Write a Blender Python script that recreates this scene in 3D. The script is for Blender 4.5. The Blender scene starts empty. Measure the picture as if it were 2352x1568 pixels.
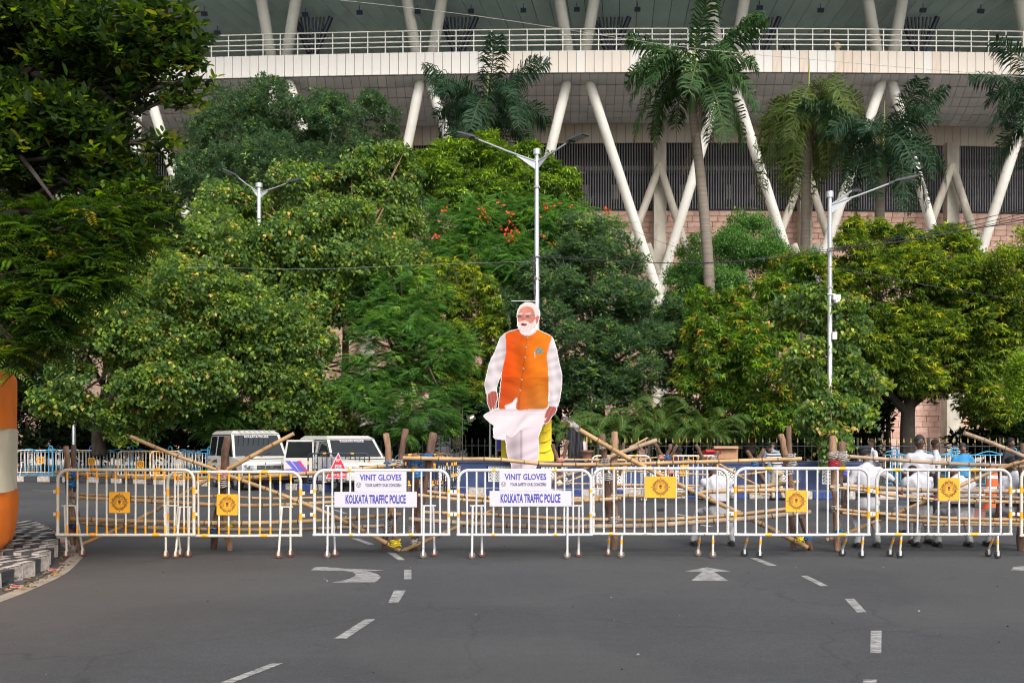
import bpy, bmesh, math, random
import numpy as np
from mathutils import Vector, Matrix, Euler
from mathutils import noise as mnoise
R = math.radians
random.seed(7); rng = np.random.default_rng(7)
scene = bpy.context.scene
COL = scene.collection
H, HOR, F = 1.74, 1007.0, 2352.0      # eye height, horizon row, focal length (in 2352-px picture units)
# ---------------------------------------------------------------- camera, world, sun
cam = bpy.data.cameras.new('camera'); cam.sensor_width = 36; cam.lens = 36
cam.shift_y = (HOR - 784) / F; cam.clip_end = 2000; cam.clip_start = 0.1
co = bpy.data.objects.new('camera', cam); COL.objects.link(co); co.location = (0, 0, H); co.rotation_euler = (R(90), 0, 0)
scene.camera = co
SUN_EL, SUN_AZ = 42, 163               # azimuth measured clockwise from +Y: behind the camera, a little to its right
w = bpy.data.worlds.new('World'); scene.world = w; w.use_nodes = True
nt = w.node_tree; nt.nodes.clear()
sky = nt.nodes.new('ShaderNodeTexSky'); sky.sky_type = 'NISHITA'; sky.sun_disc = False
sky.sun_elevation = R(SUN_EL); sky.sun_rotation = R(SUN_AZ); sky.air_density = 1.0; sky.dust_density = 6.0; sky.ozone_density = 1.0
hs = nt.nodes.new('ShaderNodeHueSaturation'); hs.inputs['Saturation'].default_value = 0.35
bg = nt.nodes.new('ShaderNodeBackground'); bg.inputs['Strength'].default_value = 0.15
wo = nt.nodes.new('ShaderNodeOutputWorld')
nt.links.new(sky.outputs[0], hs.inputs['Color']); nt.links.new(hs.outputs[0], bg.inputs['Color']); nt.links.new(bg.outputs[0], wo.inputs['Surface'])
sl = bpy.data.lights.new('sun', 'SUN'); sl.energy = 1.15; sl.angle = R(20); sl.color = (1.0, 0.965, 0.92)
so = bpy.data.objects.new('sun', sl); COL.objects.link(so)
sd = Vector((math.sin(R(SUN_AZ)) * math.cos(R(SUN_EL)), math.cos(R(SUN_AZ)) * math.cos(R(SUN_EL)), math.sin(R(SUN_EL))))
so.rotation_euler = sd.to_track_quat('Z', 'Y').to_euler(); so.location = (0, -10, 40)
scene.view_settings.view_transform = 'Standard'; scene.view_settings.look = 'None'
scene.view_settings.exposure = 0.7; scene.view_settings.gamma = 1
try: scene.view_settings.use_curve_mapping = False
except Exception: pass
scene.render.engine = 'CYCLES'
scene.cycles.max_bounces = 6; scene.cycles.diffuse_bounces = 4; scene.cycles.transmission_bounces = 3; scene.cycles.transparent_max_bounces = 6
scene.cycles.use_denoising = True; scene.cycles.pixel_filter_type = 'BLACKMAN_HARRIS'; scene.cycles.filter_width = 1.15

# ---------------------------------------------------------------- measuring helpers
def P(u, v, Y): return Vector(((u - 1176) * Y / F, Y, H + (HOR - v) * Y / F))
def G(u, v): return P(u, v, H * F / (v - HOR))
def gy(v, z=0): return (H - z) * F / (v - HOR)
def crop(ox, oy, s): return lambda x, y: ((ox + x / s) / 1.7414966, (oy + y / s) / 1.7414966)
C1, C2, C3, C4, C5 = crop(0, 1650, 1.96), crop(700, 1650, 2.24), crop(1500, 1650, 2.24), crop(2300, 1650, 2.24), crop(3196, 1650, 2.24)

# ---------------------------------------------------------------- object helpers
def link(o, parent=None):
    COL.objects.link(o)
    if parent is not None: o.parent = parent
    return o
def tag(o, label=None, cat=None, group=None, kind=None):
    if label: o['label'] = label
    if cat: o['category'] = cat
    if group: o['group'] = group
    if kind: o['kind'] = kind
    return o
def thing(name, label, cat, loc=(0, 0, 0), rz=0, group=None):
    o = bpy.data.objects.new(name, None); o.empty_display_size = 0.2; o.location = loc; o.rotation_euler = (0, 0, rz); link(o)
    return tag(o, label, cat, group)
def inst(name, me, parent=None, loc=(0, 0, 0), rot=(0, 0, 0), scale=(1, 1, 1)):
    o = bpy.data.objects.new(name, me); o.location = loc; o.rotation_euler = rot; o.scale = scale
    return link(o, parent)
def copy_tree(o, parent=None):
    c = o.copy(); COL.objects.link(c); c.parent = parent
    for ch in list(o.children): copy_tree(ch, c)
    return c

class MB:
    def __init__(s): s.v = []; s.f = []; s.m = []; s.sm = []
    def add(s, vs, fs, mi=0, smooth=False):
        b = len(s.v); s.v.extend([tuple(p) for p in vs])
        for f in fs: s.f.append(tuple(b + i for i in f)); s.m.append(mi); s.sm.append(smooth)
        return s
    def box(s, c, d, rz=0, mi=0, M=None, taper=1.0):
        vs = []
        for z in (-.5, .5):
            t = taper if z > 0 else 1.0
            for x, y in ((-.5, -.5), (.5, -.5), (.5, .5), (-.5, .5)):
                p = Vector((x * d[0] * t, y * d[1] * t, z * d[2]))
                if M is not None: p = M @ p
                elif rz: p = Matrix.Rotation(rz, 3, 'Z') @ p
                vs.append(p + Vector(c))
        return s.add(vs, [(0, 3, 2, 1), (4, 5, 6, 7), (0, 1, 5, 4), (1, 2, 6, 5), (2, 3, 7, 6), (3, 0, 4, 7)], mi)
    def tube(s, pts, rad, n=8, mi=0, cap=True, flat=None, mis=None, smooth=True, closed=False):
        pts = [Vector(p) for p in pts]; k = len(pts)
        if not hasattr(rad, '__len__'): rad = [rad] * k
        vs = []; up = None
        for i, p in enumerate(pts):
            a = pts[(i - 1) % k] if (closed or i > 0) else p; b = pts[(i + 1) % k] if (closed or i < k - 1) else p
            t = (b - a).normalized()
            if up is None:
                up = Vector((0, 0, 1)) if abs(t.z) < .9 else Vector((0, 1, 0))
            x = t.cross(up)
            if x.length < 1e-6: x = t.cross(Vector((1, 0.3, 0)))
            x.normalize(); y = x.cross(t).normalized(); up = y
            r = rad[i]; rx, ry = (r if hasattr(r, '__len__') else (r, r))
            for j in range(n):
                an = 2 * math.pi * j / n
                vs.append(p + x * (math.cos(an) * rx) + y * (math.sin(an) * ry))
        b0 = len(s.v); s.v.extend([tuple(p) for p in vs])
        for i in range(k if closed else k - 1):
            mm = mis[i] if mis else mi
            i2 = (i + 1) % k
            for j in range(n):
                j2 = (j + 1) % n
                s.f.append((b0 + i * n + j, b0 + i2 * n + j, b0 + i2 * n + j2, b0 + i * n + j2)); s.m.append(mm); s.sm.append(smooth)
        if cap and not closed:
            c0 = len(s.v); s.v.extend([tuple(p) for p in vs[:n]]); c1 = len(s.v); s.v.extend([tuple(p) for p in vs[-n:]])
            s.f.append(tuple(c0 + j for j in range(n))); s.m.append(mis[0] if mis else mi); s.sm.append(False)
            s.f.append(tuple(c1 + j for j in reversed(range(n)))); s.m.append(mis[-1] if mis else mi); s.sm.append(False)
        return s
    def prism(s, poly, y0, y1, mi=0, axis='Y'):
        # poly of (a,b) in the plane across the axis; made with ear-cut later by bmesh triangulation
        n = len(poly)
        def q(a, b, t): return {'Y': (a, t, b), 'Z': (a, b, t), 'X': (t, a, b)}[axis]
        vs = [q(a, b, y0) for a, b in poly] + [q(a, b, y1) for a, b in poly]
        fs = [tuple(range(n)), tuple(reversed(range(n, 2 * n)))] + [(i, i + n, (i + 1) % n + n, (i + 1) % n) for i in range(n)]
        return s.add(vs, fs, mi)
    def ell(s, c, r, n=10, m=7, mi=0, M=None):
        vs = []; fs = []
        for i in range(m + 1):
            th = math.pi * i / m
            for j in range(n):
                ph = 2 * math.pi * j / n
                p = Vector((math.sin(th) * math.cos(ph) * r[0], math.sin(th) * math.sin(ph) * r[1], math.cos(th) * r[2]))
                if M is not None: p = M @ p
                vs.append(p + Vector(c))
        for i in range(m):
            for j in range(n):
                fs.append((i * n + j, (i + 1) * n + j, (i + 1) * n + (j + 1) % n, i * n + (j + 1) % n))
        return s.add(vs, fs, mi, True)
    def mesh(s, name, mats, fix=True, bevel=0):
        me = bpy.data.meshes.new(name)
        me.from_pydata(s.v, [], s.f)
        for mt in (mats if isinstance(mats, (list, tuple)) else [mats]): me.materials.append(mt)
        me.polygons.foreach_set('material_index', s.m); me.polygons.foreach_set('use_smooth', s.sm)
        if fix or bevel:
            bm = bmesh.new(); bm.from_mesh(me)
            bmesh.ops.remove_doubles(bm, verts=bm.verts, dist=1e-5)
            if fix: bmesh.ops.recalc_face_normals(bm, faces=bm.faces)
            if bevel:
                es = [e for e in bm.edges if len(e.link_faces) == 2 and e.calc_face_angle(0) > R(25)]
                bmesh.ops.bevel(bm, geom=es, offset=bevel, segments=2, profile=0.6, affect='EDGES', clamp_overlap=True)
            bm.to_mesh(me); bm.free()
        me.update()
        return me
    def build(s, name, mats, parent=None, loc=(0, 0, 0), rot=(0, 0, 0), fix=True, bevel=0):
        return inst(name, s.mesh(name, mats, fix, bevel), parent, loc, rot)

def smooth_path(pts, n=6):
    pts = [Vector(p) for p in pts]; out = []
    for i in range(len(pts) - 1):
        p0 = pts[max(i - 1, 0)]; p1 = pts[i]; p2 = pts[i + 1]; p3 = pts[min(i + 2, len(pts) - 1)]
        for k in range(n):
            t = k / n
            out.append(0.5 * ((2 * p1) + (p2 - p0) * t + (2 * p0 - 5 * p1 + 4 * p2 - p3) * t * t + (3 * p1 - p0 - 3 * p2 + p3) * t ** 3))
    out.append(pts[-1]); return out

# ---------------------------------------------------------------- materials
def srgb(r, g, b): return tuple(((c / 255) / 12.92 if c / 255 <= .04045 else ((c / 255 + .055) / 1.055) ** 2.4) for c in (r, g, b))
MATS = {}
def mat(name, col, rough=.6, metal=0, var=.12, scale=3, bump=0, bscale=40, col2=None, spots=None, spot_lo=.55, spot_hi=.62, spot_scale=8, stretch=(1, 1, 1), spec=.5, emit=None, alpha=None):
    m = bpy.data.materials.new(name); m.use_nodes = True; n = m.node_tree; b = n.nodes['Principled BSDF']; MATS[name] = m
    N = lambda t: n.nodes.new(t); L = n.links.new
    b.inputs['Roughness'].default_value = rough; b.inputs['Metallic'].default_value = metal; b.inputs['Specular IOR Level'].default_value = spec
    tc = N('ShaderNodeTexCoord'); mp = N('ShaderNodeMapping'); mp.inputs['Scale'].default_value = stretch; L(tc.outputs['Object'], mp.inputs['Vector'])
    nz = N('ShaderNodeTexNoise'); nz.inputs['Scale'].default_value = scale; nz.inputs['Detail'].default_value = 6; L(mp.outputs[0], nz.inputs['Vector'])
    c2 = col2 or tuple(c * (1 - var * 2) for c in col)
    rp = N('ShaderNodeValToRGB'); rp.color_ramp.elements[0].position = .3; rp.color_ramp.elements[1].position = .7
    rp.color_ramp.elements[0].color = (*c2, 1); rp.color_ramp.elements[1].color = (*(min(1, c * (1 + var * .6)) for c in col), 1)
    L(nz.outputs['Fac'], rp.inputs['Fac']); out = rp.outputs['Color']
    if spots:
        n2 = N('ShaderNodeTexNoise'); n2.inputs['Scale'].default_value = spot_scale; n2.inputs['Detail'].default_value = 8; n2.inputs['Roughness'].default_value = .65; L(mp.outputs[0], n2.inputs['Vector'])
        mr = N('ShaderNodeMapRange'); mr.inputs[1].default_value = spot_lo; mr.inputs[2].default_value = spot_hi; L(n2.outputs['Fac'], mr.inputs[0])
        mx = N('ShaderNodeMix'); mx.data_type = 'RGBA'; L(mr.outputs[0], mx.inputs['Factor']); L(out, mx.inputs['A']); mx.inputs['B'].default_value = (*spots, 1); out = mx.outputs['Result']
    L(out, b.inputs['Base Color'])
    if bump:
        n3 = N('ShaderNodeTexNoise'); n3.inputs['Scale'].default_value = bscale; n3.inputs['Detail'].default_value = 5; L(mp.outputs[0], n3.inputs['Vector'])
        bp = N('ShaderNodeBump'); bp.inputs['Strength'].default_value = bump; bp.inputs['Distance'].default_value = .02; L(n3.outputs['Fac'], bp.inputs['Height']); L(bp.outputs[0], b.inputs['Normal'])
    if emit:
        b.inputs['Emission Color'].default_value = (*emit[0], 1); b.inputs['Emission Strength'].default_value = emit[1]
    return m
def leaf_mat(name, trans=.5, rough=.45, gloss=.25):
    m = bpy.data.materials.new(name); m.use_nodes = True; n = m.node_tree; n.nodes.clear(); N = lambda t: n.nodes.new(t); L = n.links.new
    at = N('ShaderNodeVertexColor'); at.layer_name = 'Col'
    p = N('ShaderNodeBsdfPrincipled'); p.inputs['Roughness'].default_value = rough; p.inputs['Specular IOR Level'].default_value = gloss
    tr = N('ShaderNodeBsdfTranslucent'); mx = N('ShaderNodeMixShader'); mx.inputs[0].default_value = trans
    hsv = N('ShaderNodeHueSaturation'); hsv.inputs['Hue'].default_value = .48; hsv.inputs['Saturation'].default_value = 1.15; hsv.inputs['Value'].default_value = 1.5
    o = N('ShaderNodeOutputMaterial')
    L(at.outputs[0], p.inputs['Base Color']); L(at.outputs[0], hsv.inputs['Color']); L(hsv.outputs[0], tr.inputs['Color'])
    L(p.outputs[0], mx.inputs[1]); L(tr.outputs[0], mx.inputs[2]); L(mx.outputs[0], o.inputs['Surface'])
    return m
def vcol_mat(name, rough=.5, spec=.4):
    m = bpy.data.materials.new(name); m.use_nodes = True; n = m.node_tree
    at = n.nodes.new('ShaderNodeVertexColor'); at.layer_name = 'Col'
    b = n.nodes['Principled BSDF']; b.inputs['Roughness'].default_value = rough; b.inputs['Specular IOR Level'].default_value = spec
    n.links.new(at.outputs[0], b.inputs['Base Color']); return m
LEAF = leaf_mat('leaf'); LEAF_FAR = leaf_mat('leaf_matte', .3, .6, .15); PRINT = vcol_mat('printed_board', .85, .12)
M_white = mat('white_paint', (.55, .54, .55), .4, var=.04, spots=(.16, .07, .04), spot_lo=.655, spot_hi=.68, spot_scale=22, scale=6)
M_whiteworn = mat('worn_white_paint', (.53, .52, .49), .5, var=.06, spots=(.15, .12, .09), spot_lo=.58, spot_hi=.62, spot_scale=26, scale=6)
M_cream = mat('cream_paint', (.58, .54, .46), .45, var=.06, spots=(.2, .1, .05), spot_lo=.66, spot_hi=.7, spot_scale=20, scale=6)
M_orange = mat('orange_band', (.87, .36, .015), .4, var=.05, scale=9, spots=(.5, .2, .03), spot_lo=.6, spot_hi=.7)
M_yellow = mat('yellow_sign', (.74, .33, .010), .45, var=.05, spots=(.55, .3, .05), spot_lo=.64, spot_hi=.72)
M_yellow2 = mat('yellow_cloth', (.72, .55, .012), .6, var=.1, bump=.3, bscale=6)
M_ink = mat('black_print', (.05, .03, .015), .6, var=0)
M_blueink = mat('blue_print', (.035, .035, .30), .5, var=0)
M_plate = mat('white_sheet_metal', (.50, .475, .53), .4, var=.03, scale=4, spots=(.45, .4, .4), spot_lo=.68, spot_hi=.75)
M_rust = mat('rusty_iron', (.13, .05, .035), .8, var=.3, scale=14, bump=.4)
M_hub = mat('wheel_resin', (.19, .15, .12), .6, var=.3, scale=20, spots=(.1, .05, .04), spot_lo=.5, spot_hi=.6)
M_bam = mat('bamboo', (.42, .265, .12), .5, var=.22, scale=2.2, col2=(.26, .155, .07), stretch=(1, 1, 1), bump=.15, bscale=25, spots=(.17, .10, .06), spot_lo=.6, spot_hi=.74, spot_scale=3.5)
M_bamold = mat('weathered_bamboo', (.36, .26, .17), .65, var=.25, scale=3, col2=(.19, .13, .09), bump=.25, bscale=25, spots=(.1, .07, .05), spot_lo=.58, spot_hi=.7, spot_scale=7)
M_node = mat('bamboo_joint', (.15, .085, .04), .7, var=.3, scale=20)
M_log = mat('wooden_log', (.15, .085, .055), .85, var=.3, scale=7, col2=(.07, .04, .028), bump=.9, bscale=22, stretch=(3, 3, .6))
M_log2 = mat('pale_wooden_log', (.30, .18, .11), .85, var=.3, scale=7, col2=(.15, .085, .05), bump=.9, bscale=22, stretch=(3, 3, .6))
M_rope = mat('grey_rope', (.42, .39, .36), .8, var=.25, scale=30, bump=.5)
M_bluetie = mat('blue_cloth', (.02, .17, .42), .7, var=.3, scale=14, bump=.5)
M_navytie = mat('navy_cloth', (.02, .045, .15), .7, var=.3, scale=14, bump=.5)
M_yeltie = mat('yellow_rag', (.8, .62, .02), .7, var=.25, scale=14, bump=.5)
M_pinktie = mat('pink_cloth', (.75, .32, .25), .7, var=.25, scale=14, bump=.5)
M_alu = mat('galvanised_steel', (.50, .52, .54), .38, .55, var=.08, scale=2)
M_lamp = mat('lamp_housing', (.06, .065, .07), .4, .3, var=.1)
M_led = mat('lamp_glass', (.35, .36, .37), .3, var=.05)
M_black = mat('black_iron', (.012, .012, .014), .5, var=.2)
M_navy = mat('dark_blue_paint', (.012, .018, .04), .45, var=.2, spots=(.1, .06, .04), spot_lo=.66, spot_hi=.7)
M_skyblue = mat('light_blue_paint', (.03, .28, .50), .5, var=.12, scale=5)
M_wallblue = mat('blue_wall_paint', (.035, .058, .145), .75, var=.2, scale=2.5, bump=.2, spots=(.1, .12, .2), spot_lo=.62, spot_hi=.75, spot_scale=4)
M_lattice = mat('white_lattice', (.68, .68, .66), .7, var=.12, scale=5)
M_conc = mat('weathered_concrete', (.40, .37, .31), .9, var=.2, scale=1.1, bump=.3, bscale=12, spots=(.2, .19, .17), spot_lo=.56, spot_hi=.75, spot_scale=.8, stretch=(1, 1, .4))
M_kblack = mat('kerb_black', (.045, .046, .052), .8, var=.2, scale=9, bump=.7, bscale=22)
M_kwhite = mat('kerb_white', (.50, .44, .39), .85, var=.25, scale=9, bump=.8, bscale=22, spots=(.2, .18, .16), spot_lo=.55, spot_hi=.68)
M_kblue = mat('kerb_blue', (.03, .055, .2), .8, var=.2, scale=8, bump=.5)
M_pave = mat('pavement', (.24, .22, .20), .9, var=.2, scale=2, bump=.4)
M_soil = mat('soil', (.05, .042, .028), .95, var=.4, scale=.8, bump=.6, bscale=8, col2=(.03, .035, .015))
M_mark = mat('road_marking_paint', (.38, .38, .37), .7, var=.1, scale=4)
M_mark_y = mat('edge_line_paint', (.30, .25, .20), .75, var=.15, scale=5)
M_red = mat('red_reflector', (.55, .02, .04), .35, var=.05)
def worn_marks(m, lo=.455, hi=.535, stretch=(2, 14, 1), base=(.055, .054, .053)):
    n = m.node_tree; b = n.nodes['Principled BSDF']; src = b.inputs['Base Color'].links[0].from_socket
    tc = n.nodes.new('ShaderNodeTexCoord'); mp = n.nodes.new('ShaderNodeMapping'); mp.inputs['Scale'].default_value = stretch
    nz = n.nodes.new('ShaderNodeTexNoise'); nz.inputs['Scale'].default_value = 3.2; nz.inputs['Detail'].default_value = 10; nz.inputs['Roughness'].default_value = .75
    mr = n.nodes.new('ShaderNodeMapRange'); mr.inputs[1].default_value = lo; mr.inputs[2].default_value = hi
    mx = n.nodes.new('ShaderNodeMix'); mx.data_type = 'RGBA'; L = n.links.new
    L(tc.outputs['Object'], mp.inputs[0]); L(mp.outputs[0], nz.inputs['Vector']); L(nz.outputs['Fac'], mr.inputs[0]); L(mr.outputs[0], mx.inputs['Factor'])
    mx.inputs['A'].default_value = (*base, 1); L(src, mx.inputs['B']); L(mx.outputs['Result'], b.inputs['Base Color'])
worn_marks(M_mark); worn_marks(M_mark_y, .3, .42, (3, 3, 1))
M_asph = bpy.data.materials.new('asphalt')
def asphalt(m):
    m.use_nodes = True; n = m.node_tree; b = n.nodes['Principled BSDF']; N = lambda t: n.nodes.new(t); L = n.links.new
    tc = N('ShaderNodeTexCoord')
    def noise(s, d=6, r=.6, st=(1, 1, 1)):
        mp = N('ShaderNodeMapping'); mp.inputs['Scale'].default_value = st; L(tc.outputs['Object'], mp.inputs[0])
        z = N('ShaderNodeTexNoise'); z.inputs['Scale'].default_value = s; z.inputs['Detail'].default_value = d; z.inputs['Roughness'].default_value = r; L(mp.outputs[0], z.inputs['Vector']); return z.outputs['Fac']
    def ramp(f, a, b_, ca, cb):
        r = N('ShaderNodeValToRGB'); r.color_ramp.elements[0].position = a; r.color_ramp.elements[1].position = b_; r.color_ramp.elements[0].color = (*ca, 1); r.color_ramp.elements[1].color = (*cb, 1); L(f, r.inputs[0]); return r.outputs[0]
    def mix(f, a, b_, t='MIX'):
        x = N('ShaderNodeMix'); x.data_type = 'RGBA'; x.blend_type = t
        if isinstance(f, float): x.inputs['Factor'].default_value = f
        else: L(f, x.inputs['Factor'])
        L(a, x.inputs['A'])
        if isinstance(b_, tuple): x.inputs['B'].default_value = (*b_, 1)
        else: L(b_, x.inputs['B'])
        return x.outputs['Result']
    base = ramp(noise(1.1, 5, .6, (.5, .25, 1)), .3, .7, (.043, .0445, .048), (.054, .0555, .059))
    grain = ramp(noise(38, 4, .85), .3, .75, (.45, .45, .45), (1.6, 1.6, 1.6)); c = mix(.8, base, grain, 'MULTIPLY')
    c = mix(1.0, c, ramp(noise(7, 6, .75), .3, .7, (.86, .86, .86), (1.14, 1.14, 1.14)), 'MULTIPLY')
    c = mix(1.0, c, ramp(noise(.35, 4, .6, (.4, 1.6, 1)), .35, .65, (.90, .90, .90), (1.1, 1.1, 1.1)), 'MULTIPLY')
    # long faint wheel tracks and wash stains
    c = mix(ramp(noise(.5, 6, .7, (2.2, .15, 1)), .5, .75, (0, 0, 0), (.4, .4, .4)), c, (.037, .037, .038))
    # pale scuffs
    c = mix(ramp(noise(4, 9, .75, (.8, 3, 1)), .68, .72, (0, 0, 0), (.6, .6, .6)), c, (.17, .165, .16))
    # dust drifted towards the traffic island on the left
    geo = N('ShaderNodeVectorMath'); geo.operation = 'DISTANCE'; L(tc.outputs['Object'], geo.inputs[0]); geo.inputs[1].default_value = (-9.0, 12.2, 0)
    mr = N('ShaderNodeMapRange'); mr.inputs[1].default_value = 1.5; mr.inputs[2].default_value = 7.5; mr.inputs[3].default_value = .75; mr.inputs[4].default_value = 0; L(geo.outputs['Value'], mr.inputs[0])
    ml = N('ShaderNodeMath'); ml.operation = 'MULTIPLY'; L(mr.outputs[0], ml.inputs[0]); L(ramp(noise(1.5, 8, .7), .3, .7, (.45, .45, .45), (1, 1, 1)), ml.inputs[1])
    c = mix(ml.outputs[0], c, (.10, .073, .054))
    # old repair seams, hairline cracks and oil spots
    wp = N('ShaderNodeVectorMath'); wp.operation = 'ADD'; nv = N('ShaderNodeTexNoise'); nv.inputs['Scale'].default_value = 1.3; nv.inputs['Detail'].default_value = 6; L(tc.outputs['Object'], nv.inputs['Vector']); sc_ = N('ShaderNodeVectorMath'); sc_.operation = 'SCALE'; sc_.inputs['Scale'].default_value = .9; L(nv.outputs['Color'], sc_.inputs[0]); L(tc.outputs['Object'], wp.inputs[0]); L(sc_.outputs[0], wp.inputs[1])
    vo = N('ShaderNodeTexVoronoi'); vo.feature = 'DISTANCE_TO_EDGE'; vo.inputs['Scale'].default_value = .28; L(wp.outputs[0], vo.inputs['Vector'])
    c = mix(ramp(vo.outputs['Distance'], .0, .006, (.55, .55, .55), (0, 0, 0)), c, (.022, .022, .023))
    c = mix(ramp(noise(.9, 3, .5), .66, .72, (0, 0, 0), (.35, .35, .35)), c, (.030, .030, .032))
    c = mix(ramp(noise(.22, 2, .5), .5, .53, (0, 0, 0), (.22, .22, .22)), c, (.075, .074, .074))
    L(c, b.inputs['Base Color']); b.inputs['Roughness'].default_value = .82; b.inputs['Specular IOR Level'].default_value = .35
    bp = N('ShaderNodeBump'); bp.inputs['Strength'].default_value = .5; bp.inputs['Distance'].default_value = .01; L(noise(60, 4, .8), bp.inputs['Height']); L(bp.outputs[0], b.inputs['Normal'])
asphalt(M_asph)

# ---------------------------------------------------------------- text
_tc = {}
def text_me(s, size, mt, sx=1.0, bold=.0, depth=.002, align='CENTER'):
    k = (s, size, mt.name, sx, bold, align)
    if k in _tc: return _tc[k]
    cu = bpy.data.curves.new('lettering', 'FONT'); cu.body = s; cu.size = size; cu.offset = bold; cu.extrude = depth; cu.align_x = align; cu.align_y = 'CENTER'; cu.resolution_u = 2
    o = bpy.data.objects.new('tmp', cu); me = bpy.data.meshes.new_from_object(o); bpy.data.objects.remove(o)
    me.transform(Matrix.Diagonal((sx, 1, 1, 1))); me.transform(Matrix.Rotation(R(90), 4, 'X'))
    me.materials.clear(); me.materials.append(mt); me.name = 'lettering'; _tc[k] = me; return me

# ================================================================ GROUND
def sheet(name, poly, z, m, kind='structure', label=None):
    bm = bmesh.new(); vs = [bm.verts.new((x, y, z)) for x, y in poly]; f = bm.faces.new(vs)
    if f.normal.z < 0: f.normal_flip()
    f.normal_update()
    if f.normal.z < 0: f.normal_flip()
    bmesh.ops.triangulate(bm, faces=bm.faces[:]); me = bpy.data.meshes.new(name); bm.to_mesh(me); bm.free(); me.materials.append(m)
    o = inst(name, me); return tag(o, label, kind=kind)
sheet('ground', [(-900, -300), (900, -300), (900, 1500), (-900, 1500)], -.03, M_soil)
KERB = [Vector(p) for p in ((-70, 47), (-36, 43.5), (-18.6, 41), (-11, 37.2), (-6.3, 33.8), (-1, 31.2), (3, 30.0), (10.3, 29.2), (18, 28.6), (40, 27.6), (80, 27))]
KP = [Vector((p.x, p.y)) for p in smooth_path([(p.x, p.y, 0) for p in KERB], 6)]
def kerb_y(x):
    for a, b in zip(KP[:-1], KP[1:]):
        if a.x <= x <= b.x: return a.y + (b.y - a.y) * (x - a.x) / (b.x - a.x + 1e-9)
    return KP[-1].y
sheet('road', [(-70, -60), (80, -60)] + [(p.x, p.y + .1) for p in reversed(KP)], 0, M_asph)
# raised pavement behind the kerb
pv = MB(); top = [(p.x, p.y + .25) for p in KP]; back = [(p.x, p.y + 4.2) for p in KP]
pv.prism(top + back[::-1], 0, .2, axis='Z'); tag(pv.build('pavement', M_pave), kind='structure')
lw = MB(); a = [(p.x, p.y + 4.2) for p in KP]; lw.prism(a + [(80, 140), (-70, 140)], 0, .17, axis='Z'); tag(lw.build('lawn_ground', M_soil), kind='structure')
sheet('stadium_forecourt', [(-70, 60), (80, 60), (80, 139), (-70, 139)], .19, mat('forecourt_concrete', (.42, .40, .36), .9, var=.15, scale=.4))
# far kerb stones, painted black and white on the left, blue and white on the right
kroot = tag(bpy.data.objects.new('far_kerb', None), kind='structure'); link(kroot)
d = 0; kst = {}
def kerbstone(m):
    if m.name not in kst:
        b = MB(); b.box((0, 0, .115), (.585, .25, .23)); kst[m.name] = b.mesh('kerb_stone', m, bevel=.03)
    return kst[m.name]
acc = 0; i = 0
for a, b in zip(KP[:-1], KP[1:]):
    seg = (b - a).length; ang = math.atan2(b.y - a.y, b.x - a.x); t = acc
    while t < seg:
        p = a + (b - a) * (t / seg)
        if -26 < p.x < 20:
            dark = M_kblack if p.x < -8 else M_kblue
            inst('kerb_stone', kerbstone(dark if i % 2 else M_kwhite), kroot, (p.x, p.y + .12, 0), (0, 0, ang + random.uniform(-.01, .01)))
        t += .6; i += 1
    acc = t - seg
# traffic island on the left
ISL = [C1(-420, 1500), C1(-150, 1415), C1(0, 1372), C1(112, 1332), C1(250, 1275), C1(345, 1228), C1(412, 1130), C1(408, 1062), C1(335, 985), C1(230, 930), C1(150, 902), C1(0, 885), C1(-300, 870)]
ISP = [G(*p) for p in ISL]; ISP = smooth_path([(p.x, p.y, 0) for p in ISP], 5)
sheet('island_soil', [(p.x, p.y) for p in ISP], .05, M_soil)
ik = tag(bpy.data.objects.new('island_kerb', None), kind='structure'); link(ik)
sb = [MB(), MB(), MB()]
for q in range(3):
    for j in range(5):
        L_ = .125; x0 = -j * L_ - L_ / 2
        sb[q].box((x0, random.uniform(-.006, .006), .10 + random.uniform(-.006, .006)), (L_ - .001, .30, .2), mi=(j + q + 1) % 2, taper=1.0)
smesh = [b.mesh('kerb_brick', [M_kblack, M_kwhite], bevel=.008) for b in sb]
right = [p for p in ISP if p.y > 8]; yy = min(p.y for p in right) + .1; i = 0
while yy < 19.5:
    xs_ = [a.x + (b.x - a.x) * (yy - a.y) / (b.y - a.y) for a, b in zip(right[:-1], right[1:]) if (a.y - yy) * (b.y - yy) <= 0 and a.y != b.y]
    if xs_: inst('kerb_brick', smesh[i % 3 if random.random() < .4 else i % 2], ik, (max(xs_) + random.uniform(-.03, .03), yy, random.uniform(-.03, .02)), (0, random.uniform(-.04, .04), random.uniform(-.07, .03) - .05))
    yy += .325; i += 1
# dirt and dry leaves in the gutter round the island
def litter(name, path, n, spread, cols, size, label=None):
    mb = MB(); ms = [mat('litter_%d' % k, c, .8, var=.2) for k, c in enumerate(cols)]
    for _ in range(n):
        s = random.random() * (len(path) - 1.001); k = int(s); p = path[k].lerp(path[k + 1], s - k)
        c = Vector((p.x + random.gauss(0, spread), p.y + random.gauss(0, spread), .012)); a = random.uniform(0, 6.28); L_ = size * random.uniform(.5, 1.4)
        dx = Vector((math.cos(a), math.sin(a), random.uniform(-.1, .3))) * L_; dy = Vector((-math.sin(a), math.cos(a), random.uniform(-.1, .3))) * L_ * .5
        mb.add([c - dx, c - dy, c + dx, c + dy + Vector((0, 0, .01))], [(0, 1, 2), (0, 2, 3)], random.randrange(len(ms)))
    return tag(mb.build(name, ms, fix=False), label, kind='stuff')
litter('leaf_litter', [p + Vector((.22, -.1, 0)) for p in ISP[8:50]], 300, .09, [(.12, .06, .03), (.3, .16, .03), (.05, .03, .02), (.25, .2, .12)], .028)
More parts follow.
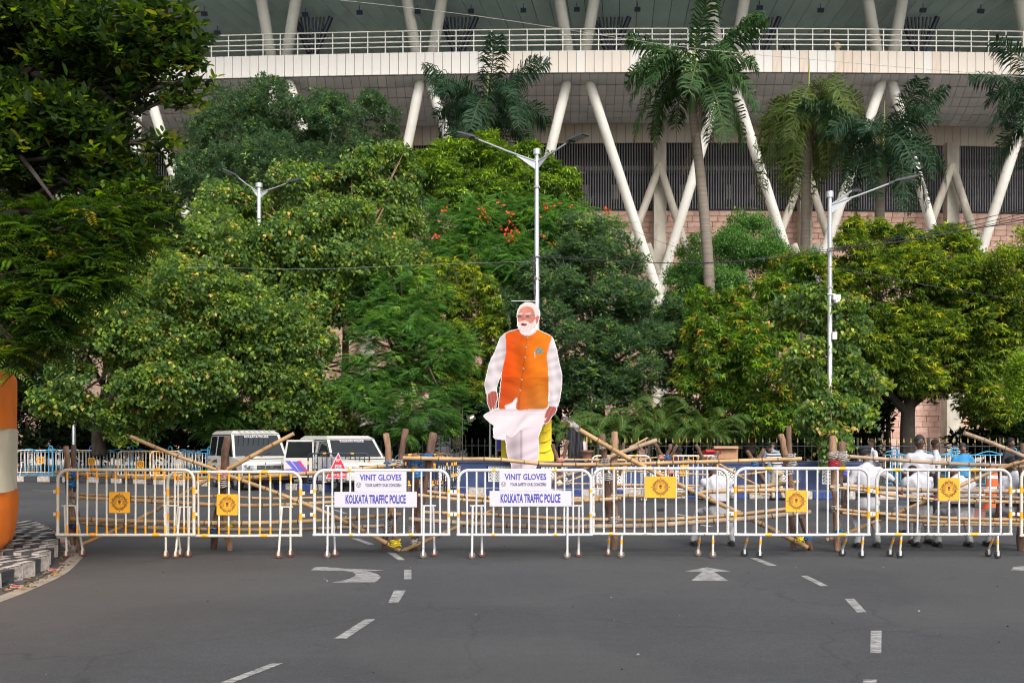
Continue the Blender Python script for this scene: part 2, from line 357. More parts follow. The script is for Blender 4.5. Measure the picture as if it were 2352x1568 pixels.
rp = [Vector((x, 3692 / 250 * y, 0)) for x, y in ((-5, .4), (5, .9))]
litter('road_grit', [Vector((-7, 6, 0)), Vector((7, 11, 0)), Vector((-6, 14, 0)), Vector((9, 20, 0)), Vector((-9, 26, 0))], 170, 1.6, [(.3, .3, .29), (.03, .03, .03), (.2, .18, .15), (.12, .07, .04)], .014)
# painted lines and arrows (4 mm sheets)
def mark(name, pts, m=M_mark, conv=None, z=.004):
    q = [G(*(conv(*p) if conv else p)) for p in pts]
    return sheet(name, [(p.x, p.y) for p in q], z, m)
def arc_band(pts, wpx):
    p = smooth_path([(a, b, 0) for a, b in pts], 6); return p
eo = [(-420, 1570), (0, 1438), (230, 1345), (430, 1250), (545, 1140), (560, 1115), (530, 1070), (440, 990), (370, 940), (140, 858)]
ei = [(-420, 1640), (0, 1485), (240, 1388), (480, 1275), (620, 1155), (640, 1118), (600, 1060), (490, 975), (400, 925), (140, 848)]
po = smooth_path([(*C1(*p), 0) for p in eo], 6); pi_ = smooth_path([(*C1(*p), 0) for p in ei], 6)
# edge line as a ribbon of true width
mid = [(G(a.x, a.y) + G(b.x, b.y)) / 2 for a, b in zip(po, pi_)]
def ribbon(name, pts, w_, m, z=.004):
    L_, R_ = [], []
    for i, p in enumerate(pts):
        t = (pts[min(i + 1, len(pts) - 1)] - pts[max(i - 1, 0)]).normalized(); n_ = Vector((-t.y, t.x, 0)) * w_ / 2
        L_.append((p + n_)); R_.append((p - n_))
    mb = MB(); k = len(pts); mb.add([(p.x, p.y, z) for p in L_] + [(p.x, p.y, z) for p in R_], [(i, i + k, i + k + 1, i + 1) for i in range(k - 1)])
    o = mb.build(name, m, fix=False)
    for f in o.data.polygons:
        if f.normal.z < 0: f.flip()
    return tag(o, kind='structure')
ribbon('edge_line', mid, .19, M_mark_y)
for (x, y), wd_ in zip(((137, 1372), (425, 1240), (502, 1028), (357, 950), (162, 880)), ('nearest to us, at the lower left', 'second nearest, beside the widest bend of the kerb', 'by the wheels of the leftmost barrier', 'behind the leftmost barrier', 'farthest, next to the cloth pillar')):
    p = G(*C1(x, y)); b = MB(); b.box((0, 0, .012), (.12, .085, .02), mi=0); b.box((0, -.03, .019), (.098, .03, .012), mi=1)
    tag(b.build('road_stud', [M_kwhite, M_red], None, (p.x, p.y, .004)), 'red road stud ' + wd_, 'road stud', 'red road studs round the traffic island')
mark('turn_arrow', [(1215, 1412), (1255, 1385), (1350, 1383), (1440, 1388), (1500, 1396), (1882, 1412), (1715, 1418), (1810, 1445), (1845, 1470), (1820, 1500), (1790, 1520), (1400, 1522), (1480, 1508), (1560, 1490), (1610, 1465), (1620, 1445), (1590, 1425), (1500, 1416)], conv=C2)
mark('straight_arrow', [(982, 1422), (1180, 1385), (1395, 1422), (1245, 1426), (1372, 1506), (1040, 1506), (1140, 1426)], conv=C4)
for q in ([(928, 1308), (945, 1308), (945, 1330), (928, 1330)], [(905, 1356), (932, 1356), (915, 1384), (892, 1384)], [(838, 1422), (862, 1422), (795, 1467), (767, 1467)], [(625, 1523), (650, 1523), (535, 1568), (505, 1568)],
          [(1722, 1281), (1738, 1281), (1785, 1299), (1765, 1299)], [(1838, 1322), (1855, 1322), (1903, 1346), (1885, 1346)], [(1940, 1375), (1962, 1375), (1991, 1406), (1968, 1406)], [(2000, 1448), (2025, 1448), (2024, 1500), (1999, 1500)], [(1982, 1560), (2014, 1560), (2010, 1590), (1984, 1590)],
          [(807, 1236), (822, 1236), (861, 1250), (847, 1251)], [(888, 1268), (906, 1268), (931, 1286), (915, 1286)], [(2328, 1302), (2352, 1300), (2380, 1310), (2322, 1310)],
          [(1570, 1198), (1585, 1198), (1640, 1209), (1625, 1210)], [(760, 1170), (772, 1170), (800, 1179), (789, 1179)], [(1545, 1180), (1560, 1180), (1590, 1186), (1578, 1186)]):
    mark('lane_dash', q)
for a, b in (((2000, 1151), (2360, 1158)), ((75, 1126), (160, 1129)), ((1960, 1158), (2180, 1161))):
    ribbon('road_line', [G(*a), G(*b)], .1, M_mark)
M_pinkpave = mat('red_paving', (.22, .09, .08), .85, var=.15, scale=3)
mark('red_paving', [(2150, 1188), (2225, 1166), (2400, 1168), (2420, 1190)], M_pinkpave, z=.0035)
# ================================================================ STADIUM
M_fas = mat('cream_fascia_panel', (.52, .47, .41), .6, var=.06, scale=.5, spots=(.30, .25, .20), spot_lo=.56, spot_hi=.85, spot_scale=.9, stretch=(3, 1, .35))
M_fas2 = mat('pale_fascia_panel', (.53, .51, .48), .6, var=.05, scale=.5, spots=(.4, .36, .32), spot_lo=.58, spot_hi=.85, spot_scale=.9, stretch=(3, 1, .35))
M_fas3 = mat('stained_fascia_panel', (.53, .45, .37), .65, var=.1, scale=.5, spots=(.28, .2, .15), spot_lo=.5, spot_hi=.8, spot_scale=1.2, stretch=(3, 1, .35))
M_soff = mat('grey_soffit_panel', (.37, .39, .405), .8, var=.1, scale=.3)
M_soff2 = mat('light_soffit_panel', (.44, .46, .475), .8, var=.1, scale=.3)
M_joint = mat('dark_joint', (.02, .02, .022), .9, var=.1)
M_green = mat('green_grey_soffit', (.13, .165, .155), .8, var=.12, scale=.4, spots=(.06, .075, .08), spot_lo=.52, spot_hi=.75, spot_scale=.25)
M_col = mat('white_column_paint', (.60, .585, .53), .6, var=.08, scale=.6, spots=(.36, .33, .29), spot_lo=.6, spot_hi=.75, spot_scale=1.2)
M_louv = mat('grey_louvre', (.20, .195, .21), .6, var=.15, scale=1)
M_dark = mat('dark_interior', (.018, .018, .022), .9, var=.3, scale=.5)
M_bricks = [mat('pink_stone_%d' % i, c, .85, var=.12, scale=2, bump=.2) for i, c in enumerate([(.50, .315, .25), (.53, .34, .27), (.47, .29, .235), (.54, .36, .295)])]
M_mortar = mat('mortar', (.36, .24, .19), .9, var=.1)
M_seat = mat('stand_seat', (.35, .42, .38), .5, var=.05)
st = thing('stadium', 'large curved concrete stadium with cream fascia, V shaped white columns and pink stone base', 'stadium')
XC, RS = 14.0, 480.0
def FY(X, Y0, R_=RS): return Y0 + (X - XC) ** 2 / (2 * R_)
def arcang(X, R_=RS): return math.atan2((X - XC), R_)
def zz(v, Y): return H + (HOR - v) * Y / F
YF = 74.0; ZT, ZB = zz(116, YF), zz(166, YF); PW = .645
YI = 84.0; ZCT, ZCB = zz(284, YI), zz(328, YI); ZLB = zz(480, YI)
SK = math.tan(R(7)) * (YI - YF)
def boxmesh(d, m, bevel=0): b = MB(); b.box((0, 0, 0), d); return b.mesh('panel', m, bevel=bevel)
pmf = [boxmesh((PW - .035, .12, ZT - ZB), m) for m in (M_fas, M_fas2, M_fas3, M_fas)]
pmc = [boxmesh((PW * 1.08 - .03, .1, ZCT - ZCB), m) for m in (M_fas, M_fas3, M_fas, M_fas)]
N0 = -84
rb = MB(); rbi = MB()
for i in range(N0, 68):
    X = XC + i * PW; Y = FY(X, YF); ch = 2 if random.random() < (.0 if i < -24 else .16) else (1 if random.random() < (1 if i < -24 else .1 if 5 > i or i > 14 else .9) else 0)
    inst('fascia_panel', pmf[ch], st, (X, Y + random.uniform(-.006, .006), (ZT + ZB) / 2), (random.uniform(-.006, .006), 0, arcang(X)))
    rb.box((X, Y + .14, (ZT + ZB) / 2), (PW + .01, .12, ZT - ZB - .02), arcang(X))
rb.build('fascia_backing', M_joint, st)
for i in range(-82, 64):
    X = XC + SK + i * PW * 1.08; Y = FY(X, YI, 300)
    inst('band_panel', pmc[random.randrange(4)], st, (X, Y, (ZCT + ZCB) / 2), (0, 0, math.atan2(X - XC, 300)))
    rbi.box((X, Y + .12, (ZCT + ZCB) / 2), (PW * 1.08 + .02, .1, ZCT - ZCB - .02), math.atan2(X - XC, 300))
rbi.build('band_backing', M_joint, st)
# inclined soffit in panels
NR = 6; cols = list(range(N0, 67)); pans = []
def sof(i, t):
    Xo = XC + i * PW; Yo = FY(Xo, YF) + .22; Xi = XC + SK + i * PW * 1.08; Yi_ = FY(Xi, YI, 300) - .1
    return Vector((Xo, Yo, ZB + .02)).lerp(Vector((Xi, Yi_, ZCT + .0)), t) + Vector((0, 0, -.35 * math.sin(math.pi * t)))
for r in range(NR):
    for i in cols:
        a, b, c, e = sof(i + .022, (r + .025) / NR), sof(i + .978, (r + .025) / NR), sof(i + .978, (r + .98) / NR), sof(i + .022, (r + .98) / NR)
        u = 1176 + a.x * F / a.y
        pans.append((r, u, (a, b, c, e)))
def hide(u):    # behind the near tree or the big dark tree
    return u < 330 or 430 < u < 880
vis = [p for p in pans if 330 < p[1] < 2360 and not (430 < p[1] < 900 and p[0] > 0) and not (1010 < p[1] < 1220 and p[0] > 1)]
vis.sort(key=lambda p: p[0]); vis = vis[:300]; ids = set(id(p) for p in vis); stuffp = MB()
for p in pans:
    q = p[2]; dn = Vector((0, .03, .12)); nrm = [(0, 3, 2, 1), (4, 5, 6, 7), (0, 1, 5, 4), (1, 2, 6, 5), (2, 3, 7, 6), (3, 0, 4, 7)]
    j = Vector((0, 0, random.uniform(-.012, .012)))
    vs = [x + j for x in q] + [x + dn for x in q]
    if id(p) in ids:
        c = sum(q, Vector()) / 4; mb = MB(); mb.add([x - c for x in vs], nrm); mb.build('soffit_panel', M_soff2 if random.random() < .13 else M_soff, st, c)
    else: stuffp.add(vs, nrm, 1 if random.random() < .1 else 0)
tag(stuffp.build('soffit_panel_field', [M_soff, M_soff2], st), kind='stuff')
bk = MB()
for i in cols: bk.add([sof(i, 0) + Vector((0, .02, .16)), sof(i + 1, 0) + Vector((0, .02, .16)), sof(i + 1, 1) + Vector((0, .02, .16)), sof(i, 1) + Vector((0, .02, .16))], [(0, 1, 2, 3)])
bk.build('soffit_backing', M_joint, st, fix=False)
# louvres with dark interior, floor beams seen between
sm = boxmesh((.075, .17, ZCB - ZLB), M_louv); ls = MB(); SP = .215; xr = np.arange(-40, 46, SP)
for X in xr:
    Y = FY(X, YI, 300) + .12; u = 1176 + X * F / Y
    if 1285 < u < 2360 or 385 < u < 420: inst('louvre', sm, st, (X, Y, (ZCB + ZLB) / 2), (0, 0, R(10)))
    else: ls.box((X, Y, (ZCB + ZLB) / 2), (.075, .17, ZCB - ZLB), R(10))
tag(ls.build('louvre_field', M_louv, st), kind='stuff')
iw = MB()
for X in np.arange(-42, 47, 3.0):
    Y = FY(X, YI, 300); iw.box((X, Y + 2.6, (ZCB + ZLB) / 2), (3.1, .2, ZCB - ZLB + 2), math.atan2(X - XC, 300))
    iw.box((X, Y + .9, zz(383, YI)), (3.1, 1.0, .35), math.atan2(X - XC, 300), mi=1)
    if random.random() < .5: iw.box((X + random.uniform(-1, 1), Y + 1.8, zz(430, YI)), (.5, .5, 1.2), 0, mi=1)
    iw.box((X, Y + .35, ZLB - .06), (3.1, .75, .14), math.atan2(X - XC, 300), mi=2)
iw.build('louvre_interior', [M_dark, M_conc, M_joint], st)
# pink stone wall in courses
BW, BH = 1.03, .455
wl = MB()
for X in np.arange(-45, 50, 3.0):
    Y = FY(X, YI, 300) + .25; wl.box((X, Y + .1, ZLB / 2 - .2), (3.05, .3, ZLB), math.atan2(X - XC, 300))
wl.build('stone_wall_backing', M_mortar, st)
bm_ = [boxmesh((BW - .035, .16, BH - .03), m, bevel=.012) for m in M_bricks]
brk = []; row = 0; z = ZLB - .12 - BH / 2
while z > .3:
    off = random.uniform(0, BW) if row % 2 else (row % 4) * .25
    for X in np.arange(-34 + off, 46, BW):
        Y = FY(X, YI, 300) + .1; v = HOR - (z - H) * F / Y; u = 1176 + X * F / Y
        brk.append((X, Y, z, u, v))
    z -= BH; row += 1
bv = [b for b in brk if b[3] > 1340 and b[3] < 2360 and b[4] < (500 if b[3] < 1460 else 570 if b[3] < 2150 else 620)]
bv.sort(key=lambda b: b[4]); bv = set(bv[:300]); bs = MB()
for b in brk:
    ang = math.atan2(b[0] - XC, 300)
    if b in bv: inst('stone_block', bm_[random.choices(range(4), (4, 3, 3, 2))[0]], st, (b[0], b[1] + random.uniform(-.012, .012), b[2]), (0, 0, ang))
    else: bs.box((b[0], b[1], b[2]), (BW - .035, .16, BH - .03), ang, mi=random.randrange(4))
tag(bs.build('stone_block_field', M_bricks, st), kind='stuff')
# piers with small inverted V braces, outer zigzag columns
def lin(p, q, r, n=16, name='column', m=None, r2=None):
    b = MB(); r2 = r2 or r; d = (q - p); b.tube([p, p + d * .02, p + d * .5, q], [r * .75, r, (r + r2) / 2, r2], n); return b.build(name, m or M_col, st, fix=False)
for uc in (165, 510, 845, 1180, 1515, 1850, 2187, 2522):
    Yp = 82.6; X = (uc - 1176) * Yp / F; zt = zz(328, Yp); b = MB(); wd = 28 * Yp / F
    b.box((X, Yp + .2, zt / 2), (wd, .9, zt)); b.box((X, Yp + .25, .0 + zz(690, 81) / 2), (wd * 1.2, 1.3, zz(690, 81))); b.build('pier', M_conc, st, bevel=.03)
    ya = 81.6
    lin(P(uc, 380, ya), P(uc - 66, 560, ya), .31, name='brace', m=M_conc); lin(P(uc, 380, ya), P(uc + 62, 575, ya), .31, name='brace', m=M_conc)
    b = MB(); b.ell(P(uc, 384, ya), (.34, .34, .38)); b.build('brace_head', M_conc, st)
    lin(P(uc - 28, 560, ya - .2), P(uc, 640, ya), .3, name='brace', m=M_conc); lin(P(uc + 28, 560, ya - .2), P(uc, 640, ya), .3, name='brace', m=M_conc)
for ua, sp in ((325, 8), (650, 12), (976, 10), (1328, 24), (1670, 12), (2037, 10), (2392, 12)):
    # zigzag: each head sends two legs outwards to meet the neighbours' legs near the ground
    ub = {325: (300, 490), 650: (488, 830), 976: (862, 1150), 1328: (1178, 1520), 1670: (1505, 1845), 2037: (1852, 2190), 2392: (2215, 2560)}[ua]
    lin(P(ua - sp, 184, 75.6), P(ub[0], 700, 79), .37, 20, name='slanted_column'); lin(P(ua + sp, 184, 75.6), P(ub[1], 700, 79), .37, 20, name='slanted_column')
# upper deck: columns, railing, seats, floodlights, green soffit
for ua in (300, 640, 975, 1325, 1670, 2033, 2380):
    for sgn in (-1, 1):
        lin(P(ua + sgn * 17, 135, 77), P(ua + sgn * 50, -60, 75.5), .42, 18, name='upper_column')
    b = MB()      # dark steel struts behind the columns
    for k in range(-3, 4): b.tube([P(ua + 78 + k * 4, 122, 78), P(ua + 78 + k * 9, 40, 78)], .07, 6)
    b.tube([P(ua + 38, 40, 78), P(ua + 70, 122, 78)], .2, 8); b.tube([P(ua + 120, 40, 78), P(ua + 86, 122, 78)], .2, 8)
    b.build('steel_strut', M_navy, st, fix=False)
rz0 = ZT; rh = zz(66, YF) - ZT; pm = MB(); pm.box((0, 0, rh / 2), (.07, .07, rh)); pm = pm.mesh('railing_post', M_col)
for i in range(-31, 34):
    X = XC + i * 1.29; inst('railing_post', pm, st, (X, FY(X, YF), ZT), (0, 0, 0))
for k in range(4):
    b = MB(); b.tube([(X, FY(X, YF) - .0, ZT + rh * (1, .74, .5, .27)[k]) for X in np.arange(XC - 41, XC + 44, 2.0)], .05, 8); b.build('rail', M_col, st, fix=False)
sm_ = MB(); sm_.box((0, 0, .0), (.6, .4, .34)); sm_ = sm_.mesh('seat', M_seat, bevel=.08)
for i in range(-44, 46):
    if i % 7 in (2,): continue
    X = XC + i * .86; inst('seat', sm_, st, (X, FY(X, YF) + .9, ZT + .12))
dk = MB(); sf = MB()
for X in np.arange(-42, 60, 2.0):
    Y = FY(X, YF); dk.box((X, Y + 9, ZT - .25), (2.02, 17, .3))
dk.build('deck', M_conc, st)
# planked green soffit of the upper stand: ribs running inwards
def gs(x, t, dz=0): return Vector((x, YF - 8 + 26 * t, ZT + 8.2 - 8.0 * t + dz))
gm = mat('soffit_plank', (.60, .76, .76), .8, var=.12, scale=.6, spots=(.36, .48, .49), spot_lo=.5, spot_hi=.75, spot_scale=.3)
for k, x in enumerate(np.arange(-110, 140, 1.6)):
    b = MB(); cc = gs(x, .5)
    def side(a): return 1 if a > 0 else -1
    q = []
    skew = lambda X, t: X - (X - XC) * .42 * t
    for t in (0, 1):
        for dx in (.03, 1.57):
            p = gs(x + dx, t); p.x = skew(x + dx, t) ; q.append(p)
    vs = [q[0], q[1], q[3], q[2]]; b.add([p - cc for p in vs] + [p - cc + Vector((0, 0, .15)) for p in vs], [(0, 3, 2, 1), (4, 5, 6, 7), (0, 1, 5, 4), (1, 2, 6, 5), (2, 3, 7, 6), (3, 0, 4, 7)])
    b.build('soffit_plank', gm, st, cc)
b = MB(); b.add([(-110, YF - 8.2, ZT + 8.4), (140, YF - 8.2, ZT + 8.4), (140, YF + 19, ZT + .35), (-110, YF + 19, ZT + .35)], [(0, 1, 2, 3)]); b.build('soffit_plank_backing', M_joint, st, fix=False)
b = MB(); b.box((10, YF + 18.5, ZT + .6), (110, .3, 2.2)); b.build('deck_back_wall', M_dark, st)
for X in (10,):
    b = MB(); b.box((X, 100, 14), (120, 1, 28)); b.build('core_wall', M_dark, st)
fl = MB(); fl.tube([(0, 0, .5), (0, 0, .1)], .03, 6); fl.box((0, 0, 0), (.42, .3, .3), M=Matrix.Rotation(R(30), 3, 'X')); fl = fl.mesh('floodlight', M_navy)
for u, v in ((469, 32), (499, 76), (701, 34), (826, 29), (959, 27), (1082, 26), (1202, 24), (1325, 22), (1464, 22), (1745, 18), (1885, 24), (2120, 24), (2253, 26)):
    t = .43; Y = YF - 8 + 26 * t; inst('floodlight', fl, st, P(u, v, Y - 1.5))

# ================================================================ FOLIAGE
def leafshape(kind):
    if kind == 'heart': V = [(0, 0, 0), (.22, .46, .06), (.6, .34, .03), (1, 0, -.1), (.6, -.34, .03), (.22, -.46, .06)]; Fc = [(0, 3, 2, 1), (0, 5, 4, 3)]
    elif kind == 'oval': V = [(0, 0, 0), (.3, .5, .07), (.72, .42, .05), (1, 0, -.03), (.72, -.42, .05), (.3, -.5, .07)]; Fc = [(0, 3, 2, 1), (0, 5, 4, 3)]
    elif kind == 'kite': V = [(0, 0, 0), (.34, .5, .06), (1, 0, -.08), (.34, -.5, .06)]; Fc = [(0, 2, 1), (0, 3, 2)]
    else: V = [(0, 0, 0), (.45, .5, .06), (1, 0, -.15), (.45, -.5, .06)]; Fc = [(0, 2, 1), (0, 3, 2)]
    return np.array(V), Fc
def frame(d, up):
    d = d / np.linalg.norm(d, axis=-1, keepdims=True); s = np.cross(up, d); n = np.linalg.norm(s, axis=-1, keepdims=True); s = s / np.maximum(n, 1e-6); n2 = np.cross(d, s)
    return np.stack([d, s, n2], axis=-1)
def cluster(kind, rg):
    """leaves of one twig: arrays start, dir, up, length, width"""
    S, D, U, Ls, W = [], [], [], [], []
    def add(s, d, u, l, w): S.append(s); D.append(d); U.append(u); Ls.append(l); W.append(w)
    if kind == 'peepal':
        for i in range(9):
            a = rg.uniform(-2.2, 2.2); s = np.array([rg.uniform(-.1, .3), rg.uniform(-.2, .2), rg.uniform(-.15, .15)])
            add(s, np.array([math.cos(a) * .6, math.sin(a) * .6, rg.uniform(-1.1, -.1)]), np.array([.9 * math.cos(a), .9 * math.sin(a), .7]), rg.uniform(.13, .2), rg.uniform(.11, .15))
    elif kind == 'mango':
        for i in range(13):
            a = 6.283 * i / 13 + rg.uniform(-.2, .2); el = rg.uniform(-.9, .35)
            add(np.array([.0, 0, 0]), np.array([math.cos(a) * math.cos(el), math.sin(a) * math.cos(el), math.sin(el)]), np.array([0, 0, 1.]), rg.uniform(.2, .32), rg.uniform(.05, .075))
    elif kind == 'ficus':
        for i in range(9):
            a = 6.283 * i / 9 + rg.uniform(-.3, .3); el = rg.uniform(-.4, .9)
            add(np.array([rg.uniform(-.05, .12), rg.uniform(-.08, .08), rg.uniform(-.1, .05)]), np.array([math.cos(a) * math.cos(el), math.sin(a) * math.cos(el), math.sin(el)]), np.array([0, 0, 1.]), rg.uniform(.12, .19), rg.uniform(.055, .085))
    elif kind == 'pinnate':
        for k in range(4):
            a = rg.uniform(-1.5, 1.5); el = rg.uniform(-.7, .3); r = np.array([math.cos(a) * math.cos(el), math.sin(a) * math.cos(el), math.sin(el)]); sd = np.cross([0, 0, 1.], r); sd /= np.linalg.norm(sd)
            L_ = rg.uniform(.35, .5)
            for j in range(8):
                t = (j + 1) / 8; c = r * L_ * t + np.array([0, 0, -.18 * t * t * L_])
                for sg in (-1, 1): add(c, sd * sg + r * .5 + np.array([0, 0, -.25]), np.array([0, 0, 1.]), .12 * (1.1 - .5 * t), .036)
    elif kind == 'small':
        for i in range(14):
            d = rg.normal(size=3) + np.array([.4, 0, .1]); add(rg.normal(size=3) * .12, d, np.array([0, 0, 1.]), rg.uniform(.08, .13), rg.uniform(.035, .055))
    return map(np.array, (S, D, U, Ls, W))
def template(kind, shape, rg):
    S, D, U, Ls, W = cluster(kind, rg); V, Fc = leafshape(shape); M = frame(D, U)
    loc = V[None] * np.stack([Ls, W, Ls], -1)[:, None, :]; pts = S[:, None, :] + np.einsum('nij,nkj->nki', M, loc)
    n, k = pts.shape[:2]; return pts.reshape(-1, 3), n, k, Fc
def mesh_np(name, V, polys, lens, cols, mt):
    me = bpy.data.meshes.new(name); me.vertices.add(len(V)); me.vertices.foreach_set('co', V.astype(np.float32).ravel())
    me.loops.add(len(polys)); me.loops.foreach_set('vertex_index', polys.astype(np.int32)); me.polygons.add(len(lens))
    st_ = np.concatenate([[0], np.cumsum(lens)[:-1]]); me.polygons.foreach_set('loop_start', st_.astype(np.int32))
    me.update(calc_edges=True); ca = me.color_attributes.new('Col', 'FLOAT_COLOR', 'POINT')
    c4 = np.ones((len(V), 4), np.float32); c4[:, :3] = cols; ca.data.foreach_set('color', c4.ravel()); me.materials.append(mt); return me
BOOST = np.array([2.0, 1.78, 2.1])
def leaves(name, pts, outs, kind, shape, pal, scale=1.0, young=.12, tilt=.35, mt=None, seed=1, jitter=.3):
    """pts (N,3) twig positions, outs (N,3) outward directions; pal = (dark, mid, light, young) base colours"""
    rg = np.random.default_rng(seed); T = [template(kind, shape, rg) for _ in range(5)]; Vs, Ps, Ls, Cs = [], [], [], []; off = 0
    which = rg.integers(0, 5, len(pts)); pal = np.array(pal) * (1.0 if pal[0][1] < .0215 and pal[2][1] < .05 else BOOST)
    for w_ in range(5):
        sel = np.where(which == w_)[0]
        if not len(sel): continue
        tv, n, k, Fc = T[w_]; m = len(sel); o = outs[sel]; az = np.arctan2(o[:, 1], o[:, 0]) + rg.normal(0, .5, m); pit = -np.arcsin(np.clip(o[:, 2], -1, 1)) * tilt + rg.normal(0, .25, m); sc = scale * rg.uniform(.75, 1.25, m)
        ca, sa, cp, sp = np.cos(az), np.sin(az), np.cos(pit), np.sin(pit)
        Rm = np.zeros((m, 3, 3)); Rm[:, 0, 0] = ca * cp; Rm[:, 0, 1] = -sa; Rm[:, 0, 2] = ca * sp; Rm[:, 1, 0] = sa * cp; Rm[:, 1, 1] = ca; Rm[:, 1, 2] = sa * sp; Rm[:, 2, 0] = -sp; Rm[:, 2, 2] = cp
        V = np.einsum('mij,vj->mvi', Rm, tv) * sc[:, None, None] + pts[sel][:, None, :]
        # colour: per twig tone with per leaf change
        tone = np.clip(rg.beta(1.6, 2.2, m)[:, None] * .8 + rg.uniform(0, .35, (m, n)), 0, 1); yg = (rg.random((m, 1)) < young) & (rg.random((m, n)) < .6)
        c = np.where(tone[..., None] < .5, pal[0] + (pal[1] - pal[0]) * (tone[..., None] * 2), pal[1] + (pal[2] - pal[1]) * (tone[..., None] * 2 - 1))
        yc = pal[3] + (pal[4 if len(pal) > 4 else 2] - pal[3]) * rg.random((m, n, 1)); c = np.where(yg[..., None], yc, c); c = c * rg.uniform(.85, 1.15, (m, n, 1))
        Cs.append(np.repeat(c.reshape(m * n, 3), k, axis=0)); Vs.append(V.reshape(-1, 3))
        base = off + np.arange(m * n) * k
        for f in Fc:
            pass
        allf = np.concatenate([np.array(f) for f in Fc]); Ps.append((base[:, None] + allf[None]).ravel()); Ls.append(np.tile([len(f) for f in Fc], m * n)); off += m * n * k
    return mesh_np(name, np.concatenate(Vs), np.concatenate(Ps), np.concatenate(Ls), np.concatenate(Cs), mt or LEAF)
def crown_points(ells, n, rg, sub=.3, under=.45, back=.4, core=.12, nsub=None, amp=1.0):
    """ells: (centre, radii) in metres; returns twig positions on the surfaces of many lobes"""
    vol = np.array([r[0] * r[2] for c, r in ells]); vol = vol / vol.sum(); P_, O_ = [], []
    for (c, r), q in zip(ells, vol):
        c = np.array(c); r = np.array(r); k = nsub or int(16 + 10 * r[0] * r[2] / 4); k = min(k, 90)
        d = rg.normal(size=(k, 3)); d /= np.linalg.norm(d, axis=1, keepdims=True); lc = c + d * r * rg.uniform(.55, .85, (k, 1)); lr = sub * (r[0] * r[2]) ** .5 * rg.uniform(.6, 1.3, k)
        lr = np.clip(lr, .25, 1.3)
        need = int(n * q); m = need * 5; li = rg.choice(k, m, p=lr ** 2 / (lr ** 2).sum()); e = rg.normal(size=(m, 3)); e /= np.linalg.norm(e, axis=1, keepdims=True)
        rad = rg.uniform(.72, 1.08, (m, 1)) * (1 + .25 * rg.normal(size=(m, 1)) * (rg.random((m, 1)) < .2)); p = lc[li] + e * lr[li][:, None] * rad * np.array([1, 1, .85])
        rel = (p - c) / r; rr = np.linalg.norm(rel, axis=1)
        keep = (rr > .5) & (rr < 1.28) & ((e[:, 2] > -.3) | (rg.random(m) < under)) & ((rel[:, 1] < .35) | (rg.random(m) < back))
        p, e_, rel = p[keep][:need], e[keep][:need], rel[keep][:need]; o = e_ + rel * .6; o /= np.linalg.norm(o, axis=1, keepdims=True); P_.append(p); O_.append(o)
        kc = int(need * core); d = rg.normal(size=(kc, 3)); d /= np.linalg.norm(d, axis=1, keepdims=True); p = c + d * r * rg.uniform(.2, .7, (kc, 1)); P_.append(p); O_.append(d)
    return np.concatenate(P_), np.concatenate(O_)
def ellpx(u, v, ru, rv, Y, ry=None):
    s = Y / F; return (tuple(P(u, v, Y)), (ru * s, (ry if ry else .5 * (ru + rv) * s), rv * s))
M_bark = mat('grey_bark', (.10, .075, .055), .9, var=.3, scale=3, bump=.9, bscale=10, stretch=(2, 2, .7))
M_barkred = mat('red_brown_bark', (.22, .13, .085), .9, var=.25, scale=3, bump=.6, bscale=10)
M_barkdark = mat('dark_bark', (.035, .028, .022), .95, var=.3, scale=3, bump=.9, bscale=10)
PAL = {'peepal': [(.022, .05, .018), (.05, .105, .025), (.17, .26, .03), (.22, .32, .03), (.36, .22, .09)],
       'mango': [(.02, .05, .012), (.055, .12, .02), (.14, .26, .03), (.22, .30, .03), (.40, .24, .07)],
       'mangoY': [(.022, .05, .012), (.06, .115, .02), (.15, .24, .03), (.22, .30, .03), (.26, .28, .04)],
       'dark': [(.012, .032, .016), (.028, .06, .026), (.06, .11, .04), (.12, .2, .04), (.08, .13, .03)],
       'deep': [(.02, .05, .022), (.04, .085, .035), (.08, .15, .05), (.16, .26, .05), (.1, .18, .04)],
       'bright': [(.025, .06, .014), (.065, .13, .022), (.16, .27, .035), (.22, .33, .04), (.16, .3, .04)],
       'feather': [(.02, .06, .016), (.045, .12, .026), (.09, .2, .04), (.16, .28, .04), (.12, .24, .04)],
       'near': [(.005, .013, .004), (.014, .032, .007), (.042, .092, .010), (.065, .145, .012), (.11, .13, .02)],
       'nearf': [(.006, .017, .004), (.018, .046, .007), (.055, .12, .010), (.08, .15, .010), (.20, .14, .02)],
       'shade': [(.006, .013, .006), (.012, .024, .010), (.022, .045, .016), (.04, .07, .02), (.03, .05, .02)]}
TREES = []
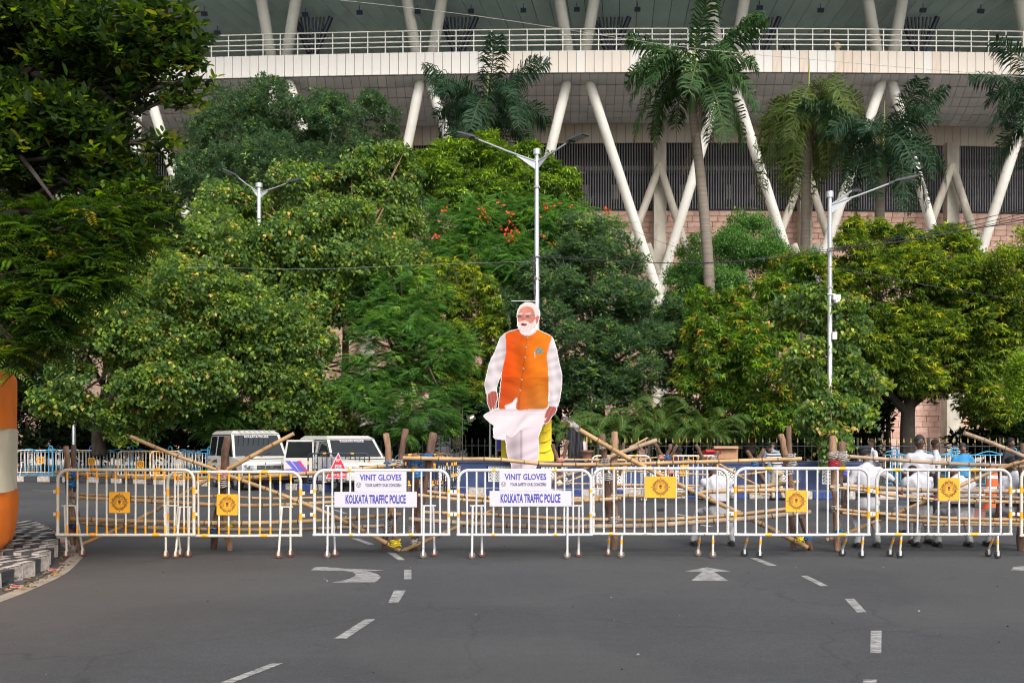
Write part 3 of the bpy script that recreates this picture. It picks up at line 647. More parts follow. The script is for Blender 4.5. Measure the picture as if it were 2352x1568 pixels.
def tree(name, label, ells, kind, shape, pal, n, trunk=None, branches=(), scale=1.0, young=.12, group=None, cat='tree', bark=None, seed=1, far=False, **kw):
    rg = np.random.default_rng(seed); pts, outs = crown_points(ells, n, rg, **kw)
    base = Vector(trunk[0][0]) if trunk else Vector((ells[0][0][0], ells[0][0][1], .17))
    t = thing(name, label, cat, base, 0, group)
    b = np.array(base)
    me = leaves('crown', pts - b, outs, kind, shape, PAL[pal], scale, young, mt=LEAF_FAR if far else LEAF, seed=seed + 50)
    tag(inst('crown', me, t), kind='stuff')
    if trunk is None:
        c = Vector(ells[0][0]); trunk = [(base, .16), (base.lerp(c, .5), .12), (c, .05)]
    mb = MB(); pth = smooth_path([Vector(p) for p, r in trunk], 4); rs = np.interp(np.linspace(0, len(trunk) - 1, len(pth)), range(len(trunk)), [r for p, r in trunk])
    mb.tube([p - base for p in pth], list(rs), 9)
    mb.build('trunk', bark or M_bark, t, fix=False)
    # limbs reach from the trunk towards the lobes
    lb = MB(); top_ = pth[int(len(pth) * .55):]
    for (c, r) in ells:
        for _ in range(3):
            a = random.choice(top_); e = Vector(c) + Vector((random.uniform(-.6, .6) * r[0], random.uniform(-.8, .0) * r[1], random.uniform(-.3, .6) * r[2])); m_ = a.lerp(e, .5) + Vector((random.uniform(-.3, .3), 0, random.uniform(-.2, .4)))
            q = smooth_path([a - base, m_ - base, e - base], 4); lb.tube(q, list(np.linspace(rs[-1] * .9, .012, len(q))), 6)
    lb.build('limb', bark or M_bark, t, fix=False)
    for br in branches:
        q = smooth_path([Vector(p) - base for p, r in br], 4); bb = MB(); bb.tube(q, list(np.interp(np.linspace(0, len(br) - 1, len(q)), range(len(br)), [r for p, r in br])), 8); bb.build('limb', bark or M_bark, t, fix=False)
    TREES.append(t); return t
def tk(u0, v0, u1, v1, Y, r0, r1):   # trunk from px
    return [(P(u0, v0, Y), r0), (P((u0 + u1) / 2, (v0 + v1) / 2, Y), (r0 + r1) / 2), (P(u1, v1, Y), r1)]
# far round dark tree in front of the stadium
E = ellpx
tree('broadleaf_tree', 'large round dark green tree in front of the stadium, left of the centre', [E(550, 330, 130, 120, 64), E(670, 265, 140, 95, 64), E(815, 300, 115, 90, 63), E(640, 420, 200, 120, 62), E(850, 400, 90, 90, 61), E(480, 420, 90, 90, 62)], 'ficus', 'kite', 'deep', 9800, tk(650, 1030, 650, 400, 63, .4, .15), scale=1.4, young=.08, seed=3, far=True, sub=.26)
tree('broadleaf_tree', 'bright green tree with drooping leaves rising behind the centre lamp post', [E(1050, 400, 110, 85, 53), E(1150, 360, 90, 55, 53), E(1250, 430, 78, 60, 52), E(1130, 450, 140, 80, 52), E(960, 400, 50, 55, 52)], 'mango', 'lance', 'bright', 5200, tk(1120, 1030, 1120, 450, 53, .3, .12), scale=1.25, young=.25, seed=5, far=True)
tree('peepal_tree', 'tall peepal tree with heart shaped leaves behind the left lamp post', [E(560, 480, 120, 65, 47), E(690, 450, 85, 70, 47), E(840, 425, 90, 80, 47), E(900, 400, 60, 70, 47), E(750, 560, 190, 110, 45), E(520, 610, 180, 120, 45), E(860, 640, 130, 130, 44), E(740, 680, 110, 90, 44), E(915, 500, 60, 90, 46)], 'peepal', 'kite', 'peepal', 12000, [(P(790, 1030, 45), .2), (P(795, 720, 45), .13), (P(800, 600, 45), .1)], branches=([(P(795, 660, 43.8), .09), (P(840, 560, 43.6), .06), (P(880, 480, 43.6), .03)], [(P(795, 760, 43.2), .12), (P(794, 650, 43.4), .1)]), bark=M_barkred, scale=1.05, young=.06, seed=7, under=.6)
tree('peepal_tree', 'spreading peepal tree with pinkish young leaves above the left barriers', [E(260, 600, 120, 110, 39.5), E(350, 720, 200, 130, 39), E(200, 720, 80, 110, 38), E(150, 900, 75, 70, 38), E(380, 860, 190, 120, 39), E(520, 760, 130, 140, 40), E(300, 960, 120, 50, 39), E(640, 800, 130, 130, 41), E(700, 920, 140, 90, 41), E(470, 560, 120, 60, 41)], 'peepal', 'kite', 'peepal', 15000, [(P(228, 1045, 41), .3), (P(232, 950, 41), .24), (P(300, 760, 40), .12)], scale=.92, young=.08, seed=11, under=.6)
tree('flame_tree', 'feathery flame tree with scattered red flowers behind the lamp post', [E(1050, 530, 130, 70, 49), E(1180, 510, 110, 60, 49), E(1130, 610, 150, 80, 48), E(1300, 540, 120, 70, 49), E(1270, 620, 110, 70, 48)], 'pinnate', 'lance', 'feather', 1900, tk(1180, 1030, 1180, 600, 49, .25, .1), scale=1.5, young=.05, seed=13, under=.4)
tree('yellow_green_tree', 'yellowish green tree with small drooping leaves left of the cutout figure', [E(1000, 660, 85, 90, 44.5), E(1090, 690, 80, 100, 44.5), E(1110, 820, 90, 110, 44), E(1000, 790, 100, 100, 44)], 'mango', 'lance', 'mangoY', 3000, tk(1050, 1030, 1050, 720, 45, .2, .1), scale=.8, young=.3, seed=17)
tree('feathery_tree', 'fresh green tree with fern like leaves hanging over the parked cars', [E(860, 690, 50, 80, 42.5), E(950, 700, 75, 90, 41.5), E(880, 800, 90, 90, 41), E(980, 820, 100, 90, 41), E(850, 910, 85, 75, 40.5), E(960, 930, 120, 85, 40.5), E(560, 890, 60, 110, 41.5), E(500, 960, 70, 50, 41)], 'pinnate', 'lance', 'feather', 1750, tk(930, 1040, 940, 800, 42, .15, .08), scale=1.15, young=.1, seed=19, under=.5)
tree('glossy_tree', 'dark glossy leaved tree right behind the cutout figure', [E(1430, 590, 60, 55, 46), E(1330, 560, 75, 70, 45), E(1290, 650, 110, 90, 45), E(1400, 680, 110, 100, 45), E(1490, 740, 90, 80, 45), E(1320, 790, 130, 110, 44), E(1450, 830, 110, 100, 44), E(1380, 900, 120, 60, 44), E(1545, 790, 60, 90, 45), E(1560, 900, 60, 80, 45), E(1180, 900, 90, 110, 44), E(1200, 740, 70, 110, 46)], 'ficus', 'kite', 'deep', 9200, tk(1380, 1040, 1370, 700, 45, .3, .12), scale=1.25, young=.12, seed=23)
tree('small_leaved_tree', 'light green small leaved tree beside the tall palm trunk', [E(1620, 600, 75, 60, 52), E(1720, 560, 80, 75, 52), E(1790, 620, 90, 80, 52), E(1650, 680, 90, 70, 51), E(1570, 660, 45, 60, 52), E(1560, 760, 60, 70, 51)], 'small', 'kite', 'feather', 5600, tk(1700, 1030, 1700, 620, 52, .22, .1), scale=1.25, young=.05, seed=29, far=True)
tree('mango_tree', 'broad mango tree between the palms and the right lamp post', [E(1660, 740, 110, 90, 43), E(1770, 720, 110, 90, 43), E(1640, 850, 100, 110, 42), E(1750, 860, 120, 130, 42), E(1850, 640, 110, 70, 47), E(1700, 960, 150, 60, 42)], 'mango', 'lance', 'mango', 5200, tk(1720, 1040, 1720, 800, 43, .25, .12), scale=.95, young=.12, seed=31)
tree('mango_tree', 'tall mango tree with yellow and copper young leaves right of the lamp post', [E(2010, 560, 110, 65, 47), E(2150, 600, 120, 80, 47), E(2080, 680, 190, 110, 46), E(2230, 740, 140, 140, 45), E(2110, 800, 150, 120, 45), E(2310, 760, 90, 150, 45), E(2270, 900, 110, 90, 44.5), E(2010, 820, 120, 80, 45)], 'mango', 'lance', 'mangoY', 10500, [(P(2085, 1045, 45), .36), (P(2085, 950, 45), .3), (P(2100, 880, 45), .22), (P(2110, 780, 45), .12)], branches=([(P(2085, 950, 45), .2), (P(2020, 880, 44.6), .14), (P(1960, 820, 44.4), .08)], [(P(2092, 930, 45), .2), (P(2180, 860, 44.6), .14), (P(2260, 800, 44.4), .08)]), bark=M_barkdark, scale=.95, young=.2, seed=37)
tree('peepal_sapling', 'young peepal with yellow green heart leaves wrapped round the right lamp post', [E(1920, 720, 75, 70, 31.8, .8), E(1890, 840, 95, 80, 31.5, .8), E(1960, 900, 75, 80, 31.5, .8), E(1900, 960, 60, 60, 31, .7), E(1830, 720, 60, 50, 33, .8), E(1915, 1020, 22, 50, 29.9, .4)], 'peepal', 'heart', 'peepal', 2300, [(P(1925, 1095, 31.5), .06), (P(1918, 950, 31.6), .05), (P(1920, 760, 31.8), .03)], scale=.8, young=.1, seed=41, under=.6)
tree('light_green_tree', 'pale yellow green tree at the right edge below the stadium', [E(2310, 620, 70, 60, 43), E(2380, 580, 60, 70, 43), E(2350, 700, 50, 60, 43)], 'small', 'oval', 'mangoY', 1300, tk(2400, 1030, 2390, 620, 43, .15, .08), scale=1.25, young=.3, seed=43)
tree('hanging_creeper', 'bright green creeper hanging at the right edge above the railing', [E(2345, 900, 32, 55, 36, .6), E(2350, 850, 30, 40, 36, .6)], 'small', 'oval', 'bright', 450, tk(2390, 1060, 2370, 860, 36, .05, .03), scale=1.0, young=.4, seed=47, cat='creeper')
# shady undergrowth between road fence and stadium: separate bushes
BN = ['behind the far barriers next to the cloth pillar', 'left of the thin grey lamp post', 'around the thin grey lamp post', 'left of the tilted far barriers', 'behind the leaning grey barrier', 'behind the first police van', 'behind both police vans', 'low, behind the open van door', 'behind the black and yellow barrier stack', 'just left of the cutout figure', 'behind the areca palms, left part', 'behind the areca palms, right part', 'behind the cartons', 'behind the striped shirt', 'left of the dark mango trunk', 'right of the dark mango trunk', 'at the right edge behind the raised bamboo', 'high up, under the left peepal tree', 'high up, beside the fern leaved near tree', 'between the lamp post and the dark mango trunk', 'behind the cutout figure', 'left of the cutout figure, higher one']
bi = 0
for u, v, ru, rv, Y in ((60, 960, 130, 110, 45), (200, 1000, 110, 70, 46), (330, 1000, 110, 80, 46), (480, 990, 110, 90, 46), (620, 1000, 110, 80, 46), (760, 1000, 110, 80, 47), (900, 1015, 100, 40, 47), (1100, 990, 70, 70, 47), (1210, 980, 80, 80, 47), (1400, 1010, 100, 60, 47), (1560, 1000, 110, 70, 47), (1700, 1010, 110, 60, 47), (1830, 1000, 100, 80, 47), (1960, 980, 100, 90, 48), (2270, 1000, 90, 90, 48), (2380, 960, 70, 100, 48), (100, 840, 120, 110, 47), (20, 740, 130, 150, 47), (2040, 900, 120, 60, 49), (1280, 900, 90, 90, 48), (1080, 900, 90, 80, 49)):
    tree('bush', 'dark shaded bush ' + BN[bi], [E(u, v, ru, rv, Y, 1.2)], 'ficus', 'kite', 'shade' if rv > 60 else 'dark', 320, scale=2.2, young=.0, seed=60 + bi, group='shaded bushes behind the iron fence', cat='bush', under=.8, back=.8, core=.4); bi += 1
# red flowers of the flame tree (part of that tree)
ft = [t for t in TREES if t.name.startswith('flame_tree')][0]; fm = mat('red_petals', (.75, .045, .012), .6, var=.1); fb = MB()
for _ in range(46):
    u = random.uniform(1000, 1400); v = random.gauss(500 + abs(u - 1180) * .05, 30) if random.random() < .75 else random.uniform(520, 640); c = P(u, v, 46.6 + random.uniform(-.6, .5)) - ft.location
    for _ in range(random.randint(3, 8)):
        q = c + Vector((random.gauss(0, .12), random.gauss(0, .1), random.gauss(0, .07))); s = random.uniform(.04, .075); a = Vector((random.gauss(0, 1), random.gauss(0, 1), random.gauss(0, 1))).normalized(); b_ = a.orthogonal().normalized()
        fb.add([q - a * s, q - b_ * s, q + a * s, q + b_ * s], [(0, 1, 2, 3)])
tag(fb.build('flower', fm, ft, fix=False), kind='stuff')
# near trees on the left, 11-13 m away: full crown that carries on outside the frame
nt_pts = []
def near(u, v, ru, rv, Y, ry): return E(u, v, ru, rv, Y, ry)
tree('glossy_leaved_tree', 'dark glossy leaved tree hanging into the upper left corner', [near(60, 60, 240, 190, 13.5, 1.3), near(230, 110, 160, 160, 13, 1.2), near(320, 100, 90, 90, 12.6, .8), near(300, 200, 40, 40, 12.6, .4), near(420, 70, 40, 50, 12.6, .4), near(425, 150, 55, 35, 12.6, .4), near(420, 215, 30, 30, 12.6, .3), near(200, 330, 150, 130, 12.8, 1.1), near(270, 370, 65, 80, 12.5, .7), near(370, 335, 32, 22, 12.5, .3), near(345, 470, 60, 65, 12.5, .7), near(60, 330, 200, 190, 13.3, 1.3), near(230, 500, 120, 90, 12.6, .8), near(-150, 200, 300, 350, 14, 1.8)], 'ficus', 'oval', 'near', 5400, [((-9.5, 14.5, 0), .35), ((-9.3, 14.4, 2.5), .28), ((-8.2, 14, 5), .2), ((-6.6, 13.4, 6.6), .08)], branches=([((-8.8, 14.3, 3.2), .1), ((-6.5, 13.4, 4.6), .05), ((-4.6, 12.7, 5.6), .015)],), bark=M_barkdark, scale=.8, young=.2, seed=81, under=.6, core=.5, sub=.24)
tree('feathery_leaved_tree', 'tree with fern like leaflets drooping in front of the glossy tree on the left', [near(60, 560, 160, 100, 11.8, .7), near(160, 640, 110, 90, 11.6, .6), near(70, 720, 110, 80, 11.7, .6), near(260, 520, 80, 60, 11.8, .5), near(-100, 600, 150, 200, 12.2, .9), near(225, 610, 40, 70, 11.5, .3), near(60, 800, 40, 40, 11.6, .3), near(130, 760, 28, 60, 11.6, .3)], 'pinnate', 'lance', 'nearf', 900, [((-8.8, 12.5, 0), .22), ((-8.5, 12.4, 2.4), .16), ((-7.2, 12, 3.9), .05)], scale=.62, young=.04, seed=83, under=.7, core=.7)

# ================================================================ PALMS
M_ptrunk = mat('ringed_palm_trunk', (.20, .165, .13), .85, var=.2, scale=1.0, stretch=(.4, .4, 9), bump=.5, bscale=6)
M_shaft = mat('green_crownshaft', (.08, .13, .03), .5, var=.1)
def frond_mesh(L_, rise, droop, nl, ll, pal, seed, wl=.045, plum=.5):
    rg = random.Random(seed); V, Pn, Ln, Cc = [], [], [], []
    n = 12; rach = []
    for i in range(n + 1):
        t = i / n; rach.append(Vector((L_ * (t - .25 * droop * t ** 3), 0, rise * L_ * t - droop * L_ * t * t * .9)))
    def pt(t): i = min(int(t * n), n - 1); return rach[i].lerp(rach[i + 1], t * n - i)
    def addp(vs, c):
        b = len(V); V.extend(vs); Pn.extend(range(b, b + len(vs))); Ln.append(len(vs)); Cc.extend([c] * len(vs))
    for i in range(n):
        a, b = rach[i], rach[i + 1]; r = .035 * (1 - i / n) + .006; addp([a + Vector((0, r, 0)), a - Vector((0, r, 0)), b - Vector((0, r * .8, 0)), b + Vector((0, r * .8, 0))], pal[2])
    for k in range(nl):
        t = .12 + .88 * (k + .5) / nl; p = pt(t); tg = (pt(min(t + .03, 1)) - pt(max(t - .03, 0))).normalized(); l = ll * math.sin(math.pi * (.12 + .8 * t)) ** .6 * rg.uniform(.85, 1.1)
        for sg in (-1, 1):
            d = (Vector((0, sg, 0)) * .9 + tg * .65 + Vector((0, 0, rg.uniform(-plum, plum) - .1))).normalized(); m = p + d * l * .55; e = m + (d + Vector((0, 0, -1.0))).normalized() * l * .45; w = tg * wl * .5
            tone = rg.random(); c = tuple(pal[0][j] + (pal[1][j] - pal[0][j]) * tone for j in range(3))
            addp([p - w * .5, m - w, m + w, p + w * .5], c); addp([m - w, e, m + w], c)
    me = mesh_np('frond', np.array([tuple(v) for v in V]), np.array(Pn), np.array(Ln), np.array(Cc), LEAF_FAR); return me
PG = [(.018, .05, .02), (.06, .125, .035), (.12, .15, .04)]; PD = [(.015, .04, .022), (.04, .085, .04), (.08, .11, .04)]; PO = [(.04, .065, .018), (.10, .15, .03), (.14, .15, .04)]; PB = [(.12, .07, .04), (.22, .14, .08), (.2, .14, .08)]
def palm(label, u, vtop, ubase, vbase, Y, L_, pal, seed, nf=18, style='full', r=.3):
    rg = random.Random(seed); base = P(ubase, vbase, Y); base.z = .17; tb = P(ubase, vbase, Y); topp = P(u, vtop, Y)
    t = thing('palm_tree', label, 'palm tree', base, 0, 'royal palms in front of the stadium')
    mb = MB(); q = smooth_path([base - base, (tb - base), tb.lerp(topp, .5) - base, topp - base - Vector((0, 0, 1.9))], 8); mb.tube(q, [r * (1.05 - .28 * i / len(q) + .018 * (i % 2)) for i in range(len(q))], 14); mb.build('trunk', M_ptrunk, t, fix=False)
    sh = MB(); sh.tube([topp - base - Vector((0, 0, 2.0)), topp - base - Vector((0, 0, 1.7)), topp - base - Vector((0, 0, .6)), topp - base], [r * .72, r * .8, r * .55, r * .3], 12); sh.build('crownshaft', M_shaft, t, fix=False)
    fm_ = {k: frond_mesh(L_, a, b, 66, L_ * .28, pal, seed + k, wl=.085, plum=.85) for k, (a, b) in enumerate(((1.1, .55), (.8, .85), (.5, 1.0), (.2, 1.0)) if style != 'droop' else ((1.0, .6), (.85, 1.3), (.6, 1.55), (.2, 1.3)))}
    for i in range(nf):
        az = i * 2.399 + rg.uniform(-.2, .2); ring = i / nf
        if style == 'full': k = 0 if ring < .2 else 1 if ring < .5 else 2 if ring < .75 else 3
        elif style == 'droop': k = 1 if ring < .1 else 2 if ring < .45 else 3
        else: k = 0 if ring < .35 else 1 if ring < .65 else 2 if ring < .85 else 3
        inst('frond', fm_[k], t, topp - base + Vector((0, 0, rg.uniform(-.3, .1))), (rg.uniform(-.35, .35), (.2 if k == 3 else 0) + rg.uniform(-.15, .15), az), [rg.uniform(.85, 1.1)] * 3)
    sp = MB(); sp.tube([topp - base, topp - base + Vector((.1, 0, L_ * .55))], [.07, .012], 6); sp.build('spear_leaf', mat('young_palm_leaf', (.25, .33, .04), .5, var=.1), t, fix=False)
    return t, topp - base
t, c = palm('tallest royal palm with a long bare grey trunk in the centre right', 1592, 175, 1630, 680, 49.5, 4.05, PG, 1, 27, 'full', .28)
dm = frond_mesh(3.2, -.6, .9, 40, .8, PB, 77); inst('dead_frond', dm, t, c + Vector((.2, -.2, -.6)), (0, .7, R(-40)), [.8] * 3)
palm('dark royal palm left of the centre lamp post with an upright crown', 1118, 255, 1118, 700, 61, 4.7, PD, 2, 26, 'full', .28)
t, c = palm('royal palm with olive drooping fronds and a hanging brown dead frond', 1856, 235, 1850, 525, 60, 4.7, PO, 3, 28, 'droop', .3)
dm = frond_mesh(4.6, -.3, .7, 50, .75, PB, 78); inst('dead_frond', dm, t, c + Vector((0, -.4, -.1)), (0, 1.1, R(-85))); inst('dead_frond', dm, t, c + Vector((.1, -.4, -.3)), (0, 1.2, R(-70)), [.8] * 3)
palm('dark green royal palm right of the drooping one', 2028, 335, 2020, 520, 57, 4.5, PD, 4, 26, 'full', .28)
palm('royal palm cut by the right edge of the view', 2440, 230, 2440, 620, 57, 4.9, PD, 5, 24, 'full', .3)
# areca palm clump
def areca(u, v, Y, hpx, seed, label):
    rg = random.Random(seed); base = P(u, v, Y); base.z = .17; t = thing('areca_palm', label, 'palm', base, 0, 'areca palms behind the blue wall'); hh = hpx * Y / F
    me = [frond_mesh(hh * .75, .9, .95, 34, .42, [(.035, .08, .02), (.09, .16, .035), (.16, .2, .04)], seed + k, wl=.045, plum=.15) for k in range(2)]
    for s in range(4):
        o = Vector((rg.uniform(-.6, .6), rg.uniform(-.3, .3), 0)); tp = o + Vector((o.x * .5, 0, hh * rg.uniform(.3, .5))); mb = MB(); mb.tube([o, tp], [.05, .035], 8); mb.build('stem', M_shaft, t, fix=False)
        for k in range(7): inst('frond', me[k % 2], t, tp, (rg.uniform(-.3, .3), rg.uniform(-.5, .2), k * .9 + rg.uniform(-.3, .3)), [rg.uniform(.7, 1.1)] * 3)
areca(1345, 1040, 40.5, 190, 1, 'leftmost areca palm with grey green arching fronds beside the cutout figure'); areca(1450, 1040, 41.5, 230, 2, 'middle areca palm of the clump behind the bamboo barricade'); areca(1590, 1040, 40.5, 200, 3, 'rightmost areca palm with bright arching fronds behind the cartons')
areca(1530, 1040, 42, 240, 4, 'second areca palm from the right behind the bamboo barricade')
# spiky dracaena
t = thing('spiky_plant', 'spiky rosette plant under the fern leaved tree by the cars', 'plant', P(820, 1040, 38)); t.location.z = .17
mb = MB(); mb.tube([(0, 0, 0), (0, 0, 1.0)], .05, 6); mb.build('stem', M_bark, t, fix=False)
mb = MB()
for i in range(70):
    d = Vector((random.gauss(0, 1), random.gauss(0, 1), random.gauss(.2, .8))).normalized(); s = d.orthogonal().normalized() * .014; c = Vector((0, 0, 1.05)); mb.add([c - s, c + d * .55 - s * .4, c + d * .6 + Vector((0, 0, -.03)), c + s], [(0, 1, 2, 3)])
mb.build('leaf_rosette', mat('dracaena_leaf', (.10, .15, .06), .5, var=.2), t, fix=False)
# ================================================================ POLICE BARRIERS
def fit(o, wd):
    xs_ = [v.co.x for v in o.data.vertices]; a, b = min(xs_), max(xs_); k = wd / (b - a); o.scale.x = k; o.location.x -= (a + b) / 2 * k; return o
def emblem_mesh():
    b = MB(); pi = math.pi
    def quad(r0, r1, a, w0, w1, y=0):
        c, s = math.cos(a), math.sin(a); q = []
        for r, w_ in ((r0, -w0), (r0, w0), (r1, w1), (r1, -w1)): q.append((r * c - w_ * s, y, r * s + w_ * c))
        b.add(q, [(0, 1, 2, 3)])
    for k in range(8):
        a = k * pi / 4 + pi / 2; L_ = 1.0 if k % 2 == 0 else .84
        for sg in (-1, 1):     # outlined star points
            r0, r1 = .56, L_; w0 = .17; c, s = math.cos(a), math.sin(a)
            p = [(r0, sg * w0), (r1, 0), (r1 - .12, 0), (r0, sg * (w0 - .05))]
            b.add([(r * c - w_ * s, 0, r * s + w_ * c) for r, w_ in p], [(0, 1, 2, 3)])
        quad(.58, L_ - .2, a, .03, .004)
        for j in range(-3, 4):
            aa = a + pi / 8 + j * .075; quad(.6, .9 - .03 * abs(j) - (.06 if j % 2 else 0), aa, .012, .02)
    def ring(r0, r1, n=40):
        vs = [(r * math.cos(2 * pi * i / n), 0, r * math.sin(2 * pi * i / n)) for i in range(n) for r in (r0, r1)]
        b.add(vs, [(2 * i, 2 * i + 1, (2 * i + 3) % (2 * n), (2 * i + 2) % (2 * n)) for i in range(n)])
    ring(.535, .56); ring(.33, .35)
    b.add([(-.08, 0, -.18), (.08, 0, -.18), (.1, 0, -.1), (-.1, 0, -.1)], [(0, 1, 2, 3)]); b.add([(-.13, 0, -.08), (.13, 0, -.08), (.13, 0, -.03), (-.13, 0, -.03)], [(0, 1, 2, 3)])
    b.add([(-.12, 0, 0), (.12, 0, 0), (.15, 0, .15), (.08, 0, .24), (-.08, 0, .24), (-.15, 0, .15)], [(0, 1, 2, 3, 4, 5)])
    for x in (-.12, .02, .12): b.add([(x, 0, -.42), (x + .05, 0, -.42), (x + .05, 0, -.38), (x, 0, -.38)], [(0, 1, 2, 3)])
    me = b.mesh('emblem', M_ink, fix=False)
    bm = bmesh.new(); bm.from_mesh(me)
    for i, ch in enumerate('KOLKATA POLICE FORCE'):
        if ch == ' ': continue
        a = R(205) - i * R(230) / 19; t = text_me(ch, .17, M_ink, .8, .004, .0).copy()
        t.transform(Matrix.Translation((.44 * math.cos(a), 0, .44 * math.sin(a))) @ Matrix.Rotation(-(a - pi / 2), 4, 'Y')); bm.from_mesh(t); bpy.data.meshes.remove(t)
    for f in bm.faces: f.material_index = 0
    bm.to_mesh(me); bm.free(); return me
EMB = emblem_mesh()
def rounded(w_, h, r, n=4):
    pts = []
    for cx, cz, a0 in ((w_ / 2 - r, h / 2 - r, 0), (-w_ / 2 + r, h / 2 - r, 90), (-w_ / 2 + r, -h / 2 + r, 180), (w_ / 2 - r, -h / 2 + r, 270)):
        for k in range(n + 1): a = R(a0 + 90 * k / n); pts.append((cx + r * math.cos(a), cz + r * math.sin(a)))
    return pts
wheel_me = {}
def wheel_mesh(key):
    if key not in wheel_me:
        b = MB(); b.tube([(0, -.016, 0), (0, -.012, 0), (0, .012, 0), (0, .016, 0)], [.04, .05, .05, .04], 18, mi=0); b.tube([(0, -.022, 0), (0, .022, 0)], .013, 8, mi=1)
        wheel_me[key] = b.mesh('wheel', [M_rust if key == 'rust' else M_hub if key == 'hub' else M_black, M_alu])
    return wheel_me[key]
M_barcream = mat('cream_bar_paint', (.62, .585, .51), .45, var=.04, spots=(.3, .2, .12), spot_lo=.7, spot_hi=.74, spot_scale=20)
M_barwhite = mat('white_bar_paint', (.56, .56, .57), .45, var=.04, spots=(.3, .2, .15), spot_lo=.7, spot_hi=.73, spot_scale=20)
def barrier(label, u0, u1, vt, vb, wheels, Y=14.9, cols=(M_white, M_orange), nb=14, endband=True, sign=None, plates=None, legtop='mid', wk='hub', legm=None, topb=(.27, .73), sideb=(.3, .68), bandw=.10, sleeve_side=(True, True), detail=True, group='rolling police barriers in the front row'):
    s = F / Y; uc = (u0 + u1) / 2; W = (u1 - u0) / s; zt = H + (HOR - vt) / s; zb = H + (HOR - vb) / s; X = (uc - 1176) / s
    t = thing('police_barrier', label, 'barrier', (X, Y, 0), random.uniform(-.012, .012) if Y < 20 else 0, group); wm, bandm = cols; r = .023; rc = .15; x0, x1 = -W / 2 + r, W / 2 - r; zt -= r; zb += r
    pts = [(x0, 0, zb), (x0, 0, zt - rc)] + [(x0 + rc - rc * math.cos(R(a)), 0, zt - rc + rc * math.sin(R(a))) for a in (15, 30, 45, 60, 75)] + [(x0 + rc, 0, zt), (x1 - rc, 0, zt)] + [(x1 - rc + rc * math.sin(R(a)), 0, zt - rc + rc * math.cos(R(a))) for a in (15, 30, 45, 60, 75)] + [(x1, 0, zt - rc), (x1, 0, zb)]
    # slight dents: move long spans a little
    fr = MB(); fr.tube(pts, r, 12, cap=False); fr.tube([(x0 - r, 0, zb), (0, random.uniform(-.004, .004), zb - .004), (x1 + r, 0, zb)], r * .95, 12)
    if detail:
        for q in (.35, .7):
            for sg, xx in ((-1, x0), (1, x1)): fr.box((xx + sg * .04, 0, zb + (zt - zb) * q - .03), (.045, .02, .05))
    fr.build('frame', wm, t, fix=False)
    bw = bandw / 2
    for q in topb:
        for z in (zt, zb): c = x0 + (x1 - x0) * q + random.uniform(-.02, .02); bd = MB(); bd.tube([(c - bw, 0, z), (c + bw, 0, z)], r * 1.08, 12); bd.build('reflective_band', bandm, t, fix=False)
    for k, xx in enumerate((x0, x1)):
        if sleeve_side[k]:
            for q in sideb: c = zb + (zt - zb) * q; bd = MB(); bd.tube([(xx, 0, c - bw), (xx, 0, c + bw)], r * 1.08, 12); bd.build('reflective_band', bandm, t, fix=False)
    rb = .0145; hb = zt - zb - 2 * r * .8; bb = MB()
    if endband: bb.tube([(0, 0, -hb / 2), (0, 0, -hb / 2 + .12), (0, 0, -hb / 2 + .12), (0, 0, hb / 2 - .12), (0, 0, hb / 2 - .12), (0, 0, hb / 2)], rb, 8, mis=[1, 1, 0, 0, 1, 1], cap=False)
    else: bb.tube([(0, 0, -hb / 2), (0, 0, hb / 2)], rb, 8, cap=False)
    bme = bb.mesh('bar', [M_barcream if wm is M_cream else M_barwhite if wm in (M_white, M_whiteworn) else wm, bandm], fix=True)
    for i in range(nb):
        x = x0 + (x1 - x0) * (i + 1) / (nb + 1)
        inst('bar', bme, t, (x + random.uniform(-.006, .006), random.uniform(-.003, .003), (zt + zb) / 2), (random.uniform(-.008, .008), random.uniform(-.012, .012), random.uniform(0, 6.28) if not endband else 0))
    zl = zb + .42 if legtop == 'mid' else zb
    lm = legm or wm
    for i in range(0, len(wheels), 2):
        us = wheels[i:i + 2]; xs = []
        for k, (uu, vv) in enumerate(us):
            g = G(uu, vv) if Y < 20 else G(uu, vv); px = g.x - X; py = g.y - Y
            if Y > 20: py = -.2 if k == 0 else .2; px = (uu - uc) / s
            xt = px + (.008 if k == 0 else -.004); b = MB(); b.tube([(xt, 0, zl + .01), (px, py, .1)], .017, 8, mi=0)
            if legtop != 'mid': c = Vector((xt, 0, zl)).lerp(Vector((px, py, .1)), .45); d = (Vector((px, py, .1)) - Vector((xt, 0, zl))) * .13; b.tube([c - d, c + d], .0185, 8, mi=1)
            b.box((px, py, .075), (.03, .05, .07), mi=0)
            lg = b.build('leg', [lm, bandm], t, fix=False)
            wv = random.choice(['rust', 'rust'] if wk == 'rust' else [wk, 'hub', 'rust'] if wk == 'hub' else ['black'])
            inst('wheel', wheel_mesh(wv), lg, (px, py, .051), (0, random.uniform(0, 3), random.uniform(-.2, .2))); xs.append(xt)
        if legtop == 'mid':
            e = (x1 - x0) / (nb + 1); lo = min(xs) - .04; hi = max(xs) + .04; b = MB(); b.tube([(lo, 0, zl), (hi, 0, zl)], .011, 8); b.build('leg_rail', wm, t, fix=False)
    if sign:
        su, sv, sw, sh = sign; b = MB(); b.prism(rounded(sw / s, sh / s, .012), -.003, .003); o = b.build('sign_plate', M_yellow, t, ((su - uc) / s, -.024, H + (HOR - sv) / s), (0, random.uniform(-.01, .01), 0)); rr = min(sw, sh) / s / 2 * .92
        inst('emblem', EMB, o, (0, -.0045, 0), (0, 0, 0), (rr, 1, rr))
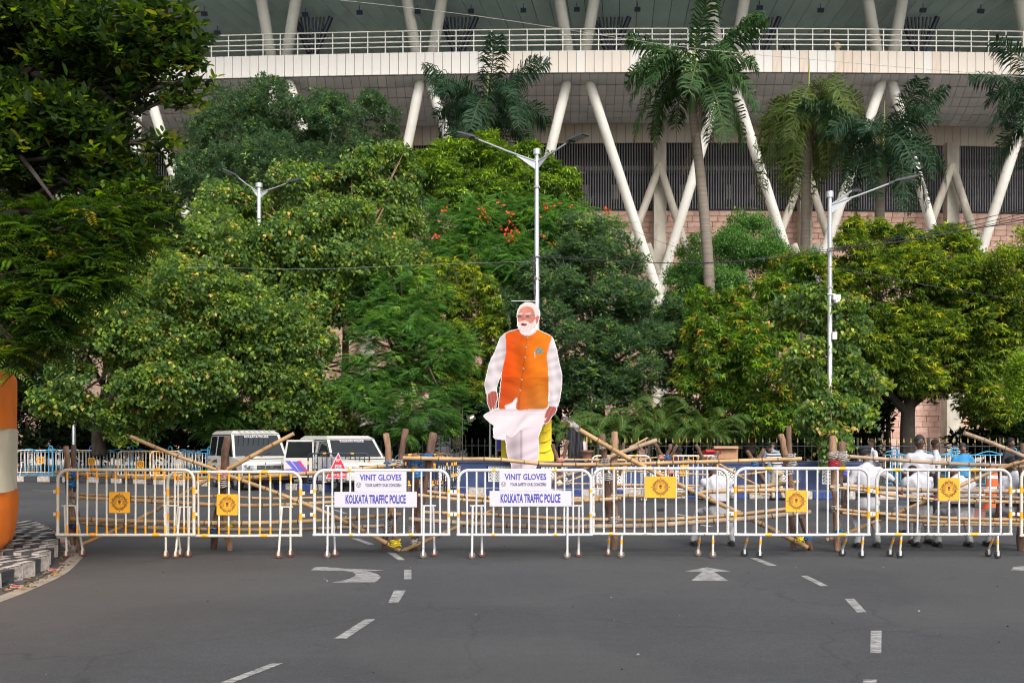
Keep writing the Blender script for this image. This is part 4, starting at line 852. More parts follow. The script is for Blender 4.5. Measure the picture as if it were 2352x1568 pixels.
    for pl in plates or ():
        a0, a1, b0, b1, words = pl; w_ = (a1 - a0) / s; h_ = (b1 - b0) / s; b = MB(); b.prism(rounded(w_, h_, .006), -.002, .002)
        o = b.build('sign_plate', M_plate, t, (((a0 + a1) / 2 - uc) / s, -.026 if len(words) == 1 else -.030, H + (HOR - (b0 + b1) / 2) / s))
        for ps in ((-.47, .4), (.47, .4), (-.47, -.4), (.47, -.4), (0, .44), (0, -.44)): e = MB(); e.ell((0, 0, 0), (.005, .003, .005), 6, 4); inst('rivet', e.mesh('rivet', M_alu), o, (ps[0] * w_, -.003, ps[1] * h_))
        if len(words) == 1: fit(inst('lettering', text_me(words[0], .17, M_blueink, .72, .006, .001), o, (0, -.0045, -.002)), w_ * .73)
        else:
            me = serif_text(words[0], .118, M_blueink); fit(inst('lettering', me, o, (0, -.0045, h_ * .19)), w_ * .81); me = serif_text(words[1], .062, M_navyink, .82); fit(inst('lettering', me, o, (.04, -.0045, -h_ * .19)), w_ * .70)
            e = MB(); n = 20; rr = .035; e.add([(q * math.cos(2 * math.pi * i / n), 0, q * math.sin(2 * math.pi * i / n)) for i in range(n) for q in (rr * .86, rr)], [(2 * i, 2 * i + 1, (2 * i + 3) % (2 * n), (2 * i + 2) % (2 * n)) for i in range(n)])
            for sg in (-1, 1): e.add([(0, 0, -rr * .6), (sg * .006, 0, -rr * .6), (sg * .024, 0, rr * .5), (sg * .014, 0, rr * .5)], [(0, 1, 2, 3)])
            e.build('logo', M_ink, o, (-w_ / 2 + .062, -.0045, -h_ * .17), fix=False)
    return t
M_navyink = mat('dark_blue_print', (.05, .05, .12), .5, var=0)
def serif_text(s, size, m, sx=.86):
    """built-in letters given slab serifs: small bars at the feet and heads of the stems"""
    k = ('serif', s, size, m.name)
    if k in _tc: return _tc[k]
    me = text_me(s, size, m, sx, .0022 * size / .1, .001).copy(); vs = np.array([v.co[:] for v in me.vertices]); h = vs[:, 2].max(); lo = np.percentile(vs[:, 2], 2)
    bm = bmesh.new(); bm.from_mesh(me); t = size * .035
    for z, sg in ((lo, 1), (h, -1)):
        near = np.sort(vs[np.abs(vs[:, 2] - z) < size * .012][:, 0]); cl = []
        for x in near:
            if cl and x - cl[-1][1] < size * .17: cl[-1][1] = x
            else: cl.append([x, x])
        for a, b_ in cl:
            if b_ - a > size * .3: continue
            q = [bm.verts.new((x, -.0015, zz_)) for x, zz_ in ((a - size * .05, z), (b_ + size * .05, z), (b_ + size * .05, z + sg * t), (a - size * .05, z + sg * t))]; bm.faces.new(q)
    bm.to_mesh(me); bm.free(); me.name = 'lettering'; _tc[k] = me; return me
CR = (M_cream, M_orange)
barrier('cream barrier with yellow bar ends and an orange emblem plate, leftmost of the front row', 129, 449, 1075, 1231, [(153, 1281), (190, 1278), (381, 1282), (414, 1278)], 14.85, CR, 13, sign=(276, 1153, 48, 48), wk='rust')
barrier('cream barrier overlapping the leftmost one, orange bar ends, rusty wheels, yellow rag below its sign', 382, 694, 1080, 1233, [(404, 1282), (433, 1280), (640, 1282), (667, 1279)], 15.05, CR, 12, sign=(523, 1158, 48, 48), wk='rust')
KT = 'KOLKATA TRAFFIC POLICE'; VG = ('VINIT GLOVES', 'YOUR SAFETY OUR CONCERN')
WB = dict(endband=False, bandw=.05, nb=14)
barrier('white barrier with two lettered plates standing beside the cream barriers', 719, 1034, 1076, 1231, [(752, 1282), (770, 1278), (972, 1282), (998, 1278)], 14.9, plates=[(815, 934, 1082, 1128, VG), (769, 958, 1128.5, 1164, (KT,))], **WB)
barrier('white barrier with two lettered plates in front of the cutout figure', 1049, 1361, 1076, 1231, [(1084, 1283), (1107, 1279), (1303, 1283), (1329, 1279)], 14.9, plates=[(1147, 1266, 1081, 1126, VG), (1124.5, 1312.5, 1126.5, 1162, (KT,))], **WB)
barrier('worn white barrier with a wide yellow emblem plate, right of the lettered ones', 1359, 1675, 1072, 1229, [(1427, 1281), (1397, 1277), (1637, 1281), (1603, 1277)], 14.95, (M_whiteworn, M_orange), 12, endband=False, sign=(1516.5, 1118, 72, 49), legtop='low', topb=(.13,), sleeve_side=(False, False), bandw=.055)
barrier('white barrier with orange bands and a square emblem plate near its right end', 1685, 1999, 1072, 1231, [(1745, 1281), (1710, 1277), (1980, 1281), (1935, 1277)], 14.9, nb=12, endband=False, sign=(1828, 1150, 49, 49), legtop='low', wk='black', topb=(.25, .8))
barrier('white barrier with chipped top rail in front of the seated policemen', 2010, 2325, 1075, 1230, [(2067, 1281), (2044, 1278), (2292, 1282), (2271, 1278)], 14.9, nb=12, endband=False, sign=(2178, 1122, 49, 50), legtop='low', wk='black', topb=(.15, .72), cols=(M_whiteworn, M_orange))
barrier('cream barrier cut off by the right edge', 2343, 2655, 1072, 1233, [(2390, 1281), (2370, 1278), (2620, 1281), (2590, 1278)], 14.95, CR, 12, endband=False)
# far barriers
GB = 'barriers at the far side of the road'
def farb(label, u0, u1, vw, cols=(M_white, M_orange), sign=None, rz=0, eb=True, nb=12):
    Y = gy(vw); s = F / Y; vt = HOR + (H - 1.29) * s; vb = HOR + (H - .33) * s; w4 = (u1 - u0) / 4
    t = barrier(label, u0, u1, vt, vb, [(u0 + w4 * .4, vw), (u0 + w4 * .6, vw), (u1 - w4 * .4, vw), (u1 - w4 * .6, vw)], Y, cols, nb, endband=eb, sign=sign, detail=False, group=GB); t.rotation_euler.z = rz; return t
farb('far white barrier with an emblem plate, nearest the orange cloth pillar', 38, 158, 1104, sign=(93, 1056, 17, 17)); farb('far white barrier with an emblem plate, second from the orange cloth pillar', 154, 265, 1106, sign=(211, 1059, 17, 17), rz=-.05)
farb('far worn barrier with emblem plate before the blue railing', 270, 376, 1111, (M_cream, M_orange), sign=(323, 1066, 17, 17)); farb('far cream barrier standing askew by the blue railing', 346, 416, 1113, (M_cream, M_orange), rz=.5, nb=9)
farb('grey barrier leaning in the stack left of the police vans', 412, 466, 1108, (M_alu, M_navy), rz=.9, nb=9, eb=False)
farb('dark blue barrier with yellow bands carrying the red triangle sign', 706, 850, 1132, (M_navy, M_orange), eb=False)
for k, (a, b, v, rz) in enumerate(((915, 1040, 1140, .12), (922, 1046, 1138, .18), (930, 1050, 1137, .22), (905, 1030, 1141, .3))):
    farb(('front barrier of the black and yellow stack', 'second barrier of the black and yellow stack', 'hindmost barrier of the black and yellow stack', 'barrier turned out sideways from the black and yellow stack')[k], a, b, v, (M_navy, M_orange), rz=rz, sign=(992, 1072, 17, 17) if k == 0 else None, nb=10)
farb('far white barrier with an emblem plate behind the middle bamboo frame', 1358, 1496, 1151, sign=(1430, 1077, 20, 16), nb=11); farb('far white barrier with an emblem plate behind the worn white one', 1511, 1650, 1152, sign=(1572, 1080, 20, 25), nb=11)
# red triangle sign
Y = 32.2; p = P(777, 1099, Y); t = thing('triangle_sign', 'red triangular go slow sign with a police emblem', 'road sign', (p.x, Y, p.z)); s = F / Y
b = MB(); b.prism([(-.40, 0), (.40, 0), (0, .83)], -.01, .01); b.build('sign_plate', M_plate, t)
b = MB(); b.prism([(-.36, .025), (.36, .025), (0, .77)], -.013, -.0105); o = b.build('red_triangle', mat('sign_red', (.62, .02, .035), .45, var=.05), t)
inst('lettering', text_me('KP', .12, M_plate, .9, .004, .001), t, (0, -.017, .58)); inst('lettering', text_me('GO SLOW', .11, M_plate, .9, .003, .001), t, (0, -.017, .12)); e = MB(); e.box((0, 0, 0), (.2, .003, .2)); e = e.build('emblem_plate', M_plate, t, (0, -.016, .34)); inst('emblem', EMB, e, (0, -.003, 0), (0, 0, 0), (.095, 1, .095))

# ================================================================ BAMBOO BARRICADES
def bamboo(parent, pts, dpx, Y, m=M_bam, base=Vector()):
    """pts: picture positions (already in 2352 px), Y single or list; one pole with swollen joints"""
    ys = Y if hasattr(Y, '__len__') else [Y] * len(pts); w3 = [P(u, v, y) for (u, v), y in zip(pts, ys)]; path = smooth_path(w3, 8) if len(w3) > 2 else [w3[0].lerp(w3[1], k / 8) for k in range(9)]
    L_ = sum((a - b).length for a, b in zip(path, path[1:])); r = dpx / 2 * (sum(ys) / len(ys)) / F; n = max(2, int(L_ / random.uniform(.26, .34))); out = []; rad = []; mi = []
    def at(d):
        acc = 0
        for a, b in zip(path, path[1:]):
            l = (b - a).length
            if acc + l >= d or b is path[-1]: return a.lerp(b, min(1, (d - acc) / l)) if l else a
            acc += l
        return path[-1]
    d = 0; ds = []
    cuts = sorted([L_ * (k + random.uniform(-.22, .22)) / n for k in range(1, n)])
    ds.append((0, 1.0, 0))
    for c in cuts: ds += [(c - .03, 1.0, 0), (c - .009, 1.13, 1), (c + .002, 1.04, 1), (c + .012, 1.14, 0), (c + .035, 1.0, 0)]
    ds.append((L_, .97, 0)); ds = [x for x in ds if 0 <= x[0] <= L_]
    tp = random.choice((1, -1)); dev = Vector((0, 0, 0))
    for d, k, mm in ds: out.append(at(d) - base); rad.append(r * k * (1 + tp * .1 * (d / L_ - .5))); mi.append(mm)
    b = MB(); b.tube(out, rad, 10, mis=mi); o = b.build('bamboo_pole', [m, M_node], parent, fix=False); return o
def log(parent, a, c, dpx, Ya, Yc, m=M_log, base=Vector()):
    A, Cc = P(*a, Ya), P(*c, Yc); r = dpx / 2 * (Ya + Yc) / 2 / F; n = 9; b = MB(); pts = []; rad = []
    for k in range(n + 1):
        q = A.lerp(Cc, k / n) + Vector((random.gauss(0, .010), random.gauss(0, .010), 0)) * (1 if 0 < k < n else 0); pts.append(q - base); rad.append((r * random.uniform(.86, 1.1), r * random.uniform(.86, 1.1)))
    d = (pts[0] - pts[1]).normalized(); pts = [pts[0] + d * r * .25] + pts; rad = [(r * .72, r * .72)] + rad; rad[-1] = (rad[-1][0] * .8, rad[-1][1] * .8)
    b.tube(pts, rad, 12); return b.build('log_post', m, parent, fix=False)
def tie(parent, c, Y, dpx, m=M_rope, turns=4, ax=(0, 0, 1), hpx=None, base=Vector()):
    """cloth or rope wound round a joint, with a loose end"""
    p = P(*c, Y) - base; r = dpx / 2 * Y / F; b = MB(); ax = Vector(ax).normalized(); x = ax.orthogonal().normalized(); y = ax.cross(x); pts = []; n = 10; h = (hpx or dpx * .7) * Y / F
    for k in range(turns * n + 1):
        a = 2 * math.pi * k / n; t = k / (turns * n); pts.append(p + (x * math.cos(a) + y * math.sin(a)) * r * (1 + .12 * math.sin(k * 1.7)) + ax * (h * (t - .5) + .01 * math.sin(a * 1.3 + k)))
    e = pts[-1]; pts += [e + Vector((random.uniform(-.03, .03), -.03, -.03)), e + Vector((random.uniform(-.06, .06), -.04, -.10))]
    w_ = r * random.uniform(.16, .24) if m is M_rope else r * .3
    b.tube(pts, [(w_, w_ * .5)] * (len(pts) - 1) + [(w_ * .4, w_ * .3)], 6)
    if m is not M_rope: k = p + Vector((random.uniform(-.02, .02), -r * 1.15, 0)); b.ell(k, (r * .4, r * .3, r * .33), 7, 5)
    return b.build('rag_tie' if m is not M_rope else 'rope_tie', m, parent, fix=False)
def frame_of(label, c, Y, group='bamboo barricades across the road'):
    g = P(*c, Y); g.z = 0; t = thing('bamboo_barricade', label, 'barricade', g, 0, group); return t, g
# left
t, g = frame_of('bamboo and log barricade behind the cream barriers, two poles sticking up', (450, 1265), 15.9); Yp = 15.8
for a, c, w_, ya, yc, m in ((C1(515, 268), C1(577, 1045), 13.5, 15.6, 15.7, M_log2), (C1(578, 255), C1(617, 1102), 12, 15.9, 15.62, M_log), (C2(472, 228), C2(345, 1240), 18, 15.4, 16.15, M_log), (C2(398, 500), C2(490, 1255), 15, 16.1, 15.95, M_log2),
                            (C3(98, 192), C3(192, 1242), 14.5, 15.7, 15.95, M_log2), (C3(275, 152), C3(78, 1222), 15.5, 15.85, 16.1, M_log)): log(t, a, c, w_, ya, yc, m, g)
for pts, w_, y, m in (([C1(425, 470), C1(900, 498), C1(1300, 512), C2(378, 578)], 8.5, 15.55, M_bam), ([C2(360, 588), C2(700, 578), C2(1100, 548), C2(1500, 520), C2(1985, 462)], 9.5, 15.5, M_bam), ([C1(565, 636), C1(1150, 662), C1(1700, 652), C2(540, 752), C2(850, 768), C2(1440, 755)], 6, 15.75, M_bam),
                      ([C1(590, 665), C1(1150, 692), C1(1670, 720)], 9, 15.6, M_bam), ([C2(190, 818), C2(800, 830), C2(1430, 800)], 9, 15.7, M_bam), ([C1(560, 832), C1(1100, 850), C1(1764, 866), C2(240, 985), C2(800, 985), C2(1480, 955), C2(2040, 905), C3(235, 908)], 10, 15.5, M_bam),
                      ([C1(640, 862), C1(1100, 898), C1(1764, 918), C2(300, 1045), C2(1000, 1048), C2(1885, 1012)], 9, 15.8, M_bamold), ([C1(640, 1032), C1(1150, 800), C2(330, 572)], 9, [15.5, 15.7, 15.9], M_bam), ([C2(475, 505), C2(760, 350), C2(1062, 188)], 9.5, [15.3, 15.2, 15.1], M_bam),
                      ([C1(1020, 185), C1(1340, 320), C2(365, 508)], 9, [15.1, 15.3, 15.45], M_bam), ([C2(468, 558), C2(1050, 770), C2(1500, 965), C2(2015, 1228)], 10, [15.35, 15.4, 15.4, 15.6], M_bam)): bamboo(t, pts, w_, y, m, g)
for c, w_, m in ((C1(548, 490), 22, M_rope), (C1(590, 480), 20, M_bluetie), (C1(560, 560), 22, M_bluetie), (C1(590, 640), 14, M_rope), (C1(565, 700), 18, M_rope), (C1(575, 890), 16, M_navytie), (C1(570, 1060), 16, M_rope), (C2(425, 545), 26, M_pinktie), (C2(435, 600), 25, M_rope), (C2(440, 640), 24, M_rope), (C2(515, 575), 15, M_rope), (C2(345, 1060), 19, M_navytie), (C2(495, 1000), 19, M_yeltie),
                 (C2(1500, 955), 15, M_yeltie), (C3(125, 465), 19, M_bluetie), (C3(215, 450), 22, M_rope), (C3(125, 985), 18, M_rope), (C3(110, 1040), 19, M_rope), (C3(180, 1170), 22, M_yeltie), (C3(165, 925), 15, M_bluetie)): tie(t, c, 15.55, w_, m, 4, base=g)
# middle
t, g = frame_of('long bamboo barricade across the middle with a grey cloth on its raised pole', (1450, 1265), 15.9)
for a, c, w_, ya, yc, m in ((C3(525, 188), C3(335, 1248), 17, 15.7, 16.0, M_log), (C3(360, 378), C3(352, 1215), 17, 16.1, 16.1, M_log), (C4(243, 200), C4(312, 980), 15, 15.7, 15.9, M_log), (C4(354, 176), C4(348, 1238), 16, 16.1, 16.05, M_log2), (C4(1843, 198), C4(1935, 640), 14, 15.7, 15.8, M_log2), (C4(1930, 630), C4(2125, 1238), 17, 15.75, 16.0, M_log), (C4(1914, 128), C4(1956, 1220), 13.5, 16.0, 16.2, M_log)): log(t, a, c, w_, ya, yc, m, g)
for pts, w_, y, m in (([C3(250, 405), C3(730, 415), C3(1100, 418), C3(1560, 462), C3(2060, 462), C4(200, 468)], 9, 15.5, M_bam), ([C4(-20, 475), C4(600, 455), C4(1300, 435), C4(2030, 412)], 9, 15.6, M_bam), ([C3(385, 738), C3(900, 790), C3(1350, 800), C3(1800, 790), C3(2240, 766), C4(330, 768)], 9, 15.6, M_bam), ([C3(440, 703), C3(900, 750), C3(1400, 775), C3(1900, 765), C4(330, 745), C4(640, 748)], 9, 15.9, M_bam),
                      ([C4(910, 735), C4(1300, 702), C4(1960, 692)], 10, 15.7, M_bam), ([C4(1455, 668), C4(1700, 655), C4(2005, 618)], 9.5, 15.95, M_bam), ([C3(415, 890), C3(1000, 912), C3(1600, 945), C3(2200, 958), C4(600, 962), C4(1250, 930), C4(1900, 862)], 9, 15.65, M_bam), ([C3(305, 952), C3(900, 995), C3(1700, 1028), C4(150, 1020), C4(700, 1008), C4(1100, 980), C4(1600, 942), C4(2112, 890)], 11.5, 15.5, M_bamold),
                      ([C3(245, 1238), C3(700, 1040), C3(1100, 848)], 9.5, [15.95, 15.8, 15.7], M_bam), ([C4(40, 152), C4(520, 430), C4(1050, 700), C4(1500, 912), C4(2080, 1205)], 11, [15.2, 15.4, 15.6, 15.7, 15.9], M_bam), ([C3(1560, 612), C3(1900, 500), C4(330, 388), C4(735, 245)], 10, [16.4, 16.2, 16, 15.9], M_bamold)): bamboo(t, pts, w_, y, m, g)
for c, w_, m in ((C3(470, 400), 22, M_bluetie), (C3(360, 440), 21, M_bluetie), (C3(385, 545), 26, M_bluetie), (C3(405, 740), 12, M_rope), (C3(350, 1155), 15, M_rope), (C3(320, 1040), 17, M_rope), (C4(250, 300), 18, M_rope), (C4(265, 440), 22, M_rope), (C4(300, 575), 24, M_rope), (C4(345, 765), 20, M_rope), (C4(350, 960), 22, M_rope), (C4(1050, 700), 18, M_bluetie), (C4(1080, 715), 15, M_bluetie), (C4(1930, 400), 22, M_rope), (C4(1940, 450), 22, M_rope), (C4(1915, 530), 20, M_rope), (C4(2040, 920), 16, M_rope), (C4(2080, 1115), 16, M_bluetie), (C4(2015, 1130), 14, M_yeltie)): tie(t, c, 15.65, w_, m, 4, base=g)
# grey rag flying from the tip of the raised pole
a = P(*C3(1830, 150), 15.2) - g; b = MB(); rr = []
for i in range(8):
    for j in range(4): rr.append(a + Vector((-.005 - i * .036 + random.gauss(0, .004), .02 * math.sin(i * 1.3 + j * 2) - .01 * j, i * .032 + (j - 1.5) * .03 * (1 - .4 * i / 8) * (1 + .3 * math.sin(i)))))
b.add(rr, [(i * 4 + j, i * 4 + j + 1, i * 4 + j + 5, i * 4 + j + 4) for i in range(7) for j in range(3)], smooth=True); b.build('grey_rag', M_rope, t, fix=False)
# right
t, g = frame_of('bamboo barricade on the right that the seated policemen rest on', (2150, 1262), 15.9)
for a, c, w_, ya, yc, m in ((C5(303, 212), C5(345, 1235), 17, 15.8, 15.75, M_log2), (C5(384, 266), C5(365, 640), 17.5, 15.95, 15.9, M_log), (C5(2012, 282), C5(1985, 1240), 17, 15.9, 15.9, M_log)): log(t, a, c, w_, ya, yc, m, g)
for pts, w_, y, m in (([C5(252, 376), C5(1000, 432), C5(1600, 466), C5(2300, 482)], 9, 15.6, M_bamold), ([C5(390, 652), C5(1000, 690), C5(1600, 702), C5(2300, 705)], 11, 15.55, M_bamold), ([C5(275, 666), C5(560, 692), C5(880, 745), C5(1250, 778)], 7.5, 15.5, M_bam), ([C5(1240, 790), C5(1700, 795), C5(2300, 806)], 8, 15.5, M_bam), ([C5(930, 740), C5(1400, 752), C5(2300, 768)], 7.5, 15.75, M_bamold), ([C5(320, 862), C5(700, 900), C5(1400, 945), C5(2300, 968)], 8.5, 15.45, M_bam),
                      ([C5(385, 897), C5(1000, 965), C5(1700, 992), C5(2300, 1004)], 9.5, 15.65, M_bam), ([C5(1118, 1006), C5(1600, 1003), C5(2300, 1016)], 6.5, 15.5, M_bamold), ([C5(420, 1082), C5(1100, 805), C5(1700, 540), C5(2150, 380)], 9, [15.9, 15.7, 15.6, 15.5], M_bam), ([C5(1480, 182), C5(1750, 280), C5(2150, 450)], 9.5, [15.1, 15.2, 15.4], M_bamold), ([C5(245, 1140), C5(305, 1122)], 9, 15.7, M_bamold)): bamboo(t, pts, w_, y, m, g)
for c, w_, m in ((C5(305, 380), 22, M_rope), (C5(383, 375), 21, M_rope), (C5(383, 400), 21, M_rope), (C5(310, 455), 20, mat('red_cloth', (.35, .02, .04), .7, var=.2)), (C5(320, 672), 20, M_rope), (C5(330, 860), 20, M_rope), (C5(740, 915), 17, mat('teal_cloth', (.06, .22, .25), .7, var=.2, bump=.4)), (C5(1205, 762), 17, mat('maroon_rag', (.22, .05, .08), .8, var=.2)), (C5(1500, 945), 10, M_ink), (C5(1985, 385), 20, M_navytie), (C5(355, 1070), 15, M_bluetie)): tie(t, c, 15.55, w_, m, 4, base=g)
# far barricade beside the blue wall
t, g = frame_of('far barricade of logs and thin bamboo in front of the blue wall', (1500, 1148), 27.5)
for a, c, w_ in ((C3(1592, 285), C3(1690, 620), 9), (C3(1730, 250), C3(1600, 660), 9), (C4(715, 272), C4(790, 400), 9), (C4(855, 285), C4(770, 600), 8), (C4(915, 292), C4(810, 470), 8), (C4(440, 270), C4(400, 560), 8), (C4(1085, 290), C4(1235, 580), 9), (C4(1280, 350), C4(1180, 700), 9), (C4(1545, 345), C4(1715, 640), 10), (C4(1692, 325), C4(1545, 630), 9)): log(t, a, (c[0], c[1]), w_, 27.4, 27.6, M_log, g)
for pts, w_ in (([C3(1690, 420), C3(2240, 424)], 5.5), ([C3(1620, 634), C4(-40, 634), C4(600, 645), C4(1250, 655)], 4.5), ([C4(430, 520), C4(1000, 545), C4(1300, 562)], 4), ([C4(1175, 388), C4(1500, 580), C4(1680, 665)], 5), ([C4(300, 650), C4(900, 660), C4(1750, 735)], 4), ([C4(490, 312), C4(650, 225)], 5), ([C4(640, 410), C4(780, 395)], 4), ([C4(1460, 560), C4(1700, 530)], 4.5), ([C3(1640, 650), C3(1900, 550)], 5)): bamboo(t, pts, w_, 27.3, M_bam, g)
for c, m in ((C3(1655, 420), M_pinktie), (C4(775, 398), M_pinktie), (C4(815, 400), M_bluetie), (C4(850, 530), M_pinktie), (C4(1240, 405), M_rope), (C4(1610, 460), M_bluetie), (C3(1730, 625), M_rope)): tie(t, c, 27.2, 14, m, 3, base=g)
# ================================================================ CUTOUT FIGURE (printed board)
def inpoly(px, py, poly):
    r = np.zeros(px.shape, bool); n = len(poly)
    for i in range(n):
        x0, y0 = poly[i]; x1, y1 = poly[(i + 1) % n]
        if y0 == y1: continue
        c = ((y0 > py) != (y1 > py)) & (px < (x1 - x0) * (py - y0) / (y1 - y0) + x0); r ^= c
    return r
def spline(poly):
    p = smooth_path([(a, b, 0) for a, b in poly] + [(poly[0][0], poly[0][1], 0)], 4); return [(q.x, q.y) for q in p]
def cutout():
    Yc = 31.6; st_ = 4.4; xs = np.arange(60, 700, st_); ys = np.arange(105, 1590, st_); GX, GY = np.meshgrid(xs, ys); x, y = GX, GY
    C = np.zeros(GX.shape + (3,)); A = np.zeros(GX.shape, bool)
    nz = np.random.default_rng(4)
    fold = lambda fx, fy, ph=0: .5 + .5 * np.sin(x * fx + y * fy + ph + 1.3 * np.sin(y * .02 + x * .011))
    def lay(poly, col, sp=True, sh=None):
        m = inpoly(x, y, spline(poly) if sp else poly); c = np.array(srgb(*col))[None, None] * np.ones(GX.shape + (1,))
        if sh is not None: c = c * sh[..., None] if sh.ndim == 2 else c * sh
        C[m] = c[m]; A[m] = True; return m
    tint = lambda s, k=(1, .93, 1.0): 1 - (1 - s)[..., None] * np.array([1.0, 1.0, 1.0])
    lay([(240, 1150), (246, 1230), (255, 1310), (268, 1345), (290, 1400), (285, 1480), (280, 1560), (275, 1584), (490, 1584), (480, 1480), (478, 1400), (492, 1330), (498, 1240), (495, 1170), (525, 1080), (520, 1000), (300, 1000)], (236, 228, 240), sh=np.clip(.98 - .36 * np.exp(-((x - 300 - (y - 1200) * .08) / 60) ** 2) - .3 * np.exp(-((x - 362) / 9) ** 2) * (y > 1120) - .16 * fold(.03, .07) - .22 * np.exp(-((y - 1560) / 60) ** 2), .35, 1))
    lay([(285, 1540), (380, 1535), (375, 1586), (280, 1586)], (60, 40, 30)); lay([(392, 1535), (488, 1540), (492, 1586), (395, 1586)], (60, 40, 30))
    lay([(188, 940), (130, 968), (72, 1000), (82, 1022), (110, 1050), (148, 1080), (145, 1110), (148, 1150), (153, 1178), (200, 1186), (240, 1188), (240, 1150), (275, 1172), (310, 1158), (370, 1105), (440, 1090), (520, 1082), (545, 1040), (562, 945), (330, 860), (232, 935)], (243, 238, 246), sh=np.clip(1 - .1 * fold(.025, .03) - .16 * np.exp(-((x * .8 + y * .62 - 940) / 16) ** 2) * (y > 1000) - .1 * (y > 960) * (y < 1000) - .25 * np.exp(-((y - 958) / 9) ** 2), .5, 1))
    for arm, cx in (([(240, 358), (205, 388), (182, 440), (158, 505), (128, 562), (106, 630), (90, 700), (80, 755), (86, 800), (98, 838), (140, 812), (166, 816), (172, 765), (196, 700), (216, 640), (244, 520), (246, 430)], 150), ([(590, 378), (612, 405), (640, 500), (655, 580), (672, 650), (679, 710), (672, 810), (658, 890), (640, 936), (605, 934), (577, 925), (584, 850), (580, 760), (575, 650), (560, 540), (566, 450)], 620)):
        lay(arm, (236, 236, 243), sh=np.clip(1 - .14 * fold(.02, .075, cx) * ((y > 480) + .3) - .10 * fold(.07, -.03) - .16 * np.abs(x - cx) / 60, .5, 1))
    lay([(100, 838), (96, 870), (104, 915), (122, 955), (132, 960), (138, 935), (146, 958), (154, 948), (152, 925), (160, 935), (165, 900), (175, 862), (165, 815), (135, 812)], (190, 105, 95), sh=np.clip(1 - .4 * fold(.25, -.06), .45, 1.1))
    lay([(580, 928), (636, 938), (628, 980), (600, 1012), (572, 1052), (548, 1064), (540, 1052), (562, 1020), (545, 1022), (556, 975)], (188, 110, 105), sh=np.clip(1 - .35 * fold(.2, .09), .5, 1.1))
    slub = 1 + .07 * np.sin(y * 1.1 + 3 * np.sin(x * .02)) * np.sin(y * .23) + nz.normal(0, .025, GX.shape)
    vs = slub * (1 - .25 * np.exp(-((x - 300 - .1 * y) / 60) ** 2 * (y < 700)) - .16 * fold(-.03, .03, 2)); orange = np.stack([.93 + 0 * x, .34 + .19 * np.clip((x - 240) / 260, 0, 1) + .07 * np.clip((y - 700) / 250, 0, 1), .06 + .08 * np.clip((x - 300) / 300, 0, 1) + .14 * np.clip((y - 700) / 250, 0, 1)], -1)
    orange = np.where(orange <= .04045, orange / 12.92, ((orange + .055) / 1.055) ** 2.4)
    vest = inpoly(x, y, spline([(236, 362), (285, 345), (345, 328), (365, 356), (400, 374), (440, 370), (482, 332), (530, 350), (598, 386), (586, 440), (566, 520), (562, 560), (572, 620), (575, 700), (579, 760), (574, 850), (562, 944), (440, 952), (326, 954), (331, 864), (285, 905), (236, 924), (236, 950), (186, 944), (194, 850), (205, 740), (215, 640), (238, 540), (244, 450)]))
    C[vest] = np.clip(orange * vs[..., None], 0, 1)[vest]; A |= vest
    ft = vest & ((np.abs(x - (408 - (y - 380) * .12)) < 2.4) | ((np.abs(y - 748 - (x - 380) * .12) < 2) & (((x > 215) & (x < 300)) | ((x > 470) & (x < 560)))) | ((np.abs(y - 513) < 2) & (x > 475) & (x < 560))); C[ft] *= .5
    lay([(258, 350), (318, 336), (360, 372), (352, 420), (330, 455), (288, 470), (292, 410)], (214, 92, 28), sh=slub) if True else None
    lay([(345, 325), (365, 350), (405, 360), (440, 352), (472, 318), (484, 334), (450, 366), (405, 376), (362, 362)], (236, 230, 236))
    lay([(335, 235), (333, 200), (345, 165), (365, 138), (398, 121), (432, 120), (468, 136), (494, 162), (505, 195), (504, 225), (490, 235), (478, 262), (474, 300), (455, 330), (425, 352), (398, 356), (368, 346), (344, 316), (334, 275)], (238, 232, 232), sh=1 - .12 * fold(.3, .2))
    lay([(340, 198), (356, 168), (385, 150), (425, 150), (455, 168), (468, 205), (474, 240), (472, 262), (462, 292), (430, 300), (385, 278), (350, 288), (338, 268), (336, 232)], (222, 150, 132), sh=np.clip(1.05 - .25 * np.abs(x - 385) / 80 - .1 * fold(.05, .3), .6, 1.1))
    lay([(338, 268), (352, 272), (372, 262), (398, 262), (420, 274), (440, 282), (462, 262), (474, 250), (474, 300), (455, 330), (425, 352), (398, 356), (368, 346), (344, 316)], (235, 230, 228), sh=1 - .2 * fold(.25, .1))
    lay([(358, 285), (375, 279), (392, 282), (410, 288), (400, 299), (375, 300), (362, 296)], (135, 52, 48)); lay([(476, 232), (488, 222), (502, 228), (500, 250), (490, 275), (480, 288)], (205, 120, 105))
    lay([(372, 222), (362, 250), (372, 260), (392, 256), (396, 246), (382, 224)], (200, 118, 100))
    for cx in (350, 412):
        lay([(cx - 20, 219), (cx + 22, 217), (cx + 20, 236), (cx + 4, 241), (cx - 16, 237)], (176, 122, 108)); lay([(cx - 10, 223), (cx + 10, 223), (cx + 8, 230), (cx - 8, 230)], (50, 32, 30)); lay([(cx - 20, 208), (cx + 20, 198), (cx + 24, 208), (cx - 10, 214)], (225, 215, 212))
    fr = (np.abs(y - 214) < 2) & (x > 328) & (x < 470) | (np.abs(x - 330) < 2) & (y > 212) & (y < 238) | (np.abs(x - 378) < 1.7) & (y > 212) & (y < 236) | (np.abs(y - 241) < 1.7) & (((x > 334) & (x < 374)) | ((x > 392) & (x < 440))); C[fr & A] = srgb(150, 130, 130)
